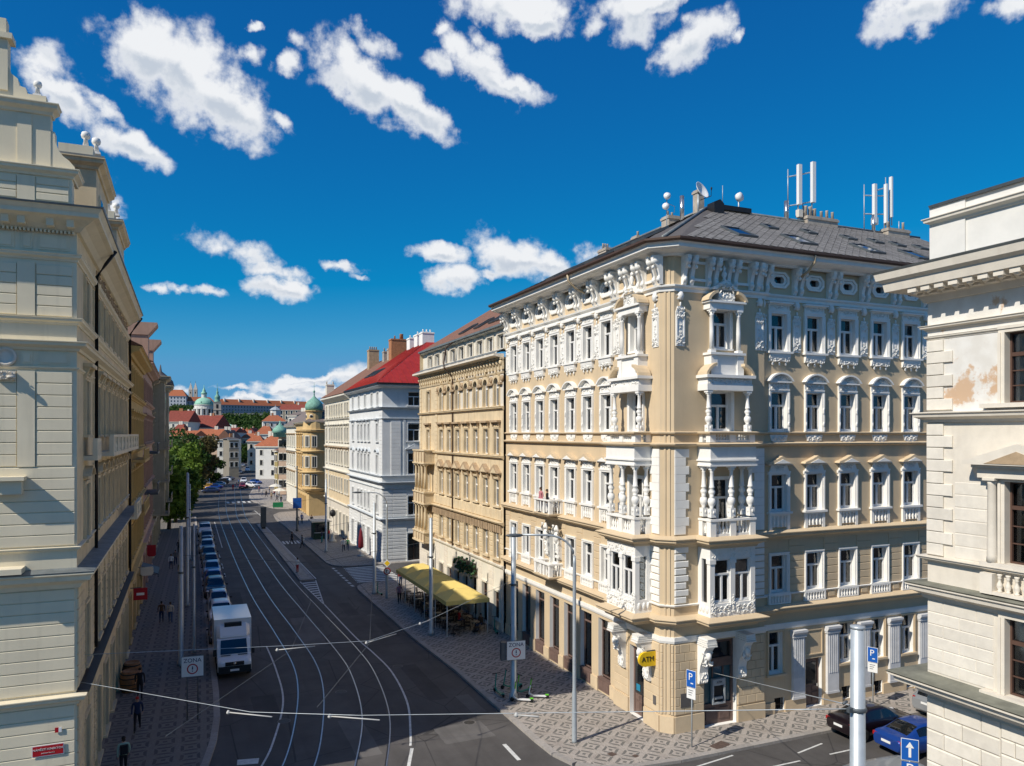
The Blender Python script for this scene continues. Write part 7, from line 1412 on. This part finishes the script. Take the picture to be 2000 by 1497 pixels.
# ================================================================== people
def skin_person(pose):
    J={'pel':(0,0,.95,.135,.10),'sp':(0,.01,1.15,.125,.095),'ch':(0,0,1.36,.155,.11),'nk':(0,0,1.49,.055,.055),'hd':(0,.03,1.60,.075,.09),'tp':(0,.02,1.72,.07,.085)}
    E=[('pel','sp'),('sp','ch'),('ch','nk'),('nk','hd'),('hd','tp')]
    P={'stand':((0,0,0,0),(0,0)),'walk':((.16,.22,-.10,-.34),(.18,-.18)),'stride':((-.10,-.34,.16,.22),(-.2,.2)),'sit':((.42,.40,.42,.40),(.2,.2))}[pose]
    dz=-.45 if pose=='sit' else 0
    if dz: J={k:(v[0],v[1]-.0,v[2]+dz)+v[3:] for k,v in J.items()}
    for i,s in enumerate((1,-1)):
        n='lr'[i]; ky,ay=P[0][2*i],P[0][2*i+1]; lift=.10 if ay<-.2 else 0
        kz=.50 if not dz else .47; hz=.90+dz
        J['hip'+n]=(s*.09,0,hz,.095,.10); J['kn'+n]=(s*.10,ky,kz,.062,.065); J['an'+n]=(s*.105,ay,.085+lift,.042,.045); J['to'+n]=(s*.115,ay+.17,.045+lift*.4,.045,.035)
        sw=P[1][i]
        J['sh'+n]=(s*.195,0,1.41+dz,.065,.065); J['el'+n]=(s*.245,-.03+sw*.4,1.14+dz,.045,.048); J['wr'+n]=(s*.235,.05+sw,.90+dz+(.02 if not dz else .08),.030,.034); J['pa'+n]=(s*.23,.07+sw*1.1,.83+dz+(.02 if not dz else .1),.036,.022)
        E+=[('pel','hip'+n),('hip'+n,'kn'+n),('kn'+n,'an'+n),('an'+n,'to'+n),('ch','sh'+n),('sh'+n,'el'+n),('el'+n,'wr'+n),('wr'+n,'pa'+n)]
    K=list(J); me=D.meshes.new('figure'); me.from_pydata([J[k][:3] for k in K],[(K.index(a),K.index(b)) for a,b in E],[])
    o=D.objects.new('figure_tmp',me); COL.objects.link(o); md=o.modifiers.new('s','SKIN'); md.use_smooth_shade=True
    for i,k in enumerate(K): me.skin_vertices[0].data[i].radius=J[k][3:5]
    me.skin_vertices[0].data[0].use_root=True
    o.modifiers.new('d','SUBSURF').levels=1
    bm=D.meshes.new_from_object(o.evaluated_get(bpy.context.evaluated_depsgraph_get())); D.objects.remove(o)
    v=[tuple(x.co) for x in bm.vertices]; f=[tuple(p.vertices) for p in bm.polygons]; m=MB(); m.add(v,f,0,True)
    for i,p in enumerate(f):
        c=sum((Vector(v[k]) for k in p),Vector())/len(p); z=c.z-dz
        if z>1.475: mi=0
        elif min((c-Vector(J['pa'+q][:3])).length for q in 'lr')<.085: mi=0
        elif dz and c.z<.62 and c.y>.10: mi=2 if c.z>.10 else 3
        elif c.z<.10: mi=3
        elif (z>.93 or abs(c.x)>.185) and not(dz and c.z<.5): mi=1
        else: mi=2
        m.m[i]=mi
    for q,s in (('l',1),('r',-1)):      # four fingers and a thumb, slightly curled
        pa=Vector(J['pa'+q][:3]); d=(pa-Vector(J['wr'+q][:3])).normalized()
        for k,L in enumerate((.07,.08,.075,.06)):
            b=pa+Vector((0,.024-.016*k,-.01)); m.tube([b,b+d*L*.6,b+d*L+Vector((-s*.02,0,0))],.0085,5,0,.006)
        b=pa+Vector((-s*.008,.03,.02)); m.tube([b,b+d*.03+Vector((-s*.01,.028,0)),b+d*.06+Vector((-s*.02,.03,0))],.010,5,0,.007)
    hd=Vector(J['hd'][:3]); m.add([hd+Vector(p) for p in ((-.012,.085,0),(.012,.085,0),(0,.11,-.012),(0,.085,.04))],[(0,1,2),(0,2,3),(1,3,2)],0,True)   # nose
    for s in (-1,1): m.blob(hd.x+s*.032,hd.y+.083,hd.z+.035,.012,.008,.008,3,6,3); m.blob(hd.x+s*.078,hd.y-.01,hd.z+.02,.012,.024,.032,0,6,3)
    m.blob(hd.x,hd.y+.08,hd.z-.045,.024,.008,.007,4,6,3)
    return m,hd,J
def cloth(name,c): return mat('cloth_'+name,c,.9,.08,6)
CL={k:cloth(k,c) for k,c in dict(black=(.015,.015,.018),navy=(.02,.03,.07),grey=(.12,.12,.125),white=(.72,.72,.70),cream=(.55,.48,.38),brown=(.10,.055,.03),red=(.42,.03,.03),pink=(.5,.2,.22),green=(.05,.25,.10),mint=(.30,.42,.34),denim=(.05,.09,.18),olive=(.09,.09,.04),blue=(.04,.14,.4),sand=(.38,.29,.19),teal=(.03,.2,.22)).items()}
HAIR={k:mat('hair_'+k,c,.7,.1,8) for k,c in dict(dark=(.015,.01,.008),brown=(.06,.032,.016),fair=(.32,.22,.10),grey=(.3,.3,.3),redcap=(.4,.02,.02)).items()}
LIP=mat('lips',(.36,.13,.11),.6,0)
def person(x,y,z,rz,pose,label,top,bot,hair='dark',sc=1.0,bag=None,group=None):
    m,hd,J=cached(('fig',pose),lambda:skin_person(pose))
    t=thing('person',label,'person',(x,y,z),rz,group); t.scale=(sc,sc,sc)
    me=cached(('figm',pose,top,bot),lambda:m.mesh('body',[SKIN,CL[top],CL[bot],BLK,LIP])); ob('body',me,t)
    def hm():
        h=MB(); h.blob(hd.x,hd.y-.012,hd.z+.065,.088,.100,.085,0,10,6); h.blob(hd.x,hd.y-.05,hd.z+.0,.078,.062,.095,0,8,5); return h.mesh('hair',HAIR[hair])
    ob('hair' if hair!='redcap' else 'cap',cached(('hair',pose,hair),hm),t)
    if bag: part(MB().cbox(-.15,.15,-.26,-.12,1.02,1.42,.04),'backpack',CL[bag],t)
    return t
def gat(u,v): return ground_at(u,22350/(v-847))
PL_=[(-2.3,42.8,180,'walk','person in dark navy with a red cap walking on the left pavement','navy','black','redcap',1.0,None),(-2.45,48.0,180,'stride','person all in black walking behind the red capped one','black','black','dark',1.0,None),(-1.85,66.4,0,'walk','person in a brown jacket walking away beside one in cream','brown','navy','dark',1.0,None),(-1.2,66.1,0,'stride','person in a cream jacket walking away beside one in brown','cream','denim','brown',.97,None),(-2.55,37.4,10,'walk','person in a pale green top at the bottom left edge','mint','black','dark',1.0,'black'),
(17.3,66.0,170,'walk','person in a white top and black trousers before the awning','pink','black','dark',1.0,'white'),(19.3,73.2,20,'stand','person in a red shirt at the far end of the awning','red','denim','brown',1.05,None),(18.3,97.4,165,'walk','person in a white shirt with a dark bag on the right pavement','white','navy','dark',1.0,None),(18.95,98.1,165,'stride','person in green walking beside the white shirted one','green','denim','fair',.95,None),
(10.95,84.6,40,'stand','person in white and red waiting at the tip of the traffic island','white','red','brown',.95,None),(13.2,107.6,80,'walk','person in black crossing the far zebra','black','black','dark',1.0,None),(14.0,103.5,95,'stride','person in grey with a pale bag crossing behind the one in black','grey','black','dark',1.0,'white'),
(16.6,128,170,'walk','person in dark clothes at the corner of the ivory house','black','navy','dark',1.0,None),(17.6,130.5,160,'stand','person in a blue jacket beyond the blue board','blue','black','dark',1.0,None),(18.6,126.5,150,'stride','tall person in black beside the turret house','black','black','brown',1.05,None),(18.2,108.3,30,'stand','person in a black coat waiting behind the kiosk','black','denim','dark',1.0,'red'),(17.0,106.3,60,'stand','person in navy standing at the kiosk counter','navy','teal','dark',1.0,None),
(-1.2,95,180,'walk','person in grey far along the left pavement','grey','navy','dark',1.0,None),(-.9,104,0,'stride','person in black far along the left pavement','black','black','dark',1.0,None),(-1.6,92,0,'walk','person in white and navy far along the left pavement','white','navy','brown',1.0,None),(-.6,86,180,'stand','person in olive standing by the parked cars on the left pavement','olive','black','dark',1.0,None)]
for x,y,a,po,lb,tp,bt,hr,sc,bg_ in PL_: person(x,y,0 if not (11.9<x<14.6 and y>100) else -.12,R(a),po,lb,tp,bt,hr,sc,bg_)
for (i,lb,tp) in ((3,'seated cafe guest in brown under the awning','brown'),(10,'seated cafe guest in red under the awning','red'),(19,'seated cafe guest in sand colour under the awning','sand'),(26,'seated cafe guest in black under the awning','black')):
    p,rz=seats[i]; person(p[0],p[1],0,rz+math.pi,'sit',lb,tp,'denim','dark')
person(21.2,44.95,9.86,R(95),'stand','person in a pink top leaning out on the white balcony','pink','navy','brown',.95); person(21.3,44.2,9.86,R(70),'stand','second person on the white balcony, in black','black','navy','dark',.9)
for i,(u,v,tp,bt,lb) in enumerate([(455,958,'red','red','red figure on the far left pavement'),(462,955,'pink','white','small figure in pink on the far left pavement'),(512,968,'white','denim','small figure in white at the plaza edge'),(520,972,'black','black','small figure in black at the plaza edge'),(530,976,'sand','brown','small figure in sand colour on the plaza'),(536,970,'red','navy','small figure in red on the plaza'),(526,962,'cream','denim','small figure in cream far on the plaza'),(541,980,'navy','black','small figure in navy near the green hoarding'),(545,972,'white','grey','small white shirted figure by the pale parasols'),(549,984,'black','denim','small dark figure by the dark pole'),(506,962,'pink','denim','small pink figure near the white car'),(466,947,'blue','black','small figure in blue far up the street')]):
    x,y=gat(u,v); person(x,y,0,R(40*i),'walk' if i%2 else 'stand',lb,tp,bt,'dark' if i%3 else 'fair')
# ================================================================== trees
LEAF={}
def leafmat(name,c):
    m=D.materials.new(name); m.use_nodes=True; t=m.node_tree; b=t.nodes['Principled BSDF']; g=t.nodes.new('ShaderNodeNewGeometry')
    n=t.nodes.new('ShaderNodeTexNoise'); n.inputs['Scale'].default_value=.55; n.inputs['Detail'].default_value=4; LK(t,g.outputs['Position'],n.inputs['Vector'])
    c2=mixc(t,sstep(t,n.outputs[0],.3,.7),tuple(x*.55 for x in c),tuple(x*1.35 for x in c)); c3=mixc(t,mth(t,'MULTIPLY',g.outputs['Random Per Island'],.5),c2,tuple(x*.6 for x in c))
    LK(t,c3,b.inputs['Base Color']); b.inputs['Roughness'].default_value=.7; b.inputs['Specular IOR Level'].default_value=.25
    tl=t.nodes.new('ShaderNodeBsdfTranslucent'); LK(t,c3,tl.inputs[0]); mx=t.nodes.new('ShaderNodeMixShader'); mx.inputs[0].default_value=.3; LK(t,b.outputs[0],mx.inputs[1]); LK(t,tl.outputs[0],mx.inputs[2]); LK(t,mx.outputs[0],t.nodes['Material Output'].inputs[0]); return m
LG=leafmat('green_leaves',(.15,.24,.03)); LD=leafmat('dark_leaves',(.055,.11,.02)); LB=leafmat('copper_leaves',(.12,.10,.035))
BARK=mat('bark',(.09,.065,.045),.95,.2,4,.3)
def leafcloud(m,centers,n,size,r):
    for k in range(n):
        cx,cy,cz,cr=r.choice(centers); 
        while True:
            p=Vector((r.uniform(-1,1),r.uniform(-1,1),r.uniform(-1,1)))
            if .35<p.length<1: break
        p=Vector((cx,cy,cz))+Vector((p.x*cr,p.y*cr,p.z*cr*.8)); a=Vector((r.gauss(0,1),r.gauss(0,1),r.gauss(0,1))).normalized(); b=a.cross(Vector((r.gauss(0,1),r.gauss(0,1),r.gauss(0,1)))).normalized(); s=size*r.uniform(.6,1.4)
        m.add([p-a*s,p+b*s*.55,p+a*s,p-b*s*.55],[(0,1,2,3)])
def tree(x,y,h,rad,lm,label,seed,n=2400,size=.42,group='park trees on the left',z=0,name='park_tree'):
    r=random.Random(seed); t=thing(name,label,'tree',(x,y,z),0,group)
    m=MB(); m.tube([(0,0,-.3),(.1,0,h*.2),(0,.1,h*.42),(.1,0,h*.75)],.32,8,0,.10); tr=part(m,'trunk',BARK,t)
    cs_=[]
    for k in range(14):
        a=r.uniform(0,6.28); d=rad*r.uniform(.15,.75); cs_.append((d*math.cos(a),d*math.sin(a),h*r.uniform(.22,.88),rad*r.uniform(.34,.5)))
        m2=MB(); m2.tube([(0,.05,h*.33),(cs_[-1][0]*.5,cs_[-1][1]*.5,cs_[-1][2]*.82),cs_[-1][:3]],.11,5,0,.03)
        if k<5: part(m2,'limb',BARK,tr)
    m=MB(); leafcloud(m,cs_,n,size,r); part(m,'crown',lm,t); return t
for i,(x,y,h,rd,lm,lb) in enumerate([(-2.6,131,11.5,4.0,LG,'bright green tree nearest behind the end of the left row'),(-1.8,141,11.5,4.2,LD,'dark green tree second along the park edge'),(-1.2,152,12.5,4.4,LG,'bright green tree third along the park edge'),(-.8,165,13,4.6,LG,'green tree fourth along the park edge'),(.2,180,14,4.8,LD,'dark tree behind the globe lamps'),(1.6,196,14.5,5,LB,'bronze tinted tree beyond the globe lamps'),(3.6,214,15.5,5,LB,'second bronze tinted tree at the far park end'),(-9,150,14,5.5,LG,'tall green tree inside the park'),(-7,172,15,5.5,LG,'tall bright tree inside the park'),(-5,195,16,6,LD,'tall dark tree deep inside the park'),(-1,228,16.5,6,LD,'dark tree deep at the far end of the park'),(6.5,238,9,3.6,LD,'small dark tree at the street end before the stone block')]): tree(x,y,h,rd,lm,lb,100+i)
x,y=ground_at(478,395); tree(x,y,9.5,6,LD,'round dark tree closing the end of the street',140,1600,.6,None)
for k in range(1):
    r=random.Random(77); m=MB(); cs_=[]
    for i in range(110):
        d=r.uniform(800,1075); u=r.uniform(436,545); x,y=ground_at(u,d); cs_.append((x,y,HILL(x,y)+r.uniform(2,9),r.uniform(6,10)))
    for i in range(50):
        d=r.uniform(1150,1330); u=r.uniform(325,400); x,y=ground_at(u,d); cs_.append((x,y,HILL(x,y)+r.uniform(2,9),r.uniform(6,10)))
    leafcloud(m,cs_,15000,1.9,r); tag(part(m,'woods',LD),kind='stuff')
# globe lamps of the park
for i,(u,v,hh) in enumerate([(379,965,6.5),(393,957,7.2),(401,953,7.4),(409,950,7.6),(414,948,7.6)]):
    x,y=gat(u,v); t=thing('globe_lamp',('first','second','third','fourth','last')[i]+' white globe lamp along the park, counted from the near end','street lamp',(x,y,0),0,'globe lamps along the park'); part(MB().lathe(0,0,0,[(.12,0),(.08,.4),(.06,hh)],8),'pole',STEEL,t); part(MB().blob(0,0,hh+.4,.42,.42,.42,0,10,7),'globe',WPNT,t)
# ================================================================== cars far up the street
for i,(u,v,k,c,a,lb) in enumerate([(476,943,'suv','white',-96,'white crossover driving up the middle of the far street'),(474,953,'hatch','red',-96,'dark red hatchback following the white crossover'),(494,952,'suv','white',-60,'white car parked at the far plaza corner'),(484,921,'van','white',-98,'white van far up the street'),(468,925,'sedan','grey',-98,'grey car far up the street'),(500,945,'hatch','blue',-60,'blue car parked by the white houses'),(412,962,'sedan','navy',170,'navy car in the park side bay'),(405,955,'hatch','yellow',170,'yellow car in the park side bay'),(418,955,'sedan','blue',170,'blue car in the park side bay'),(426,950,'hatch','silver',170,'silver car in the park side bay'),(432,945,'suv','black',170,'black crossover in the park side bay'),(438,941,'hatch','white',170,'white hatchback in the park side bay'),(444,938,'sedan','grey',170,'grey saloon in the park side bay'),(325,1005,'van','white',-92,'white van on the left pavement before the trees'),(461,916,'hatch','black',-98,'black car far up the street'),(474,911,'hatch','silver',-98,'silver car far up the street')]):
    x,y=gat(u,v); make_car(k,lb,'van' if k=='van' else 'car',PC[c],(x,y,0 if u<340 else -.12),R(a),'cars far up the street')
for i,(u,v) in enumerate([(538,968),(546,978)]):
    x,y=gat(u,v); t=thing('parasol',('pale','nearer pale')[i]+' cafe parasol on the far plaza','parasol',(x,y,0)); part(MB().lathe(0,0,0,[(.3,0),(.05,.1),(.04,2.5)],8),'pole',STEEL,t); part(MB().lathe(0,0,2.2,[(1.6,0),(1.0,.35),(.05,.65)],8,0,False),'canopy',IVO,t)
x,y=gat(543,992); t=thing('hoarding','low green hoarding at the plaza corner','barrier',(x,y,0)); part(MB().box(-1,1,-.05,.05,.1,1.1),'panel',mat('green_panel',(.02,.25,.10),.5,0),t); [part(MB().box(a-.05,a+.05,-.2,.2,0,.1),'foot',BLK,t) for a in (-.8,.8)]
# ================================================================== the far town
def farhouse(u0,u1,ve,vr,d,wm,rm,label,dep=14,rot=0,kind='hip',rows=3,vb=None,cat='house',name='town_house'):
    uc=(u0+u1)/2; x,y=ground_at(uc,d); w=(u1-u0)/1490*d; ze=height_at(ve,d); zr=height_at(vr,d+dep*.3); zb=-.2 if vb is None else height_at(vb,d)
    t=thing(name,label,cat,(x,y,zb),-TH+R(rot)); h=ze-zb; rh=max(.5,zr-ze)
    m=MB(); m.box(-w/2,w/2,0,dep,0,h); part(m,'wall',wm,t)
    a,b=w/2+.5,dep+.5; e=h+.02; m=MB()
    if kind=='hip': k=min(dep/2,w*.3); R1_,R2=(-w/2+k,dep/2,h+rh),(w/2-k,dep/2,h+rh); m.add([(-a,-.5,e),(a,-.5,e),(a,b,e),(-a,b,e),R1_,R2],[(0,1,5,4),(1,2,5),(2,3,4,5),(3,0,4)])
    elif kind=='gable': m.add([(-a,-.5,e),(a,-.5,e),(a,b,e),(-a,b,e),(-a,dep/2,h+rh),(a,dep/2,h+rh)],[(0,1,5,4),(2,3,4,5),(0,4,3),(1,2,5)])
    else: m.add([(-a,-.5,e),(a,-.5,e),(a,b,e),(-a,b,e),(0,-.5,h+rh),(0,b,h+rh)],[(1,2,5,4),(3,0,4,5),(0,1,4),(2,3,5)])
    r=part(m,'roof',rm,t)
    part(MB().box(-a,a,-.45,-.003,h-.35,h-.01),'eaves',IVO,t)
    if h>4:
        nc=max(2,int(w/3)); nr=min(rows,max(1,int(h/3.4))); sz=1.1 if d<450 else 1.5
        wmsh=cached(('fwin',sz),lambda:(lambda m:(m.box(-sz*.62,sz*.62,-.08,0,-.15,sz*1.7,0),m.box(-sz*.42,sz*.42,-.11,-.08,0,sz*1.5,1),m)[2].mesh('window',[IVO,GLD]))(MB()))
        for j in range(nr):
            for i in range(nc): ob('window',wmsh,t,(-w/2+w*(i+.5)/nc,-.003,h-3.3*(j+1)+.4))
    r_=random.Random(int(u0*7+d)); 
    for k in range(2): cx=r_.uniform(-w*.3,w*.3); part(MB().box(cx-.5,cx+.5,dep/2-.6,dep/2+.6,h+rh*.5,h+rh+1.3),'chimney',IVO if r_.random()<.6 else TERR,r)
    return t
PEA=mat('peach_wall',(.58,.42,.30),.9,.08,1); OLV=mat('olive_wall',(.38,.30,.12),.9,.08,1); WHW=mat('white_house_wall',(.68,.66,.61),.9,.06,1); CSW=mat('castle_wall',(.34,.36,.38),.9,.08,.1); STB=mat('stone_block_wall',(.26,.23,.18),.9,.1,1)
FH=[(498,545,872,850,252,WHW,ROFO,'white house with orange roof and green shutters on the far right','hip',14,-8,4),(526,552,880,866,205,OLV,ROFB,'olive yellow house before the white shuttered one','gable',14,-60,3),(544,562,850,838,188,PEA,ROFK,'narrow peach house with a green cupola','hip',12,0,4),
(500,530,848,832,335,WHW,ROFO,'white house with bright orange hipped roof behind','hip',16,10,3),(470,500,856,846,400,PEA,ROFO,'peach house closing the street','hip',14,8,4),(515,557,823,811,430,WHW,ROFO,'tall white house with orange hipped roof on the skyline','hip',18,20,3),(545,594,801,790,520,STB,ROFD,'grey house with a long dark red roof on the skyline','gable',16,0,3),(484,512,862,850,310,IVO,ROFO,'cream house with orange roof left of the white one','hip',12,12,3),
(448,466,858,854,262,STB,ROFK,'tall grey brown block in shade at the street bend','flat',12,30,4),(425,452,858,840,285,IVO,ROFB,'house with a broad brown gable roof above the trees','front',20,10,3),(432,458,845,835,390,WHW,ROFD,'low house with a red sheet roof','gable',14,0,2),(333,377,852,841,320,WHW,ROFO,'house with pale orange roof behind the park','gable',14,0,2),(322,366,824,802,430,IVO,ROFD,'house with a big dark red roof at the left','gable',22,5,3),(360,418,836,811,450,WHW,ROFD,'long house with a brown red roof below the dome','gable',24,-4,3),(330,356,846,828,380,WHW,ROFD,'white house with red roof and a tall dormer','hip',14,0,2),(356,376,813,804,470,TERR,ROFO,'small house with a round orange roof','hip',10,0,1),(380,432,852,838,350,PEA,ROFO,'peach house with low orange roof beyond the trees','gable',14,0,2),
(452,470,846,838,600,WHW,ROFD,'distant white house left of the spire','gable',14,0,2),(466,482,848,839,620,WHW,ROFO,'distant white house below the woods','gable',14,5,2),(480,500,848,836,640,IVO,ROFD,'distant cream house with pointed gable','front',14,0,2),(440,455,840,834,560,WHW,ROFO,'distant white house above the brown gable','hip',14,0,2),(562,580,812,803,300,WHW,mat('grey_brown_roof',(.2,.16,.14)),'white house with dark roof behind the turret house','gable',16,-20,3)]
for u0,u1,ve,vr,d,wm,rm,lb,kd,dp,ro,rw in FH: farhouse(u0,u1,ve,vr,d,wm,rm,lb,dp,ro,kd if kd!='flat' else 'hip',rw)
def latheat(t,u0,d0,name,u,d,prof,n,matl,smooth=True,par=None): return part(MB().lathe(0,0,0,prof,n,0,smooth),name,matl,par or t)
x,y=ground_at(547,186); t=thing('cupola','green copper cupola on the narrow peach house','cupola',(x,y,height_at(846,186))); part(MB().lathe(0,0,-1,[(1.6,0),(1.6,1),(1.9,1.1),(1.7,1.9),(.9,2.7),(.3,3.1),(.1,4)],10),'dome',COP,t)
x,y=ground_at(538,470); t=thing('lantern_tower','pale octagonal lantern on the white skyline house','tower',(x,y,height_at(826,470))); part(MB().lathe(0,0,0,[(3.0,0),(3.0,7.5),(3.5,7.8)],8,0,False),'drum',WHW,t); part(MB().lathe(0,0,7.8,[(3.6,0),(2.2,1.2),(.2,2.2),(.1,3.4)],8,0,False),'roof',mat('lead_roof',(.36,.40,.43),.7,.1,1),t)
x,y=ground_at(433,520); t=thing('bell_tower','ochre bell tower with low green roof','tower',(x,y,0)); hh=height_at(820,520); part(MB().box(-2.8,2.8,-2.8,2.8,0,hh),'wall',OCH,t); part(MB().add([(-3.2,-3.2,hh),(3.2,-3.2,hh),(3.2,3.2,hh),(-3.2,3.2,hh),(0,0,hh+2)],[(0,1,4),(1,2,4),(2,3,4),(3,0,4)]),'roof',COP,t)
x,y=ground_at(434,500); t=thing('church_hall','low hall with pale green copper roof beside the bell tower','church',(x,y,0)); h=height_at(836,500); part(MB().box(-9,9,-4,4,0,h),'wall',IVO,t); part(MB().add([(-10,-5,h),(10,-5,h),(10,5,h),(-10,5,h),(-3,0,h+3.4),(3,0,h+3.4)],[(0,1,5,4),(1,2,5),(2,3,4,5),(3,0,4)]),'roof',mat('pale_copper',(.34,.55,.44),.7,.1,1),t)
x,y=ground_at(326,310); t=thing('chimney_tower','slim pale yellow tower at the left edge of the far town','tower',(x,y,0)); h=height_at(794,310); part(MB().box(-.8,.8,-.8,.8,0,h),'shaft',CRM,t); part(MB().box(-1,1,-1,1,h,h+.5),'cap',IVO,t)
# domed church
d=1000; x,y=ground_at(398.5,d); t=thing('domed_church','white drum church with pale green copper dome and lantern','church',(x,y,0)); Z=lambda v:height_at(v,d)
GC=mat('bright_copper',(.30,.56,.42),.7,.12,.3); 
part(MB().lathe(0,0,0,[(12.3,Z(840)),(12.3,Z(800)),(12.9,Z(799.5)),(12.9,Z(798)),(12,Z(797.5)),(11.9,Z(792.5)),(12.6,Z(792)),(12.5,Z(791))],24,0,False),'drum',WHW,t); part(MB().lathe(0,0,0,[(12.0,Z(791.5)),(11.6,Z(788)),(10.2,Z(783.5)),(7.6,Z(779.8)),(4,Z(777.6)),(3.4,Z(777.2))],24),'dome',GC,t)
part(MB().lathe(0,0,0,[(3.3,Z(777.4)),(3.2,Z(770.5)),(3.9,Z(770))],12,0,False),'lantern',WHW,t); part(MB().lathe(0,0,0,[(3.9,Z(770)),(3.5,Z(767)),(1.8,Z(764.5)),(2.2,Z(763)),(1.2,Z(761)),(.4,Z(757)),(.3,Z(752.5))],12),'lantern_cap',GC,t)
for k in range(12): a=2*math.pi*k/12; o=ob('window',cached('drumwin',lambda:MB().box(-1.0,1.0,-.3,.2,0,7.0).mesh('window',BLK)),t,(12.3*math.cos(a),12.3*math.sin(a),Z(810.5)),a+R(90)); o=ob('pilaster',cached('drumpil',lambda:MB().box(-.7,.7,-.5,.2,0,10).mesh('pilaster',WHW)),t,(12.3*math.cos(a+.26),12.3*math.sin(a+.26),Z(811.5)),a+.26+R(90)); ob('dormer',cached('domew',lambda:MB().blob(0,0,0,1.0,.8,1.2,0,8,5).mesh('dormer',mat('dark_copper',(.12,.24,.19)))),t,(11*math.cos(a+.2),11*math.sin(a+.2),Z(786.5))) if k%2==0 else None
d=985; x,y=ground_at(424.5,d); t=thing('church_tower','pale belfry tower with green baroque cap beside the dome','tower',(x,y,0),-TH+R(20)); Z=lambda v:height_at(v,d)
m=MB(); m.box(-4.6,4.6,-4.6,4.6,0,Z(786)); 
for v in (786,801,812,823): m.box(-5.1,5.1,-5.1,5.1,Z(v)-.4,Z(v)+.4)
part(m,'shaft',mat('belfry_stone',(.50,.43,.36),.9,.12,.3),t)
for v in (798,810,821):
    for a in range(4): o=ob('window',cached('belw',lambda:MB().box(-1.3,1.3,-.15,.1,0,5.2).mesh('window',BLK)),t,(4.6*math.sin(a*math.pi/2),-4.6*math.cos(a*math.pi/2),Z(v)),a*math.pi/2)
part(MB().lathe(0,0,0,[(4.6,Z(786)),(3.4,Z(783.5)),(3.2,Z(778)),(3.6,Z(777)),(3.0,Z(774)),(1.7,Z(771.5)),(1.3,Z(769)),(1.6,Z(767)),(1.2,Z(765)),(.6,Z(763)),(.7,Z(761)),(.25,Z(758)),(.15,Z(749))],10),'cap',COP,t)
# castle on the hill
def castle(name,label,u0,d0,L,rot,vE,vR,dep,wm,rm,bays,cat='castle'):
    x,y=ground_at(u0,d0); zg=HILL(x,y)-8; t=thing(name,label,cat,(x,y,zg),R(rot)); ze=height_at(vE,d0)-zg; zr=height_at(vR,d0)-zg
    m=MB(); m.box(0,L,0,dep,0,ze); part(m,'wall',wm,t); m=MB(); m.box(-.6,L+.6,-1.0,-.01,ze-.8,ze); m.box(-.3,L+.3,-.5,-.01,ze*.55,ze*.55+.6); part(m,'cornice',wm,t)
    m=MB(); m.add([(-1,-1.2,ze),(L+1,-1.2,ze),(L+1,dep+1,ze),(-1,dep+1,ze),(dep*.4,dep/2,zr),(L-dep*.4,dep/2,zr)],[(0,1,5,4),(1,2,5),(2,3,4,5),(3,0,4)]); rf=part(m,'roof',rm,t)
    wm_=cached('castw',lambda:MB().box(-.9,.9,-.2,.1,0,3.0).mesh('window',GLD))
    for i in range(bays):
        for z in (ze-5,ze-11,ze-17): ob('window',wm_,t,(L*(i+.5)/bays,0,z))
    for k in range(int(L/28)): part(MB().box(12+28*k-1.2,12+28*k+1.2,dep*.2,dep*.5,(ze+zr)/2-1,zr+.8),'chimney',IVO,rf)
    return t
castle('castle_wing','long castle palace with orange red roof along the hill top',428,1400,215,20,790.5,779,16,CSW,ROFO,38)
castle('castle_wing','castle wing with pale walls and red hipped roof at the left',312,1420,46,-12,773.5,760.5,20,mat('castle_pale',(.46,.49,.53),.9,.08,.1),ROFO,8)
castle('castle_wing','low red roofed castle range before the twin towers',352,1430,60,10,783.5,774.5,14,CSW,ROFO,10)
castle('castle_wing','far red roofed range right of the castle palace',540,1600,60,15,801,792,14,STB,ROFD,10)
for i,u in enumerate((372.5,382)):
    d=1500-12*i; x,y=ground_at(u,d); t=thing('castle_tower',('left','right')[i]+' one of the twin pale stone towers with pointed roofs','tower',(x,y,40),-TH+R(15),'twin castle towers'); Z=lambda v:height_at(v,d)-40
    part(MB().box(-3.4,3.4,-3.4,3.4,0,Z(762)),'shaft',mat('tower_stone',(.50,.45,.38),.9,.1,.3),t); h=Z(762); part(MB().add([(-3.7,-3.7,h),(3.7,-3.7,h),(3.7,3.7,h),(-3.7,3.7,h),(0,0,Z(747))],[(0,1,4),(1,2,4),(2,3,4),(3,0,4)]),'spire',mat('pale_spire',(.52,.48,.42),.9,.1,.3),t); part(MB().lathe(0,0,Z(748),[(.3,0),(.1,4)],6),'finial',BLK,t)
    for a in range(4): ob('window',cached('ctw',lambda:MB().box(-.8,.8,-.15,.1,0,3.4).mesh('window',BLK)),t,(3.4*math.sin(a*math.pi/2),-3.4*math.cos(a*math.pi/2),Z(769)),a*math.pi/2)
